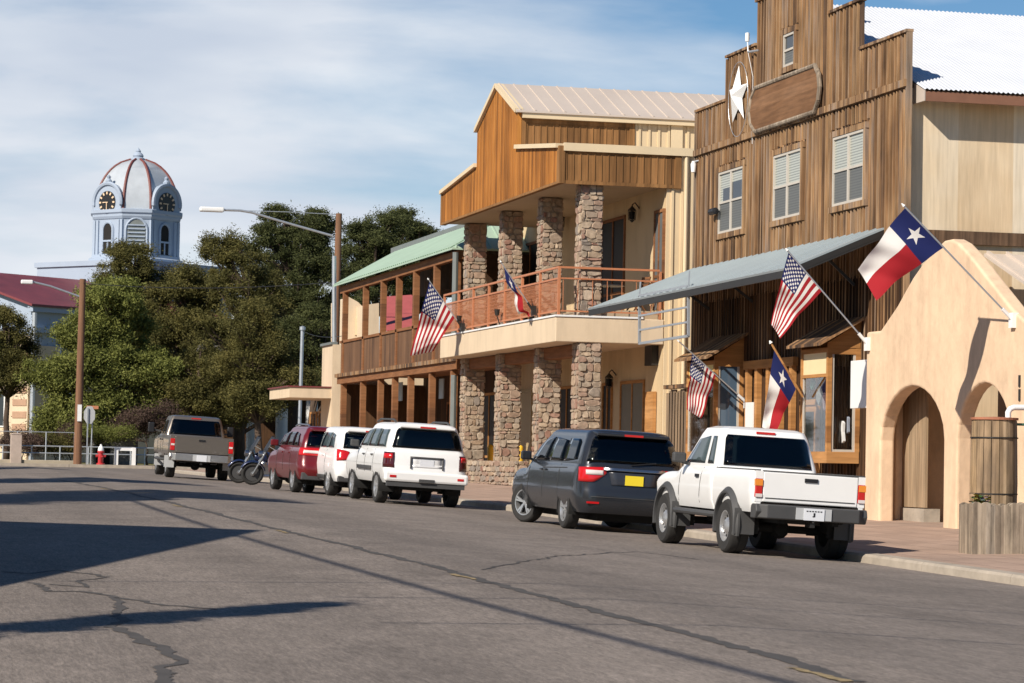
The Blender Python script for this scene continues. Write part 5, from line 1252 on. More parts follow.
def suv(name, label, cat, px, py, pm, spec, heading=0):
    r = thing(name, label, cat)
    L_, W_, H_ = spec['L'], spec['W'], spec['H']; hw = W_/2; zb = spec['zb']; bz = spec['belt']; ra, fa, R, tw = spec['ra'], spec['fa'], spec['R'], spec['tw']
    place(r, px, py, ra, hw-tw/2+.02, heading)
    hz = spec['hood']; cy = spec['cowl']; rk = spec.get('rk', .05)
    cr = spec.get('cr', 1)
    body = Stack([(zb, .12, L_-.15, hw*.90, .16),(zb+.10, .03, L_-.05, hw*.96, .2*cr),(zb+.28, .0, L_-.0, hw*.995, .24*cr),(zb+.40, .035, L_-.02, hw, .24*cr),(bz-.34, rk*.4+.035, L_-.06, hw*.998, .23*cr),(bz-.22, rk*.6+.03, L_-.08, hw*.988, .22*cr),(bz-.07, rk+.04, L_-.14, hw*.965, .2*cr),(bz, rk+.07, L_-.2, hw*.93, .18*cr)])
    def zmap(x, y, z):
        if y > cy and z > zb+.4:
            t = min(1, (y-cy)/(L_-cy)); top = bz+(hz-bz)*min(1, t*6)-(.16*t*t*t) ; return zb+.4+(z-zb-.4)*(top-zb-.4)/(bz-zb-.4)
        return z
    bo = body.mesh(zmap).build('body', pm, r, smooth=True, local=True)
    boolean_cut(bo, [cyl_cut(y, R+.02, R*1.16, s*(hw+.2), s*(hw-.36)) for y in (ra, fa) for s in (-1, 1)])
    ry0, ry1 = spec['roof']
    tm = spec.get('tm', 0)
    gh = Stack([(bz-.02, rk+.075, cy+.30, hw*.925, .17*cr),(bz+.10, rk+.10, cy+.14, hw*.905, .16*cr),(bz+.30, rk+.10+(spec['rs']-rk-.1)*.42, cy-.12, hw*(.848-tm*.3), .16*cr),(H_-.16, spec['rs'], ry1+.12, hw*(.775-tm), .16*cr),(H_-.10, spec['rs']+.02, ry1+.05, hw*(.752-tm), .16*cr),(H_-.06, spec['rs']+.05, ry1-.02, hw*(.72-tm), .16*cr),(H_-.03, spec['rs']+.11, ry1-.12, hw*(.67-tm), .16*cr),(H_-.012, spec['rs']+.2, ry1-.25, hw*(.59-tm), .16*cr),(H_, spec['rs']+.5, ry1-.6, hw*.36, .14*cr)])
    cab_o = gh.mesh().build('cabin', pm, r, smooth=True, local=True, angle=60)
    # glass
    zt = H_-.17; zl = bz+.05
    def yback(z): return gh.at(z)[0]
    for poly in spec['side_glass']: side_poly(r, gh, poly, M['car_glass'], 'side_window')
    rw = spec.get('rw', .80); rp_ = [(-hw*rw, zl),(hw*rw, zl),(hw*.735, zt-.03),(hw*.68, zt+.03),(-hw*.68, zt+.03),(-hw*.735, zt-.03)]
    rear_poly(r, gh, rp_, M['car_glass'], 'rear_window', .008, .008)
    hollow_cabin(cab_o, gh, bz, H_, [[(y+(.02 if y < sum(p[0] for p in g)/len(g) else -.02), z+(.02 if z < sum(p[1] for p in g)/len(g) else -.02)) for y, z in g] for g in spec['side_glass']], [(x*.96, z+(.02 if z < (zl+zt)/2 else -.02)) for x, z in rp_], [(-hw*.78, zl+.03),(hw*.78, zl+.03),(hw*.66, zt-.02),(-hw*.66, zt-.02)], (gh.at(bz+.1)[0]+gh.at(bz+.1)[1])/2)
    fy = cy-.95; interior(r, gh, bz, [(fy, (-.40, .40)), (fy-1.0, (-.44, 0, .44))]+([(fy-1.85, (-.42, .42))] if spec['L'] > 5 else []), hw, fy+.62)
    mb = MB(); y_ = gh.at(zt)[1]; mb.add([(-hw*.86, gh.at(zl)[1]+.01, zl),(hw*.86, gh.at(zl)[1]+.01, zl),(hw*.72, y_+.01, zt),(-hw*.72, y_+.01, zt)], [(0,1,2,3)]); mb.build('windscreen', M['car_glass'], r, local=True)
    # spoiler with high stop lamp
    mb = MB(); ys = gh.at(H_-.08)[0]; mb.prism([(-hw*.70, ys+.25, H_-.035),(hw*.70, ys+.25, H_-.035),(hw*.66, ys-.10, H_-.075),(-hw*.66, ys-.10, H_-.075)], (0,0,-.05)); sp = mb.build('spoiler', pm, r, local=True, bevel=.015)
    mb = MB(); mb.box(-.17, ys-.115, H_-.115, .17, ys-.085, H_-.08); mb.build('stop_lamp', M['light_red'], r, local=True)
    # underbody, lower bumper, plate recess, handle strip
    mb = MB(); mb.box(-hw*.8, .3, zb-.02, hw*.8, L_-.4, zb+.12); mb.box(-hw*.5, .5, zb-.14, hw*.5, L_-.8, zb); mb.build('underbody', M['under'], r, local=True)
    for y in (ra, fa):
        for s in (-1, 1):
            mb = MB(); mb.lathe([(R*1.13, s*(hw-.36)),(R*1.13, s*(hw-.012))], (0, y, R+.02), 24, axis='X', a0=-.3, a1=math.pi+.3, closed=False); mb.lathe([(0, s*(hw-.35)),(R*1.13, s*(hw-.35))], (0, y, R+.02), 24, axis='X', a0=-.2, a1=math.pi+.2, closed=False); mb.build('wheel_well', M['under'], r, local=True)
            wheel(r, s*(hw-tw/2-.015), y, R, tw, s, spec.get('rimr', .66), 'alloy', spec.get('steer', 0) if y == fa else 0)
    # door seams and handles
    for s in (-1, 1):
        for y in spec['seams']:
            mb = MB(); pts = [(s*(body.at(z)[2]+.001), y, z) for z in np.linspace(zb+.2, bz-.01, 6)]; mb.tube(pts, .006, 4); mb.build('door_seam', M['seam'], r, local=True)
        for y in spec['handles']:
            mb = MB(); z = bz-.14; mb.box(s*(body.at(z)[2]-.01), y, z-.018, s*(body.at(z)[2]+.03), y+.17, z+.018); mb.build('door_handle', spec.get('handle_mat', pm), r, local=True, bevel=.01)
    mirror_part(r, body, cy-.12, bz+.06, spec.get('mirror_mat', pm))
    spec['extra'](r, body, gh)
    return r
def plate(r, y, z, m, w=.31, h=.16):
    mb = MB(); mb.box(-w/2, y-.012, z-h/2, w/2, y, z+h/2); return mb.build('number_plate', m, r, local=True)
# --- dark minivan
def van_extra(r, body, gh):
    patch(r, body, .86, 1.13, .50, 1.02, M['light_red'], 'tail_lamp', .014, taper=lambda u: (.86+.16*max(0,(.45-u)/.45)**1.2, 1.13-.02*u))
    patch(r, body, .99, 1.07, .56, .86, M['light_clear'], 'tail_lamp', .026, nz=2)
    rear_poly(r, body, [(-.56,1.075),(.56,1.075),(.56,1.12),(-.56,1.12)], M['chrome'], 'chrome_bar', .03, .03)
    rear_poly(r, body, [(-.40,.82),(.40,.82),(.46,1.06),(-.46,1.06)], M['black_panel'], 'plate_recess', .006, .012)
    plate(r, body.at(.92)[0]-.02, .92, M['plate_yellow'], .33, .17)
    rear_poly(r, body, [(-.78,.60),(.78,.60),(.78,.612),(-.78,.612)], M['seam'], 'bumper_seam', .004, .01)
    for s in (-1, 1):
        mb = MB(); mb.box(s*.62, body.at(.5)[0]-.012, .485, s*.84, body.at(.5)[0]+.02, .52); mb.build('reflector', M['light_red'], r, local=True)
    mb = MB(); mb.bar((-.05, gh.at(1.2)[0]-.03, 1.19), (.40, gh.at(1.25)[0]-.03, 1.25), .02); mb.build('wiper', M['black'], r, local=True)
    side_poly(r, body, [(1.0,1.075),(2.7,1.045),(2.7,1.06),(1.0,1.09)], M['seam'], 'sliding_rail', .002, .008)
M['black_panel'] = nmat('dark glossy panel', (.03,.034,.045), .3, var=0)
suv('parked_minivan', 'dark slate minivan with yellow rear plate and turned front wheels', 'minivan', 566, 528.5, M['paint_navy'],
    dict(L=5.15, W=2.0, H=1.80, zb=.32, belt=1.16, ra=1.05, fa=4.05, R=.37, tw=.235, hood=1.02, cowl=3.7, roof=(.1, 3.1), rs=.30, rk=.05, cr=1.45, steer=math.radians(28),
         side_glass=[[(.55,1.21),(1.42,1.19),(1.46,1.60),(.82,1.60),(.66,1.54)],[(1.50,1.19),(2.55,1.19),(2.45,1.62),(1.54,1.61)],[(2.62,1.19),(3.62,1.19),(3.12,1.55),(2.55,1.62)]], rw=.86,
         seams=[1.5,2.6,3.66], handles=[2.40,2.66], extra=van_extra), heading=0)
# --- white SUV
def tb_extra(r, body, gh):
    patch(r, body, .80, 1.13, .72, 1.04, M['lamp_dark_red'], 'tail_lamp', .012)
    patch(r, body, .99, 1.10, .76, 1.0, M['light_red'], 'tail_lamp', .02, nz=2)
    rear_poly(r, body, [(-.34,.83),(.34,.83),(.32,1.03),(-.32,1.03)], M['paint_shadow_white'], 'plate_recess', .004, .01)
    rear_poly(r, body, [(-.37,1.03),(.37,1.03),(.37,1.06),(-.37,1.06)], M['plastic'], 'recess_trim', .02, .03)
    rear_poly(r, body, [(-.37,.80),(-.34,.80),(-.34,1.03),(-.37,1.03)], M['plastic'], 'recess_trim', .02, .03); rear_poly(r, body, [(.34,.80),(.37,.80),(.37,1.03),(.34,1.03)], M['plastic'], 'recess_trim', .02, .03)
    plate(r, body.at(.92)[0]-.008, .92, M['plate'])
    mb = MB(); mb.box(-.93, -.06, .50, .93, .12, .73); mb.build('rear_bumper', M['paint_white'], r, local=True, bevel=.05)
    mb = MB(); mb.box(-.86, -.02, .40, .86, .14, .51); mb.box(-.17, -.075, .51, .17, .0, .58); mb.build('bumper_skirt', M['plastic'], r, local=True)
    for s in (-1, 1):
        mb = MB(); mb.box(s*.68, -.07, .59, s*.82, -.03, .64); mb.build('reflector', M['light_red'], r, local=True)
        mb = MB(); mb.tube([(s*.60,.75,1.80),(s*.60,1.0,1.845),(s*.60,2.4,1.85),(s*.60,2.8,1.79)], .025, 6); mb.build('roof_rail', M['plastic'], r, local=True)
    side_poly(r, body, [(1.55,.72),(3.1,.72),(3.1,.80),(1.55,.80)], M['plastic'], 'side_moulding', .02, .03)
M['lamp_dark_red'] = nmat('smoked red lens', (.06,.008,.010), .15, var=0, coat=.5)
M['paint_shadow_white'] = paint('white car paint with painted shade', (.62,.62,.62))  # greyer copy of the white paint, shade of a recess put into the colour
suv('parked_suv', 'white boxy SUV with roof rails and wide dark rear window', 'SUV', 378, 502.6, M['paint_white'],
    dict(L=4.87, W=1.86, H=1.80, zb=.46, belt=1.19, ra=1.0, fa=3.87, R=.365, tw=.245, hood=1.10, cowl=3.35, roof=(.2, 2.7), rs=.22, rk=.03,
         side_glass=[[(.42,1.24),(1.42,1.24),(1.42,1.62),(.62,1.62)],[(1.48,1.24),(2.36,1.24),(2.30,1.63),(1.50,1.63)],[(2.44,1.24),(3.30,1.24),(2.84,1.60),(2.38,1.63)]],
         seams=[1.44,2.38,3.3], handles=[1.55,2.5], mirror_mat=M['plastic'], handle_mat=M['plastic'], rw=.84, extra=tb_extra), heading=0)
# --- white crossover
def eq_extra(r, body, gh):
    patch(r, body, .86, 1.13, .58, .90, M['light_red'], 'tail_lamp', .016, taper=lambda u: (.86+.04*(1-u), 1.14-.05*(1-u)**2))
    plate(r, body.at(.84)[0]-.01, .84, M['plate'])
    mb = MB(); mb.box(-.84, .03, .36, .84, .16, .50); mb.build('bumper_skirt', M['plastic'], r, local=True, bevel=.02)
    side_poly(r, body, [(1.4,.40),(3.4,.40),(3.4,.50),(1.4,.50)], M['plastic'], 'side_sill', .012, .03)
suv('parked_crossover', 'white crossover with round red tail lamps between red and white SUVs', 'crossover', 329.5, 495.6, M['paint_white'],
    dict(L=4.77, W=1.84, H=1.70, zb=.36, belt=1.12, ra=.96, fa=3.82, R=.35, tw=.23, hood=1.04, cowl=3.35, roof=(.3, 2.7), rs=.42, rk=.10,
         side_glass=[[(.72,1.17),(1.36,1.17),(1.36,1.52),(1.0,1.50)],[(1.42,1.17),(2.32,1.17),(2.24,1.53),(1.44,1.53)],[(2.4,1.17),(3.28,1.17),(2.8,1.50),(2.32,1.53)]],
         seams=[1.40,2.36,3.3], handles=[1.6,2.55], extra=eq_extra), heading=-1.5)
# --- dark red SUV
def es_extra(r, body, gh):
    patch(r, body, .93, 1.14, .40, .98, M['light_red'], 'tail_lamp', .016, taper=lambda u: (.94, 1.13))
    patch(r, body, 1.0, 1.07, .44, .80, M['light_clear'], 'tail_lamp', .026, nz=2)
    plate(r, body.at(.88)[0]-.01, .88, M['plate'])
    mb = MB(); mb.box(-.84, .03, .34, .84, .16, .52); mb.build('bumper_skirt', M['plastic'], r, local=True, bevel=.02)
    for s in (-1, 1):
        mb = MB(); mb.tube([(s*.56,.8,1.66),(s*.56,1.0,1.70),(s*.56,2.2,1.71),(s*.56,2.6,1.66)], .022, 6); mb.build('roof_rail', M['chrome'], r, local=True)
suv('parked_suv', 'dark red SUV parked beside the motorcycles', 'SUV', 294, 492.3, M['paint_red'],
    dict(L=4.52, W=1.84, H=1.68, zb=.34, belt=1.12, ra=.92, fa=3.61, R=.35, tw=.23, hood=1.02, cowl=3.15, roof=(.3, 2.5), rs=.34, rk=.08,
         side_glass=[[(.62,1.17),(1.28,1.17),(1.28,1.50),(.9,1.49)],[(1.34,1.17),(2.2,1.17),(2.12,1.51),(1.36,1.51)],[(2.28,1.17),(3.1,1.17),(2.64,1.48),(2.2,1.51)]],
         seams=[1.32,2.24,3.1], handles=[1.5,2.4], extra=es_extra), heading=-1.5)
# --- pickups
def pickup(name, label, px, py, pm, s):
    r = thing(name, label, 'pickup truck'); L_, W_, H_ = s['L'], s['W'], s['H']; hw = W_/2; zb = s['zb']; bz = s['belt']; ra, fa, R, tw = s['ra'], s['fa'], s['R'], s['tw']
    place(r, px, py, ra, hw-tw/2+s.get('out', .06), s.get('heading', 0)); bl = s['bed']; y0 = s['tail']
    # bed: side panels as a shell
    prof = [(hw*.93, zb+.02),(hw*.985, zb+.14),(hw, zb+.34),(hw*.985, bz-.06),(hw*.955, bz)]
    for sd in (-1, 1):
        mb = MB()
        ys = np.linspace(y0, bl, 22); vs = []
        inn = [(hw-.10, bz-.003),(hw-.10, zb+.25)]
        ring = [(sd*x, z) for x, z in prof+inn]; k = len(ring)
        for y in ys:
            for x, z in ring:
                f = 1-.06*max(0, (y0+.10-y)/.10) if y < y0+.1 else 1
                vs.append((x*f, y, z))
        mb.add(vs, [(i*k+j, i*k+(j+1)%k, (i+1)*k+(j+1)%k, (i+1)*k+j) for i in range(21) for j in range(k)]+[tuple(range(k)), tuple(21*k+j for j in range(k))])
        bo = mb.build('bed_side', pm, r, smooth=True, local=True)
        boolean_cut(bo, [cyl_cut(ra, R+.03, R*s.get('arch', 1.22), sd*(hw+.2), sd*(hw-.35))])
    mb = MB(); mb.box(-hw+.1, y0+.03, zb+.24, hw-.1, bl, zb+.30); mb.box(-hw+.1, bl-.05, zb+.3, hw-.1, bl, bz-.02); mb.build('bed_floor', pm, r, local=True)
    mb = MB()
    for sd in (-1, 1): mb.box(sd*(hw*.955-.08), y0+.02, bz+.001, sd*(hw*.955), bl-.02, bz+.02)
    mb.build('bed_rail_cap', M['plastic'] if s.get('caps') else pm, r, local=True)
    tgw = hw*.955-.115 if s.get('lampw') is None else hw*.96-s['lampw']
    mb = MB(); mb.box(-tgw, y0-.012, s['tgz'], tgw, y0+.05, bz-.01); tg = mb.build('tailgate', pm, r, local=True, bevel=.015)
    mb = MB(); mb.box(-tgw+.04, y0-.018, s['tgz']+.05, tgw-.04, y0-.006, s['tgz']+.065); mb.box(-tgw, y0-.005, bz-.008, tgw, y0+.05, bz+.012); mb.build('tailgate_trim', M['plastic'] if s.get('caps') else pm, tg, local=True)
    mb = MB(); zz = bz-.10; mb.box(-.10, y0-.03, zz-.028, .10, y0-.008, zz+.028); mb.build('tailgate_handle', M['black'], tg, local=True)
    # tail lamps
    for sd in (-1, 1):
        mb = MB(); x1 = sd*(hw*.955); x0 = sd*(tgw+.006)
        z0, z1 = s['lamp']
        mb.box(x0, y0-.02, z0, x1, y0+.14, z1); o = mb.build('tail_lamp', M['light_red'], r, local=True, bevel=.012)
        h = (z1-z0)
        mb = MB()
        if s['lamp_kind'] == 'amber':
            mb.box(x0+sd*.004, y0-.026, z0+h*.63, x1-sd*.004+sd*.008, y0+.145, z1-.008); mb.build('indicator', M['light_amber'], o, local=True)
            mb = MB(); mb.box(x0+sd*.004, y0-.026, z0+.006, x1-sd*.004, y0+.02, z0+h*.2); mb.build('reverse_lamp', M['light_clear'], o, local=True)
        else:
            mb.box(x0+sd*.01, y0-.026, z0+h*.42, x1-sd*.02, y0+.02, z0+h*.58); mb.build('reverse_lamp', M['light_clear'], o, local=True)
        mb = MB(); mb.box(sd*(tgw+.004), y0-.004, s['tgz']+.0, sd*(hw*.95), y0+.05, z0-.003); mb.build('corner_panel', pm, r, local=True)
        mb = MB(); mb.box(sd*(tgw+.004), y0-.004, z1+.003, sd*(hw*.95), y0+.05, bz); mb.build('corner_panel', pm, r, local=True)
    # bumper
    bm_ = M['plastic'] if s['bumper'] == 'dark' else M['chrome_soft']
    z0, z1 = s['bz']; yb = y0-.20
    mb = MB(); mb.prism([(-hw*.97, yb+.12, z0),(-hw*.97, y0+.12, z0),(-hw*.97, y0+.12, z1),(-hw*.97, yb+.10, z1),(-hw*.97, yb+.06, (z0+z1)/2)], (hw*1.94, 0, 0)); mb.prism([(-hw*.80, yb, z0+.01),(hw*.80, yb, z0+.01),(hw*.95, yb+.13, z0+.01),(-hw*.95, yb+.13, z0+.01)], (0,0,z1-z0-.015)); bp = mb.build('rear_bumper', bm_, r, local=True, bevel=.015)
    mb = MB(); mb.box(-.27, yb-.018, z0+.02, .27, yb+.02, z1-.02); mb.build('plate_recess', M['grey_panel'], bp, local=True)
    p_ = plate(r, yb-.02, (z0+z1)/2-.005, M['plate'], .31, z1-z0-.04)
    if s.get('marks'):
        mb = MB(); zc = (z0+z1)/2; 
        for k in range(6): mb.box(-.12+k*.042, yb-.036, zc+.035, -.12+k*.042+.026, yb-.032, zc+.05)
        mb.box(-.012, yb-.036, zc-.035, .014, yb-.032, zc+.02); mb.box(-.025, yb-.036, zc-.04, .005, yb-.032, zc-.025); mb.build('plate_mark', M['black'], p_, local=True)
    mb = MB(); mb.box(-.035, yb+.02, z0-.09, .035, yb+.25, z0-.02); mb.tube([(0, yb+.0, z0-.02),(0, yb+.0, z0+.02)], .02, 8); mb.build('tow_hitch', M['iron'], r, local=True)
    # cab with bonnet
    c0, c1, cw = s['cab0'], L_, s['cowl']
    body = Stack([(zb, c0, c1-.15, hw*.92, .05),(zb+.14, c0-.0, c1-.04, hw*.975, .08),(zb+.34, c0, c1, hw*.99, .10),(bz-.12, c0, c1-.05, hw*.985, .12),(bz-.03, c0+.0, c1-.10, hw*.96, .12),(bz+.02, c0+.02, c1-.16, hw*.92, .12)])
    hz = s['hood']
    def zmap(x, y, z):
        if y > cw and z > zb+.34:
            t = min(1, (y-cw)/(L_-cw)); top = bz+.02+(hz-bz-.02)*min(1, t*5)-.12*t**4-.05*(abs(x)/hw)**3*min(1, t*4); return zb+.34+(z-zb-.34)*(top-zb-.34)/(bz+.02-zb-.34)
        return z
    co_ = body.mesh(zmap).build('cab_body', pm, r, smooth=True, local=True)
    boolean_cut(co_, [cyl_cut(fa, R+.03, R*s.get('arch', 1.22), sd*(hw+.2), sd*(hw-.35)) for sd in (-1, 1)])
    gh = Stack([(bz, c0+.02, cw+.12, hw*.925, .10),(bz+.1, c0+.045, cw+.0, hw*.905, .10),(H_-.14, c0+.20, s['roof1']+.1, hw*.80, .12),(H_-.05, c0+.25, s['roof1'], hw*.76, .12),(H_-.01, c0+.36, s['roof1']-.2, hw*.66, .12),(H_, c0+.6, s['roof1']-.45, hw*.4, .1)])
    cab_o = gh.mesh().build('cab', pm, r, smooth=True, local=True, angle=60)
    zl, zt = bz+.055, H_-.155
    rp_ = [(-hw*.80, zl),(hw*.80, zl),(hw*.735, zt-.02),(hw*.70, zt+.02),(-hw*.70, zt+.02),(-hw*.735, zt-.02)]
    rear_poly(r, gh, rp_, M['car_glass'], 'rear_window', .008, .008)
    hollow_cabin(cab_o, gh, bz, H_, [[(y+(.02 if y < sum(p[0] for p in g)/len(g) else -.02), z+(.02 if z < sum(p[1] for p in g)/len(g) else -.02)) for y, z in g] for g in s['side_glass']], [(x*.96, z+(.02 if z < (zl+zt)/2 else -.02)) for x, z in rp_], [(-hw*.78, zl+.03),(hw*.78, zl+.03),(hw*.66, zt-.02),(-hw*.66, zt-.02)], c0+.75)
    interior(r, gh, bz, [(cw-.95, (-.40, .40))]+([(cw-1.75, (-.42, .42))] if s['L'] > 5.5 else []), hw, cw-.30)
    for poly in s['side_glass']: side_poly(r, gh, poly, M['car_glass'], 'side_window')
    mb = MB(); mb.add([(-hw*.84, gh.at(zl)[1]+.008, zl),(hw*.84, gh.at(zl)[1]+.008, zl),(hw*.72, gh.at(zt)[1]+.008, zt),(-hw*.72, gh.at(zt)[1]+.008, zt)], [(0,1,2,3)]); mb.build('windscreen', M['car_glass'], r, local=True)
    mb = MB(); yy = gh.at(H_-.08)[0]; mb.box(-.15, yy-.025, H_-.10, .15, yy+.03, H_-.065); mb.build('stop_lamp', M['light_red'], r, local=True)
    # chassis, tank, axle
    mb = MB(); 
    for sd in (-1, 1): mb.box(sd*.36, y0+.0, zb-.12, sd*.46, L_-.3, zb+.04)
    mb.tube([(-hw+.25, ra, R),(hw-.25, ra, R)], .06, 10); mb.lathe([(0,-.13),(.10,-.10),(.15,0),(.10,.10),(0,.13)], (-.05, ra, R), 12, axis='Y'); mb.tube([(-hw+.25, fa, R),(hw-.25, fa, R)], .06, 8)
    mb.box(-.3, 1.9, zb-.22, .1, 4.0, zb+.05); mb.tube([(.5, y0-.0, zb-.05),(.52, y0+.5, zb-.07),(.5, 2.2, zb-.1)], .035, 8); mb.build('chassis', M['under'], r, local=True)
    if s.get('spare'):
        mb = MB(); mb.lathe([(.16,-.09),(.34,-.10),(.36,0),(.34,.10),(.16,.09)], (.02, y0+.55, zb-.02), 28, axis='Z'); mb.build('spare_wheel', M['tyre'], r, smooth=True, local=True)
    for y in (ra, fa):
        for sd in (-1, 1):
            ar = R*s.get('arch', 1.22)
            mb = MB(); mb.lathe([(ar*.985, sd*(hw-.35)),(ar*.985, sd*(hw-.02))], (0, y, R+.03), 24, axis='X', a0=-.25, a1=math.pi+.25, closed=False); mb.lathe([(0, sd*(hw-.345)),(ar*.985, sd*(hw-.345))], (0, y, R+.03), 24, axis='X', a0=-.15, a1=math.pi+.15, closed=False); mb.build('wheel_well', M['under'], r, local=True)
            if s.get('flare'):
                mb = MB(); mb.lathe([(ar*.97, sd*(hw-.06)),(ar*.97, sd*(hw+.055)),(ar*1.04, sd*(hw+.06)),(ar*1.17, sd*(hw+.0)),(ar*1.17, sd*(hw-.03))], (0, y, R+.03), 24, axis='X', a0=-.28, a1=math.pi+.30, closed=False); mb.build('fender_flare', M['plastic'], r, smooth=True, local=True)
            wheel(r, sd*(hw-tw/2+s.get('out', .06)-.02), y, R, tw, sd, s.get('rimr', .58), s.get('rim', 'steel'))
            if y == ra and s.get('dual'): pass
            mb = MB(); mb.box(sd*(hw-.26), y-ar-.05, s['flap'], sd*(hw+.05), y-ar-.03, R+.28); mb.build('mud_flap', s.get('flap_mat', M['plastic']), r, local=True)
    # sill step, seams, handle
    for sd in (-1, 1):
        mb = MB(); mb.tube([(sd*(hw-.06), ra+R*1.3, zb-.06),(sd*(hw+.02), ra+R*1.5, zb-.07),(sd*(hw+.02), fa-R*1.5, zb-.07),(sd*(hw-.06), fa-R*1.3, zb-.06)], .045, 8); mb.build('side_step', M['plastic'], r, smooth=True, local=True)
        for y in s['seams']:
            mb = MB(); mb.tube([(sd*(body.at(z)[2]+.001), y+(.10*(bz-z)/.5 if s.get('slant') else 0), z) for z in np.linspace(zb+.08, bz+.0, 6)], .006, 4); mb.build('door_seam', M['seam'], r, local=True)
        for y in s['handles']:
            mb = MB(); mb.box(sd*(hw*.96), y, bz-.16, sd*(hw+.012), y+.16, bz-.11); mb.build('door_handle', M['black'], r, local=True)
    return r, body, gh
M['chrome_soft'] = nmat('brushed chrome bumper', (.42,.41,.40), .35, metal=.8, var=.1, scale=2)
M['grey_panel'] = nmat('light grey panel', (.42,.43,.44), .6, var=.05)
r, body, gh = pickup('parked_pickup', 'white lifted pickup truck with black fender flares nearest on street', 730, 553, M['paint_white'],
    dict(L=5.05, W=1.76, H=1.90, zb=.62, belt=1.245, ra=1.18, fa=4.36, R=.40, tw=.29, bed=1.98, tail=.06, tgz=.80, lamp=(.86,1.13), lamp_kind='amber', bumper='dark', bz=(.56,.77),
         cab0=2.02, cowl=3.72, hood=1.19, roof1=3.2, caps=True, spare=True, flare=True, flap=.30, arch=1.18, marks=True, heading=.3,
         side_glass=[[(2.22,1.31),(2.50,1.31),(2.56,1.73),(2.38,1.73)],[(2.66,1.31),(3.62,1.31),(3.16,1.71),(2.70,1.73)]],
         seams=[2.60,3.68], handles=[2.72], slant=True))
for sd in (-1, 1):
    mb = MB(); mb.bar((sd*.82, 3.42, 1.28), (sd*1.0, 3.40, 1.32), .05); o = mb.build('side_mirror', M['plastic'], r, local=True)
    mb = MB(); mb.obox((sd*1.0, 3.40, 1.37), (.22,.10,.16)); mb.build('mirror_shell', M['plastic'], o, local=True, bevel=.03)
r, body, gh = pickup('parked_pickup', 'grey beige pickup truck with towing mirrors and mud flaps near hydrant', 168.5, 477.2, M['paint_grey'],
    dict(L=5.9, W=2.03, H=1.96, zb=.62, belt=1.30, ra=1.30, fa=5.0, R=.41, tw=.28, bed=2.2, tail=.06, tgz=.80, lamp=(.86,1.22), lamp_kind='plain', bumper='chrome', bz=(.55,.78), out=-.03,
         cab0=2.24, cowl=4.35, hood=1.32, roof1=3.8, spare=True, flap=.32, arch=1.16, rimr=.62, rim='alloy', lampw=.15, heading=2.0,
         side_glass=[[(2.42,1.36),(3.12,1.36),(3.12,1.78),(2.62,1.78)],[(3.2,1.36),(4.22,1.36),(3.72,1.74),(3.22,1.78)]],
         seams=[2.36,3.16,4.3], handles=[2.5,3.3], flap_mat=M['grey_panel']))
for sd in (-1, 1):
    mb = MB(); mb.bar((sd*.95, 4.05, 1.42), (sd*1.2, 4.02, 1.45), .05); o = mb.build('side_mirror', M['plastic'], r, local=True)
    mb = MB(); mb.obox((sd*1.27, 4.0, 1.52), (.20,.10,.32)); mb.build('mirror_shell', M['black'], o, local=True, bevel=.03)
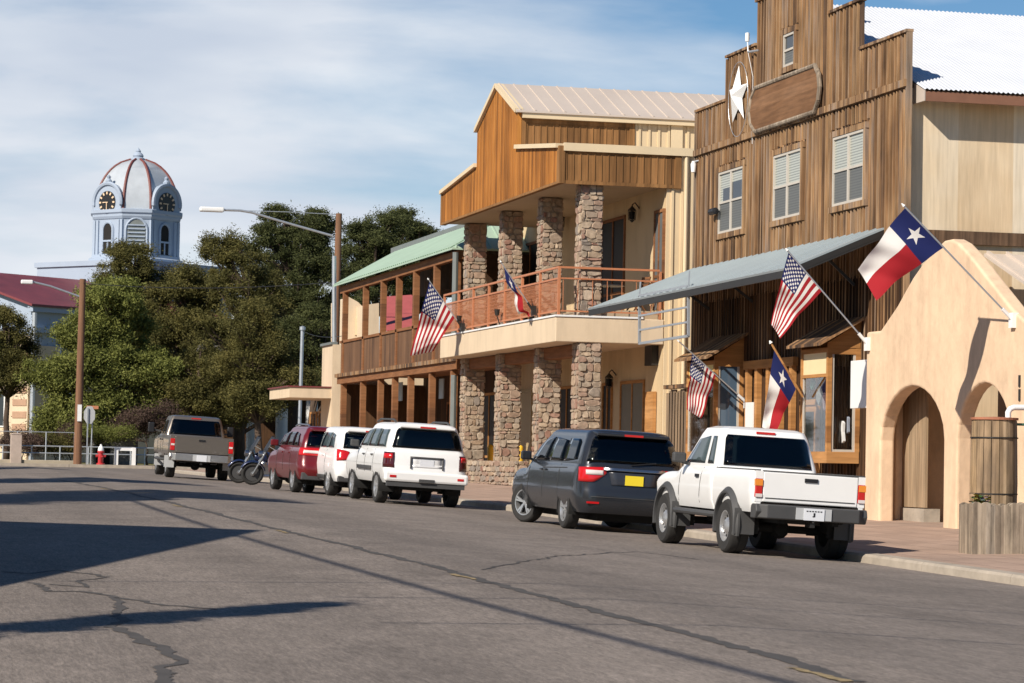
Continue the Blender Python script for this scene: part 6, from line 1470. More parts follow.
# --- motorcycles
M['smoked'] = nmat('smoked plastic', (.03,.035,.045), .5, var=0, spec=.2)
def motorcycle(label, px, py, rz, pm):
    g = G(px, py); t = thing('parked_motorcycle', label, 'motorcycle', g, (0, math.radians(-9), rz), group='motorcycles backed to the kerb')
    # local: front wheel at origin, +y toward the front
    for name, y, R in (('wheel', 0, .33), ('wheel', -1.6, .32)):
        mb = MB(); mb.lathe([(0,-.07),(.06,-.06),(.06,.06),(0,.07)], (0,y,R), 12, axis='X'); w = mb.build(name, M['chrome'], t, local=True)
        mb = MB(); a = []
        for k in range(9): q = 2*math.pi*k/8; a.append((R-.06+.06*math.cos(q), .065*math.sin(q)))
        mb.lathe(a, (0,y,R), 28, axis='X'); mb.build('tyre', M['tyre'], w, smooth=True, local=True)
        mb = MB(); mb.lathe([(R-.11,-.04),(R-.13,0),(R-.11,.04)], (0,y,R), 28, axis='X')
        for k in range(10): q = 2*math.pi*k/10; mb.bar((0, y, R), (0, y+(R-.12)*math.cos(q), R+(R-.12)*math.sin(q)), .012)
        mb.build('rim', M['iron'], w, local=True)
        mb = MB(); mb.lathe([(0,-.03),(.21,-.025),(.21,.025),(0,.03)], (0,y,R), 20, axis='X'); mb.build('brake_disc', M['plastic'], w, local=True)
        mb = MB(); mb.lathe([(R+.03,-.09),(R+.06,0),(R+.03,.09)], (0,y,R), 20, axis='X', a0=(.5 if y == 0 else .35), a1=(2.9 if y == 0 else 3.0), closed=False); o = mb.build('fender', pm, t, smooth=True, local=True); o.modifiers.new('s', 'SOLIDIFY').thickness = .01
    for sx in (-.11, .11):
        mb = MB(); mb.tube([(sx, 0, .33), (sx, -.36, .98)], .028, 8); mb.build('fork_tube', M['chrome'], t, smooth=True, local=True)
    mb = MB(); mb.tube([(-.42,-.62,1.08),(-.30,-.46,1.16),(-.1,-.38,1.02),(.1,-.38,1.02),(.30,-.46,1.16),(.42,-.62,1.08)], .016, 6); mb.build('handlebar', M['iron'], t, local=True)
    mb = MB(); mb.lathe([(0,-.1),(.085,-.06),(.10,.05),(0,.08)], (0,-.22,.90), 14, axis='Y'); mb.build('headlamp', M['chrome'], t, smooth=True, local=True)
    mb = MB(); mb.grid(lambda u, v: Vector(((u-.5)*.5*(1-.25*v), -.28-.24*v+.10*(2*u-1)**2*-1, 1.0+.42*v)), 6, 4); o = mb.build('windshield', M['smoked'], t, smooth=True, local=True); o.modifiers.new('s', 'SOLIDIFY').thickness = .008
    mb = MB(); mb.lathe([(0,-1.02),(.10,-.98),(.165,-.8),(.16,-.6),(.10,-.46),(0,-.43)], (0,0,.80), 14, axis='Y'); mb.build('fuel_tank', pm, t, smooth=True, local=True)
    mb = MB(); mb.obox((0,-1.22,.70), (.30,.50,.10)); mb.obox((0,-1.56,.78), (.24,.36,.12)); mb.build('seat', M['black'], t, local=True, bevel=.04)
    mb = MB(); mb.obox((0,-.82,.44), (.28,.50,.34)); mb.lathe([(0,-.2),(.10,-.18),(.10,.18),(0,.2)], (0,-.72,.60), 10, axis='X'); mb.lathe([(0,-.2),(.10,-.18),(.10,.18),(0,.2)], (0,-.95,.60), 10, axis='X'); mb.build('engine', M['chrome'], t, local=True, bevel=.03)
    mb = MB(); mb.tube([(0,-.36,.98),(0,-.55,.55),(0,-.9,.28),(0,-1.4,.38),(0,-1.6,.33)], .03, 6); mb.build('frame', M['iron'], t, local=True)
    for sx in (-.17, .17):
        mb = MB(); mb.tube([(sx*.8,-.6,.5),(sx,-.7,.26),(sx,-1.2,.26),(sx,-1.95,.30)], .045, 8); mb.build('exhaust_pipe', M['chrome'], t, smooth=True, local=True)
        mb = MB(); mb.obox((sx*1.5,-1.62,.58), (.16,.44,.30)); mb.build('saddlebag', M['black'], t, local=True, bevel=.04)
    return t
motorcycle('dark blue motorcycle nearer the red SUV with tall windshield', 252, 485, math.radians(84), M['paint_blue'])
motorcycle('dark blue motorcycle farther one beside grey pickup', 238.5, 483.2, math.radians(84), M['paint_blue'])

# ------------------------------------------------------------------ flags
def flagmat(kind):
    m, t, b = newmat(kind+' cloth'); n = t.nodes.new; l = t.links.new
    b.inputs['Roughness'].default_value = .8; b.inputs['Specular IOR Level'].default_value = .2
    tcn = n('ShaderNodeUVMap'); sp = n('ShaderNodeSeparateXYZ'); l(tcn.outputs[0], sp.inputs[0]); U, V = sp.outputs[0], sp.outputs[1]
    def mth(op, a, c=None, d=None):
        q = n('ShaderNodeMath'); q.operation = op
        for i, v in enumerate((a, c, d)):
            if v is None: continue
            if hasattr(v, 'node'): l(v, q.inputs[i])
            else: q.inputs[i].default_value = v
        return q.outputs[0]
    def mix(f, a, c):
        q = n('ShaderNodeMix'); q.data_type = 'RGBA'; l(f, q.inputs[0])
        for i, v in ((6, a), (7, c)):
            if hasattr(v, 'node'): l(v, q.inputs[i])
            else: q.inputs[i].default_value = (*v, 1)
        return q.outputs[2]
    def star(x, y, R):
        r = mth('SQRT', mth('ADD', mth('MULTIPLY', x, x), mth('MULTIPLY', y, y)))
        a = mth('ADD', mth('ARCTAN2', x, y), 4*math.pi+math.pi/5)
        k = mth('ABSOLUTE', mth('SUBTRACT', mth('MODULO', a, 2*math.pi/5), math.pi/5))
        e = mth('MULTIPLY', r, mth('ADD', mth('MULTIPLY', mth('COSINE', k), .309), mth('MULTIPLY', mth('SINE', k), .951)))
        return mth('LESS_THAN', e, .309*R)
    red, white, blue = (.38,.020,.028), (.80,.78,.75), (.018,.026,.12)
    if kind == 'lone star flag':
        c = mix(mth('LESS_THAN', V, .5), red, red)
        c = mix(mth('LESS_THAN', V, .5), red, white)      # v=0 top: white over red
        c = mix(mth('LESS_THAN', U, .3333), c, blue)
        x = mth('MULTIPLY', mth('SUBTRACT', U, .1667), 1.5); y = mth('SUBTRACT', .5, V)
        # the star points up when the blue band is vertical
        c = mix(star(x, y, .19), c, white)
    else:
        s = mth('LESS_THAN', mth('MODULO', mth('FLOOR', mth('MULTIPLY', V, 13)), 2), .5)
        c = mix(s, white, red)
        cant = mth('MULTIPLY', mth('LESS_THAN', U, .4), mth('LESS_THAN', V, 7/13))
        c = mix(cant, c, blue)
        gx = mth('MULTIPLY', U, 12/.4); gy = mth('MULTIPLY', V, 10/(7/13))
        ix = mth('ROUND', gx); iy = mth('ROUND', gy)
        par = mth('LESS_THAN', mth('ABSOLUTE', mth('MODULO', mth('ADD', ix, iy), 2)), .5)
        dx = mth('MULTIPLY', mth('SUBTRACT', gx, ix), .9); dy = mth('SUBTRACT', iy, gy)
        inn = mth('MULTIPLY', mth('MULTIPLY', mth('GREATER_THAN', ix, .5), mth('LESS_THAN', ix, 11.5)), mth('MULTIPLY', mth('GREATER_THAN', iy, .5), mth('LESS_THAN', iy, 9.5)))
        c = mix(mth('MULTIPLY', mth('MULTIPLY', star(dx, dy, .78), par), mth('MULTIPLY', inn, cant)), c, white)
    l(c, b.inputs['Base Color'])
    tr = n('ShaderNodeBsdfTranslucent'); l(c, tr.inputs[0]); ms = n('ShaderNodeMixShader'); ms.inputs[0].default_value = .3
    o_ = [x for x in t.nodes if x.type == 'OUTPUT_MATERIAL'][0]; l(b.outputs[0], ms.inputs[1]); l(tr.outputs[0], ms.inputs[2]); l(ms.outputs[0], o_.inputs[0])
    return m
M['lone_star'] = flagmat('lone star flag'); M['stars_stripes'] = flagmat('stars and stripes flag')
def flag(label, m, base, tip, hoistA, hoistB, flyD, flyC, amp=.06, waves=2.2, grp=None, staff='galv', bracket=True, sag=.1, ph=0.0, rad=.016, finial=False):
    base = Vector(base); tip = Vector(tip)
    t = thing('flag', label, 'flag', base, group=grp)
    mb = MB(); mb.tube([base, tip], rad, 8); mb.build('pole', M[staff], t, smooth=True)
    mb = MB(); d = (tip-base).normalized(); mb.tube([tip, tip+d*.06], [rad*1.8, rad*.6], 8); mb.build('finial', M['white_paint'] if not finial else M['gold'], t)
    A, B, C, D = map(Vector, (hoistA, hoistB, flyC, flyD)); nn = (B-A).cross(D-A).normalized()
    def fn(u, v):
        h = A.lerp(B, v); f = D.lerp(C, v); p = h.lerp(f, u)
        k = math.sin(2*math.pi*(waves*u+.35*v)+ph)*amp*1.3*min(1, u*2.2)+math.sin(2*math.pi*(waves*.5*u-.8*v)+ph*2)*amp*.9*u+math.sin(2*math.pi*(waves*2.3*u+1.1*v)+ph*3)*amp*.35*u
        return p+nn*k+Vector((0,0,-sag*math.sin(math.pi*u)*(1-abs(v-.5))))
    mb = MB(); mb.grid(fn, 44, 30); o = mb.build('cloth', m, t, smooth=True, angle=180)
    if bracket:
        mb = MB(); d = (tip-base).normalized(); mb.tube([base-d*.02, base+d*.22], .035, 8); mb.obox(base+Vector((.05,0,-.04)), (.12,.16,.26)); mb.build('bracket', M['white_paint'] if bracket == True else M['iron'], t)
    return t
def pY(px, py, Y): return P(px, py, Y=Y)
# big lone star flag at the adobe gable
b0 = P(1011,318,X=XA-.06); Y = b0.y
flag('large blue white and red lone star flag on the adobe gable', M['lone_star'], b0, pY(904,206,Y), pY(905.5,207.5,Y), pY(944.5,247,Y), pY(858,270,Y+.55), pY(876,299,Y+.35), .07, 1.3, 'lone star flags', sag=-.06)
# stars and stripes at the adobe corner
b0 = P(866,342,X=XA-.06); Y = b0.y
flag('stars and stripes flag at adobe wall corner above the white pickup', M['stars_stripes'], b0, pY(787.5,250.5,Y), pY(788.5,252.5,Y), pY(822,291,Y), pY(771,322,Y+.5), pY(780,338,Y+.3), .06, 1.6, 'stars and stripes flags', sag=-.05)
# lone star hanging in front of the bay
b0 = pY(803,397,57.9); Y = 57.9
flag('hanging lone star flag on wooden staff in front of bay window', M['lone_star'], b0, pY(771,343,Y), pY(774.5,349,Y), pY(796,389,Y), pY(762,427,Y+.3), pY(776,431,Y+.15), .07, 1.5, 'lone star flags', staff='shop_wood', bracket=None, sag=-.04, rad=.024)
# stars and stripes by the far bay
b0 = P(745,401,X=XW-.1); Y = b0.y
flag('stars and stripes flag hanging by the far bay window', M['stars_stripes'], b0, pY(679,341.5,Y), pY(692,354,Y), pY(716,375,Y), pY(686,408,Y+.3), pY(701,419,Y+.15), .07, 1.7, 'stars and stripes flags', sag=-.03)
# stars and stripes hung from the balcony end
b0 = P(461,326,X=XF-.1); Y = b0.y
flag('large stars and stripes flag at the far end of balcony', M['stars_stripes'], b0, pY(428.5,279.5,Y), pY(429.5,281.5,Y), pY(454.5,318,Y), pY(410,356,Y+.7), pY(433,352,Y+.4), .11, 1.8, 'stars and stripes flags', bracket='iron', sag=-.03, ph=1)
# crumpled lone star at mid balcony
b0 = P(532,309,X=XF-.1); Y = b0.y
flag('crumpled lone star flag wrapped along its pole at mid balcony', M['lone_star'], b0, pY(501,262,Y), pY(503,265,Y), pY(515,285,Y), pY(519,314,Y+.35), pY(530,317,Y+.1), .07, 1.7, 'lone star flags', bracket='iron', sag=.12, ph=2)
# ------------------------------------------------------------------ trees
RNG = np.random.default_rng(11)
def leafmat(name, c1, c2, c3):
    m, t, b = newmat(name); n = t.nodes.new; l = t.links.new
    b.inputs['Roughness'].default_value = .75; b.inputs['Specular IOR Level'].default_value = .2
    ge = n('ShaderNodeNewGeometry'); tcn = n('ShaderNodeTexCoord'); nz = n('ShaderNodeTexNoise'); nz.inputs['Scale'].default_value = .7; nz.inputs['Detail'].default_value = 4; l(tcn.outputs['Object'], nz.inputs['Vector'])
    a = n('ShaderNodeMath'); a.operation = 'MULTIPLY_ADD'; a.inputs[1].default_value = .45; l(ge.outputs['Random Per Island'], a.inputs[0])
    mu = n('ShaderNodeMath'); mu.operation = 'MULTIPLY_ADD'; l(nz.outputs['Fac'], mu.inputs[0]); mu.inputs[1].default_value = 1.3; mu.inputs[2].default_value = -.35; l(mu.outputs[0], a.inputs[2])
    rp = n('ShaderNodeValToRGB'); e = rp.color_ramp.elements; e[0].color = (*c1, 1); e[1].color = (*c3, 1); e.new(.5).color = (*c2, 1); l(a.outputs[0], rp.inputs[0]); l(rp.outputs[0], b.inputs['Base Color'])
    tr = n('ShaderNodeBsdfTranslucent'); l(rp.outputs[0], tr.inputs[0]); ms = n('ShaderNodeMixShader'); ms.inputs[0].default_value = .3
    o_ = [x for x in t.nodes if x.type == 'OUTPUT_MATERIAL'][0]; l(b.outputs[0], ms.inputs[1]); l(tr.outputs[0], ms.inputs[2]); l(ms.outputs[0], o_.inputs[0])
    return m
M['juniper'] = leafmat('juniper foliage', (.05,.048,.017), (.125,.118,.038), (.24,.205,.065))
M['pine'] = leafmat('pine foliage', (.08,.095,.024), (.19,.21,.055), (.31,.32,.09))
M['dark_pine'] = leafmat('dark conifer foliage', (.034,.044,.018), (.085,.098,.036), (.15,.16,.056))
M['bare'] = leafmat('reddish bare twigs', (.075,.05,.04), (.12,.08,.065), (.17,.12,.09))
def leaves_mesh(name, cen, size, m, parent, aspect=.34, droop=0):
    k = len(cen); u = RNG.normal(size=(k,3)); u[:,2] = u[:,2]*.7+droop; u /= np.linalg.norm(u, axis=1)[:,None]
    w = RNG.normal(size=(k,3)); v = np.cross(u, w); v /= np.linalg.norm(v, axis=1)[:,None]
    s = size*RNG.uniform(.6,1.4,size=(k,1)); a = u*s*.5; c = v*s*.5*aspect
    bend = np.cross(u, v)*s*.12
    V = np.stack([cen-a, cen-c+bend, cen+a, cen+c+bend], 1).reshape(-1, 3)
    me = bpy.data.meshes.new(name); me.vertices.add(4*k); me.vertices.foreach_set('co', V.astype(np.float32).ravel())
    me.loops.add(4*k); me.loops.foreach_set('vertex_index', np.arange(4*k, dtype=np.int32)); me.polygons.add(k); me.polygons.foreach_set('loop_start', np.arange(0, 4*k, 4, dtype=np.int32)); me.update(calc_edges=True)
    me.materials.append(m); o = bpy.data.objects.new(name, me); COL.objects.link(o)
    if parent is not None: o.parent = parent
    return o
def tree(name, label, cat, x, y, z, lobes, m, trunk=.22, size=.24, dens=1.0, lean=(0,0), group=None, clump=.42, per=60, droop=0):
    """lobes: (dx, dy, height, rx, ry, rz) relative to the base"""
    t = thing(name, label, cat, (x, y, z), group=group)
    top = max(l[2]+l[5]*.5 for l in lobes); mb = MB(); rnd = random.Random(int(x*10)+int(y*7))
    tp = [Vector((lean[0]*h/top+rnd.uniform(-.08,.08), lean[1]*h/top, h)) for h in np.linspace(-.1, top*.92, 7)]
    mb.tube(tp, [trunk*(1.25 if i == 0 else 1-.8*i/6) for i in range(7)], 9)
    cen = []; sub_ = []
    for l_ in lobes:
        sub_.append((l_[0], l_[1], l_[2], l_[3]*.82, l_[4]*.82, l_[5]*.82))
        for q in range(7):
            a, e, f = rnd.uniform(0, 6.283), rnd.uniform(-.5, 1.35), rnd.uniform(.26, .46)
            sub_.append((l_[0]+l_[3]*.86*math.cos(a)*math.cos(e), l_[1]+l_[4]*.86*math.sin(a)*math.cos(e), l_[2]+l_[5]*.86*math.sin(e), l_[3]*f, l_[4]*f, l_[5]*f))
    for dx, dy, h, rx, ry, rz in sub_:
        vol = rx*ry*rz; k = max(5, int(dens*17*(rx*ry*rz)**(2/3)))
        d = RNG.normal(size=(k,3)); d /= np.linalg.norm(d, axis=1)[:,None]; rr = RNG.uniform(.45, 1.04, size=(k,1))**.7
        c = np.array([dx, dy, h])+d*rr*np.array([rx, ry, rz])
        for q in range(min(2, k)):
            e = Vector(c[q]*.85+np.array([dx,dy,h])*.15); s0 = tp[min(6, max(1, int((h-rz*.6)/top*6)))]
            mid = s0.lerp(e, .5)+Vector((0,0,-.1)); mb.tube([s0, mid, e], [trunk*.33, trunk*.22, .02], 5, caps=False)
        for c_ in c:
            cr = clump*rnd.uniform(.45, 1.15); kk = int(per*4.2*rnd.uniform(.6, 1.3))
            cen.append(c_+RNG.normal(size=(kk,3))*np.array([cr, cr, cr*.75])*.62)
    mb.build('trunk', M['bark'], t, smooth=True, local=True, angle=180)
    leaves_mesh('crown', np.concatenate(cen), size*.46, m, t, droop=droop)
    return t
def at_px(px, Y): p = P(px, 460, Y=Y); return p.x
def dpt(px, Y): p = P(px, 460, Y=Y); return (np.array(p)-CC)@CF/F      # metres per pixel
def hz(py, px, Y): return P(px, py, Y=Y).z
def treepx(name, label, cat, px, Y, lobes, m, z=None, **kw):
    """lobes in the picture's proportions at that distance: (px, py, rx, rz) in pixels, depth = rx"""
    s = dpt(px, Y); x = at_px(px, Y); z = FZ-.05 if z is None else z
    L2 = []
    rnd = random.Random(px)
    for (a, c, rx, rz) in lobes:
        p = P(a, c, Y=Y); L2.append((p.x-x, rnd.uniform(-.6,.6), p.z-z, rx*s, rx*s*.9, rz*s))
    return tree(name, label, cat, x, Y, z, L2, m, **kw)
treepx('pine_tree', 'bright green long needled pine behind the wooden utility pole', 'tree', 108, 147,
       [(112,300,28,20),(80,335,34,22),(128,330,30,26),(62,375,34,22),(112,375,40,30),(150,375,24,24),(70,412,34,18),(120,415,40,22),(55,430,18,10)], M['pine'], trunk=.25, size=.36, clump=.5, per=80, droop=.5)
treepx('juniper_tree', 'olive juniper at the left edge before the courthouse wall', 'tree', 6, 150,
       [(2,330,22,22),(20,352,22,22),(-8,370,30,30),(18,378,18,16),(-30,345,30,30)], M['juniper'], trunk=.2, size=.26)
treepx('juniper_tree', 'round topped olive juniper directly below the clock tower', 'tree', 132, 158,
       [(132,268,30,22),(112,290,22,20),(152,288,24,22),(135,310,34,30),(120,350,30,34),(160,340,26,40)], M['juniper'], trunk=.3, size=.28)
treepx('juniper_tree', 'tall olive juniper right of the clock tower base', 'tree', 190, 153,
       [(186,282,26,20),(172,310,28,30),(204,300,24,28),(190,345,38,36),(178,390,40,34),(206,395,30,34)], M['juniper'], trunk=.34, size=.28)
treepx('juniper_tree', 'dark broad juniper under the street lamp arm', 'tree', 238, 150,
       [(222,252,24,16),(238,275,28,26),(258,300,30,30),(232,325,38,36),(262,355,34,34),(236,385,40,30),(270,395,24,24)], M['juniper'], trunk=.36, size=.28, lean=(.5,0))
treepx('conifer_tree', 'tallest dark conifer left of the wooden lamp pole', 'tree', 292, 160,
       [(288,225,32,16),(318,232,18,20),(270,250,26,22),(302,262,40,26),(322,290,28,34),(286,305,36,36),(318,340,30,40),(290,365,40,30)], M['dark_pine'], trunk=.4, size=.30)
treepx('conifer_tree', 'dark conifer reaching down behind the flat canopy', 'tree', 312, 148.5,
       [(322,330,26,26),(305,360,26,26),(285,345,22,24),(318,385,22,18)], M['dark_pine'], trunk=.28, size=.28)
treepx('conifer_tree', 'dark round conifer behind the green roof, left crown', 'tree', 372, 172, 
       [(362,246,28,20),(384,232,26,18),(372,272,34,26),(356,290,30,30),(395,268,28,28)], M['dark_pine'], trunk=.36, size=.30)
treepx('conifer_tree', 'dark round conifer behind the green roof, right crown', 'tree', 412, 178,
       [(402,226,24,14),(424,236,22,14),(412,258,34,26),(436,262,20,20),(400,290,40,30)], M['dark_pine'], trunk=.36, size=.30)
treepx('juniper_tree', 'low wide juniper right behind the grey pickup', 'tree', 206, 146.5,
       [(178,405,26,20),(206,400,30,24),(232,408,22,20),(150,395,22,22),(205,370,36,24)], M['juniper'], trunk=.3, size=.28, lean=(-.6,0))
treepx('bare_shrub', 'reddish bare shrub left of the grey pickup cab', 'shrub', 147, 144.5,
       [(140,425,22,14),(160,420,16,14),(128,428,14,10)], M['bare'], trunk=.06, size=.22, dens=.7, per=30)
treepx('juniper_tree', 'olive juniper spreading in front of the white portico columns', 'tree', 262, 141.5,
       [(250,330,24,26),(268,356,24,24),(240,362,22,22),(300,378,20,14),(258,384,22,12),(254,404,20,13),(236,398,14,12)], M['juniper'], trunk=.22, size=.26, lean=(-.8,0))
# scrub along the fence
for i, (px, py, w, h, mat_, lab) in enumerate(((22,443,22,10,'bare','dry thicket behind the pipe fence by granite pillar'),(55,446,18,9,'juniper','low green bush behind pipe fence left of pole'),(70,436,16,12,'bare','tall dry bush just left of the wooden pole'),(100,432,30,6,'pine','green low bush on top of the stone monument bank'))):
    treepx('bush', lab, 'bush', px, 143.0+i*.4, [(px,py,w,h),(px+8,py+4,w*.6,h*.8)], M[mat_], trunk=.04, size=.2, dens=.8, per=34)

# ------------------------------------------------------------------ street furniture across the far junction
YPo = 138.3
def pole_px(px_top, py_top, px_bot, Y, r, m, name, label, cat):
    a = P(px_bot, 466, Y=Y); top = P(px_top, py_top, Y=Y); b0 = Vector((a.x, Y, FZ))
    t = thing(name, label, cat, b0); mb = MB(); mb.tube([b0, b0.lerp(top, .5), top], [r, r*.88, r*.75], 12); mb.build('pole', m, t, smooth=True); return t, b0, top
t, b0, top = pole_px(82.8, 279, 77.3, YPo, .2, M['pole_wood'], 'utility_pole', 'brown wooden utility pole with a street lamp arm near stop sign', 'pole')
mb = MB(); q = P(50, 286, Y=YPo); e = P(33, 282, Y=YPo); mb.tube([top+Vector((0,0,-.9)), q, e], .05, 8); mb.build('lamp_arm', M['galv'], t, smooth=True)
mb = MB(); e2 = P(21, 282, Y=YPo); mb.obox((e+e2)/2, ((e-e2).length, .32, .2)); mb.build('lamp_head', M['white_paint'], t, bevel=.05)
mb = MB(); p_ = P(79.5, 415, Y=YPo-.22); mb.box(p_.x-.1, YPo-.24, p_.z-.3, p_.x+.1, YPo-.19, p_.z+.5); mb.build('tag_plate', M['white_paint'], t)
# street lamp with the long arm on a wooden pole by the gallery building
Yl = 116.0
bx = P(334, 400, Y=Yl).x
t = thing('street_lamp', 'white street lamp head on a long arm from tall wooden pole', 'street lamp', (bx, Yl, zs(19, Yl)))
tp = P(339, 213.5, Y=Yl); mb = MB(); b0 = Vector((P(333.0, 430, Y=Yl).x, Yl, zs(19, Yl))); mb.tube([b0, b0.lerp(tp, .5), tp], [.17,.16,.13], 12); mb.build('pole', M['pole_wood'], t, smooth=True)
a0 = P(333, 236, Y=Yl); a1 = P(280, 221, Y=Yl); a2 = P(252, 212.5, Y=Yl); a3 = P(240, 210.5, Y=Yl); a4 = P(224, 210, Y=Yl)
mb = MB(); mb.tube([a0, a1, a2, a3, a4], .05, 8); mb.tube([P(338,214.5,Y=Yl), P(290,212,Y=Yl), a3], .015, 5); mb.build('lamp_arm', M['galv'], t, smooth=True)
a5 = P(199.5, 209, Y=Yl); mb = MB(); mb.obox((a4+a5)/2, ((a4-a5).length, .34, .2)); mb.build('lamp_head', M['white_paint'], t, bevel=.06)
t = thing('metal_mast', 'grey galvanised mast beside the wooden street lamp pole', 'pole', (P(334,400,Y=114.6).x, 114.6, 1.3)); mb = MB(); mb.tube([P(334.2, 440, Y=114.6), P(334.2, 256, Y=114.6)], .09, 10); mb.build('pole', M['galv'], t, smooth=True)
t = thing('thin_pole', 'thin grey pole standing beyond the flat canopy', 'pole', (P(298.5,450,Y=134).x, 134, 1.3)); mb = MB(); a = P(298.5, 452, Y=134); mb.tube([Vector((a.x, 134, 1.2)), P(302.5, 328, Y=134)], .085, 10); mb.build('pole', M['galv'], t, smooth=True); mb = MB(); p_ = P(302.5, 330, Y=134); mb.lathe([(0,0),(.14,0),(.14,.15),(0,.2)], p_, 10); mb.build('cap', M['galv'], t)
# stop sign seen from the back, with a street name blade
Ys = 138.0
p0 = P(86.5, 466, Y=Ys); sgn = thing('stop_sign', 'octagonal stop sign seen from its grey back beside utility pole', 'sign', (p0.x, Ys, FZ))
mb = MB(); mb.box(p0.x-.03, Ys-.03, FZ, p0.x+.03, Ys+.03, P(87.5,408,Y=Ys).z); mb.build('post', M['galv'], sgn)
c = P(89.5, 415, Y=Ys); R_ = .40
mb = MB(); mb.prism([(c.x+R_*.72*math.cos(a), Ys+.04, c.z+R_*1.15*math.sin(a)) for a in [math.pi/8+k*math.pi/4 for k in range(8)]], (0,.02,0)); mb.build('plate', M['galv_pale'] if 'galv_pale' in M else M['grey_panel'], sgn)
p1 = P(91, 466, Y=Ys); t = thing('street_sign', 'thin post with orange street name blade by the stop sign', 'sign', (p1.x, Ys+.3, FZ))
mb = MB(); mb.tube([(p1.x, Ys+.3, FZ), (p1.x+.05, Ys+.3, P(91,407,Y=Ys).z)], .03, 8); mb.build('post', M['galv'], t)
mb = MB(); a = P(87, 405.5, Y=Ys); c = P(99, 409, Y=Ys); mb.box(a.x, Ys+.28, c.z, c.x, Ys+.31, a.z); mb.build('name_blade', nmat('faded orange blade', (.50,.20,.10), .6, var=.1), t)
# fire hydrant
h0 = P(100.5, 466.5, Y=137.8); h0.z = FZ
t = thing('fire_hydrant', 'red fire hydrant with white cap beside the stop sign', 'hydrant', h0)
red = nmat('red hydrant paint', (.45,.03,.035), .5, var=.1)
mb = MB(); mb.lathe([(0,0),(.2,0),(.2,.06),(.13,.09),(.125,.55),(.17,.58),(.17,.64),(.13,.66)], h0, 14); mb.tube([h0+Vector((-.24,0,.42)), h0+Vector((.24,0,.42))], .065, 8); mb.tube([h0+Vector((0,-.24,.40)), h0], .085, 8); mb.build('barrel', red, t, smooth=True, angle=35)
mb = MB(); mb.lathe([(.14,.66),(.15,.70),(.12,.84),(.05,.92),(.05,.98),(0,.98)], h0, 14); mb.build('cap', M['white_paint'], t, smooth=True)
# low wall, pillar, pipe fence, white gate, stone monument
Yw = 140.2
x0, x1 = P(-40,460,Y=Yw).x, P(76,460,Y=Yw).x
mb = MB(); zt = P(40,460,Y=Yw).z; mb.box(x0, Yw, FZ-.1, x1, Yw+.3, zt); tag(mb.build('low_wall', nmat('pale concrete wall', (.40,.34,.26), .9, var=.12, scale=2), bevel=.02), 'low pale concrete wall under the pipe fence at left', 'wall')
t = thing('pipe_fence', 'grey pipe rail fence along courthouse lawn', 'fence', (x0, Yw+.6, FZ)); 
xe = P(160,460,Y=Yw).x; zt0 = P(40,432,Y=Yw+.6).z; zt1 = P(40,446,Y=Yw+.6).z; zt2 = P(40,453,Y=Yw+.6).z
mb = MB()
for z in (zt1, zt2): mb.tube([(x0, Yw+.6, z), (xe, Yw+.6, z)], .035, 6)
mb.tube([(x0, Yw+.6, zt0), (x1, Yw+.6, zt0)], .022, 6); mb.build('rail', M['galv'], t)
for i in range(15):
    x = x0+(xe-x0)*i/14; mb = MB(); mb.tube([(x, Yw+.6, FZ-.1), (x, Yw+.6, zt1 if i % 2 else (zt0 if x < x1 else zt1))], .035, 6); mb.build('post', M['galv'], t)
a = P(10.5,458,Y=Yw-.1).x; c = P(21.5,458,Y=Yw-.1).x; zt = P(16,433,Y=Yw-.1).z
mb = MB(); mb.box(a, Yw-.12, FZ-.05, c, Yw+.4, zt-.08); mb.prism([(a-.02, Yw-.14, zt-.08),(c+.02, Yw-.14, zt-.08),(c-.1, Yw-.14, zt),(a+.1, Yw-.14, zt)], (0,.56,0)); tag(mb.build('granite_pillar', nmat('pinkish granite', (.42,.34,.29), .85, var=.12, scale=4), bevel=.02), 'short pinkish granite pillar in the low wall', 'pillar')
a = P(116,462,Y=139.2).x; c = P(133.5,462,Y=139.2).x; zt = P(124,447.5,Y=139.2).z
t = thing('pipe_barrier', 'white painted pipe barrier frame right of hydrant', 'barrier', ((a+c)/2, 139.2, FZ))
for x in (a, c): mb = MB(); mb.box(x-.09, 139.1, FZ-.05, x+.09, 139.3, zt+.0); mb.build('post', M['white_paint'], t)
mb = MB(); mb.box(a+.09, 139.15, zt-.16, c-.09, 139.25, zt-.02); mb.build('rail', M['white_paint'], t)
Ym = 145.5; a = P(93,462,Y=Ym).x; c = P(137,462,Y=Ym).x; zt = P(115,431.5,Y=Ym).z
t = thing('stone_monument', 'low grey stone block structure behind hydrant and barrier', 'monument', ((a+c)/2, Ym, FZ))
mb = MB(); mb.box(a, Ym, FZ-.1, c, Ym+1.2, zt-.2); mb.build('block', M['grey_wall'], t, bevel=.03)
mb = MB(); mb.box(a-.1, Ym-.1, zt-.2, c+.1, Ym+1.3, zt); mb.build('cap', M['grey_wall'], t, bevel=.02)
mb = MB(); d_ = P(103,450,Y=Ym).x; mb.box(d_-.35, Ym-.02, FZ, d_+.35, Ym-.004, zt-.35); mb.build('niche', M['dark'], t)
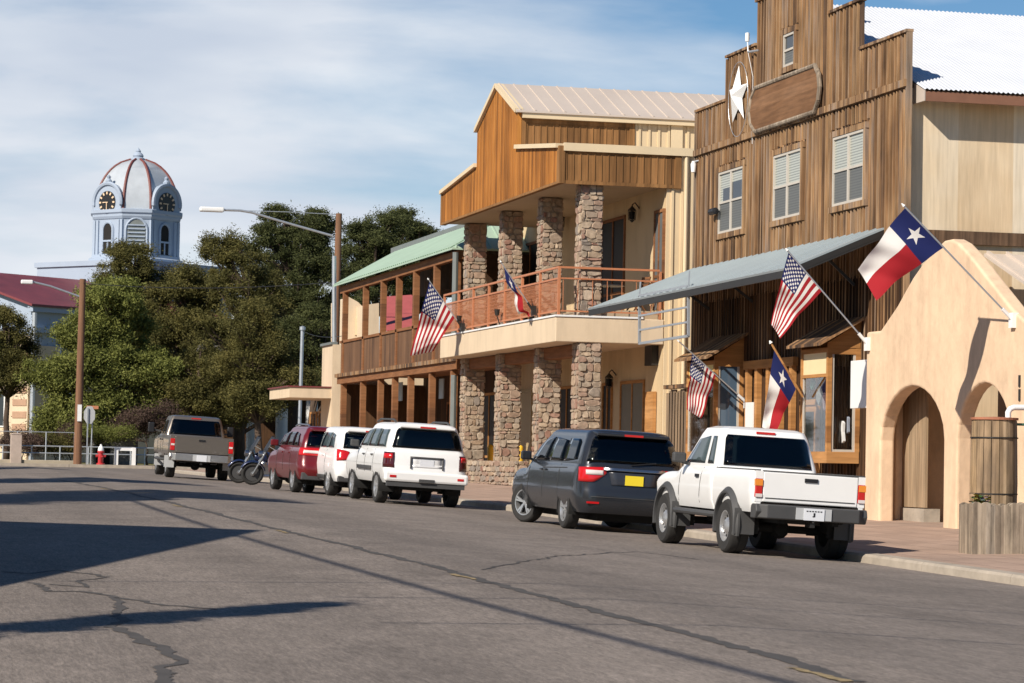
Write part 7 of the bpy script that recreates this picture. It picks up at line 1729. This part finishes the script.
# manhole of overhead cables
def cable(name, label, pts, r):
    mb = MB(); mb.tube(pts, r, 6); return tag(mb.build(name, M['black'], smooth=True), label, 'cable')
def sagged(a, c, s, n=14):
    a = Vector(a); c = Vector(c); return [a.lerp(c, i/n)+Vector((0,0,-s*4*(i/n)*(1-i/n))) for i in range(n+1)]
p1 = P(82.3, 283, Y=YPo); p2 = P(336.5, 282, Y=Yl)
cable('overhead_cable', 'thin overhead cable between the two wooden poles', sagged(p1, p2, .25), .018)
cable('overhead_cable', 'thin dark cable from thin pole to gallery building corner', sagged(P(302.5,331,Y=134), P(342,336,X=20.5), .15), .015)

# ------------------------------------------------------------------ left side of the street (casts the shadows that fall across the road)
lb = thing('gabled_shop', 'cream gabled shop on the left side of the street', 'building', (-9, 31, .6))
mb = MB(); mb.prism([(-5.2, 22.8, .2),(-5.2, 39.6, .2),(-5.2, 39.6, 6.5),(-5.2, 31.3, 10.3),(-5.2, 22.8, 6.4)], (-13,0,0)); mb.build('wall', M['cream'], lb)
mb = MB(); mb.prism([(-4.95, 22.3, 6.25),(-4.95, 31.3, 10.42),(-18.5, 31.3, 10.42),(-18.5, 22.3, 6.25)], (0,0,.12)); mb.prism([(-4.95, 31.3, 10.42),(-4.95, 40.1, 6.3),(-18.5, 40.1, 6.3),(-18.5, 31.3, 10.42)], (0,0,.12)); mb.build('roof', M['red_metal'], lb)
for y in (24.5, 28.5, 35.5): 
    wall_door(y, y+1.4, 1.4, 3.0, -5.15, lb, 'glass', 'window_frame', 'window')
wall_door(31.5, 33, .7, 3.0, -5.15, lb, 'dark_glass', 'post_wood', 'door')
tree('cypress_tree', 'slim dark cypress beside the left pavement', 'tree', -2.7, 19.1, .35, [(0,0,1.6,.55,.55,1.2),(0,0,3.0,.5,.5,1.2),(0,0,4.4,.38,.38,1.1),(0,0,5.6,.22,.22,.9)], M['juniper'], trunk=.12, size=.2, clump=.25)
tree('conifer_tree', 'tall conifer beyond the gabled shop on left side', 'tree', -6.5, 47.5, .8, [(0,0,5,3.4,3.4,2.5),(0,0,8.5,3.2,3.2,2.4),(0,0,11.5,2.7,2.7,2.2)], M['dark_pine'], trunk=.35, size=.34)
tree('conifer_tree', 'second tall conifer farther along left pavement', 'tree', -7, 62, 1.0, [(0,0,5,3.4,3.4,2.8),(0,0,9,3.4,3.4,2.6),(0,0,12.0,2.2,2.2,2.0)], M['dark_pine'], trunk=.35, size=.34)
tree('conifer_tree', 'broad conifer near far corner of left pavement', 'tree', -6, 84, 1.2, [(0,0,4,3.5,3.5,2.5),(0,0,7.5,3,3,2.6),(0,0,10.5,1.8,1.8,2.0)], M['dark_pine'], trunk=.35, size=.34)
for i, (x, y, h, lab) in enumerate(((-2.8,-6,9.2,'wooden cable pole near the start of the left pavement'),(-2.8,50,9.2,'wooden cable pole on left pavement by the conifer'),(16.6,12.5,8.5,'wooden cable pole on the right pavement'))):
    t = thing('utility_pole', lab, 'pole', (x, y, zg(x, y))); mb = MB(); mb.tube([(x, y, zg(x, y)-.2), (x, y, zg(x, y)+h)], [.16,.12], 10); mb.build('pole', M['pole_wood'], t, smooth=True)
cable('overhead_cable', 'thick cable bundle along the left pavement', sagged((-2.75,-6,8.5), (-2.75,50,8.6), .6), .036)
for i, (ya, yb, zz, lab) in enumerate(((22.5,17.2,7.2,'highest cable crossing the street'),(19.8,14.6,7.0,'middle cable crossing the street'),(16.8,11.6,6.8,'lowest cable crossing the street'))):
    cable('overhead_cable', lab, sagged((-5.2 if i == 0 else -2.8, ya, zz), (16.6, yb, zz+.3), .2), .016)
for i, (x, Y, h) in enumerate(((-6,100,11),(-3,112,9),(0,122,8),(-12,118,13),(-4,146,10),(-14,138,13),(1,139,6.5))):
    tree('conifer_tree', ['conifer on the left pavement past the second cable pole','small conifer near far end of left pavement','low conifer at the left corner of the far junction','tall conifer set back behind left pavement','conifer on the courthouse lawn beyond left kerb','tall conifer at the far left of courthouse lawn','little conifer beside the low concrete wall'][i], 'tree', x, Y, zr(Y)+.1, [(0,0,h*.3,h*.27,h*.27,h*.22),(.4,0,h*.55,h*.24,h*.24,h*.22),(-.2,.3,h*.82,h*.16,h*.16,h*.18)], M['dark_pine'], trunk=.3, size=.34, per=40)
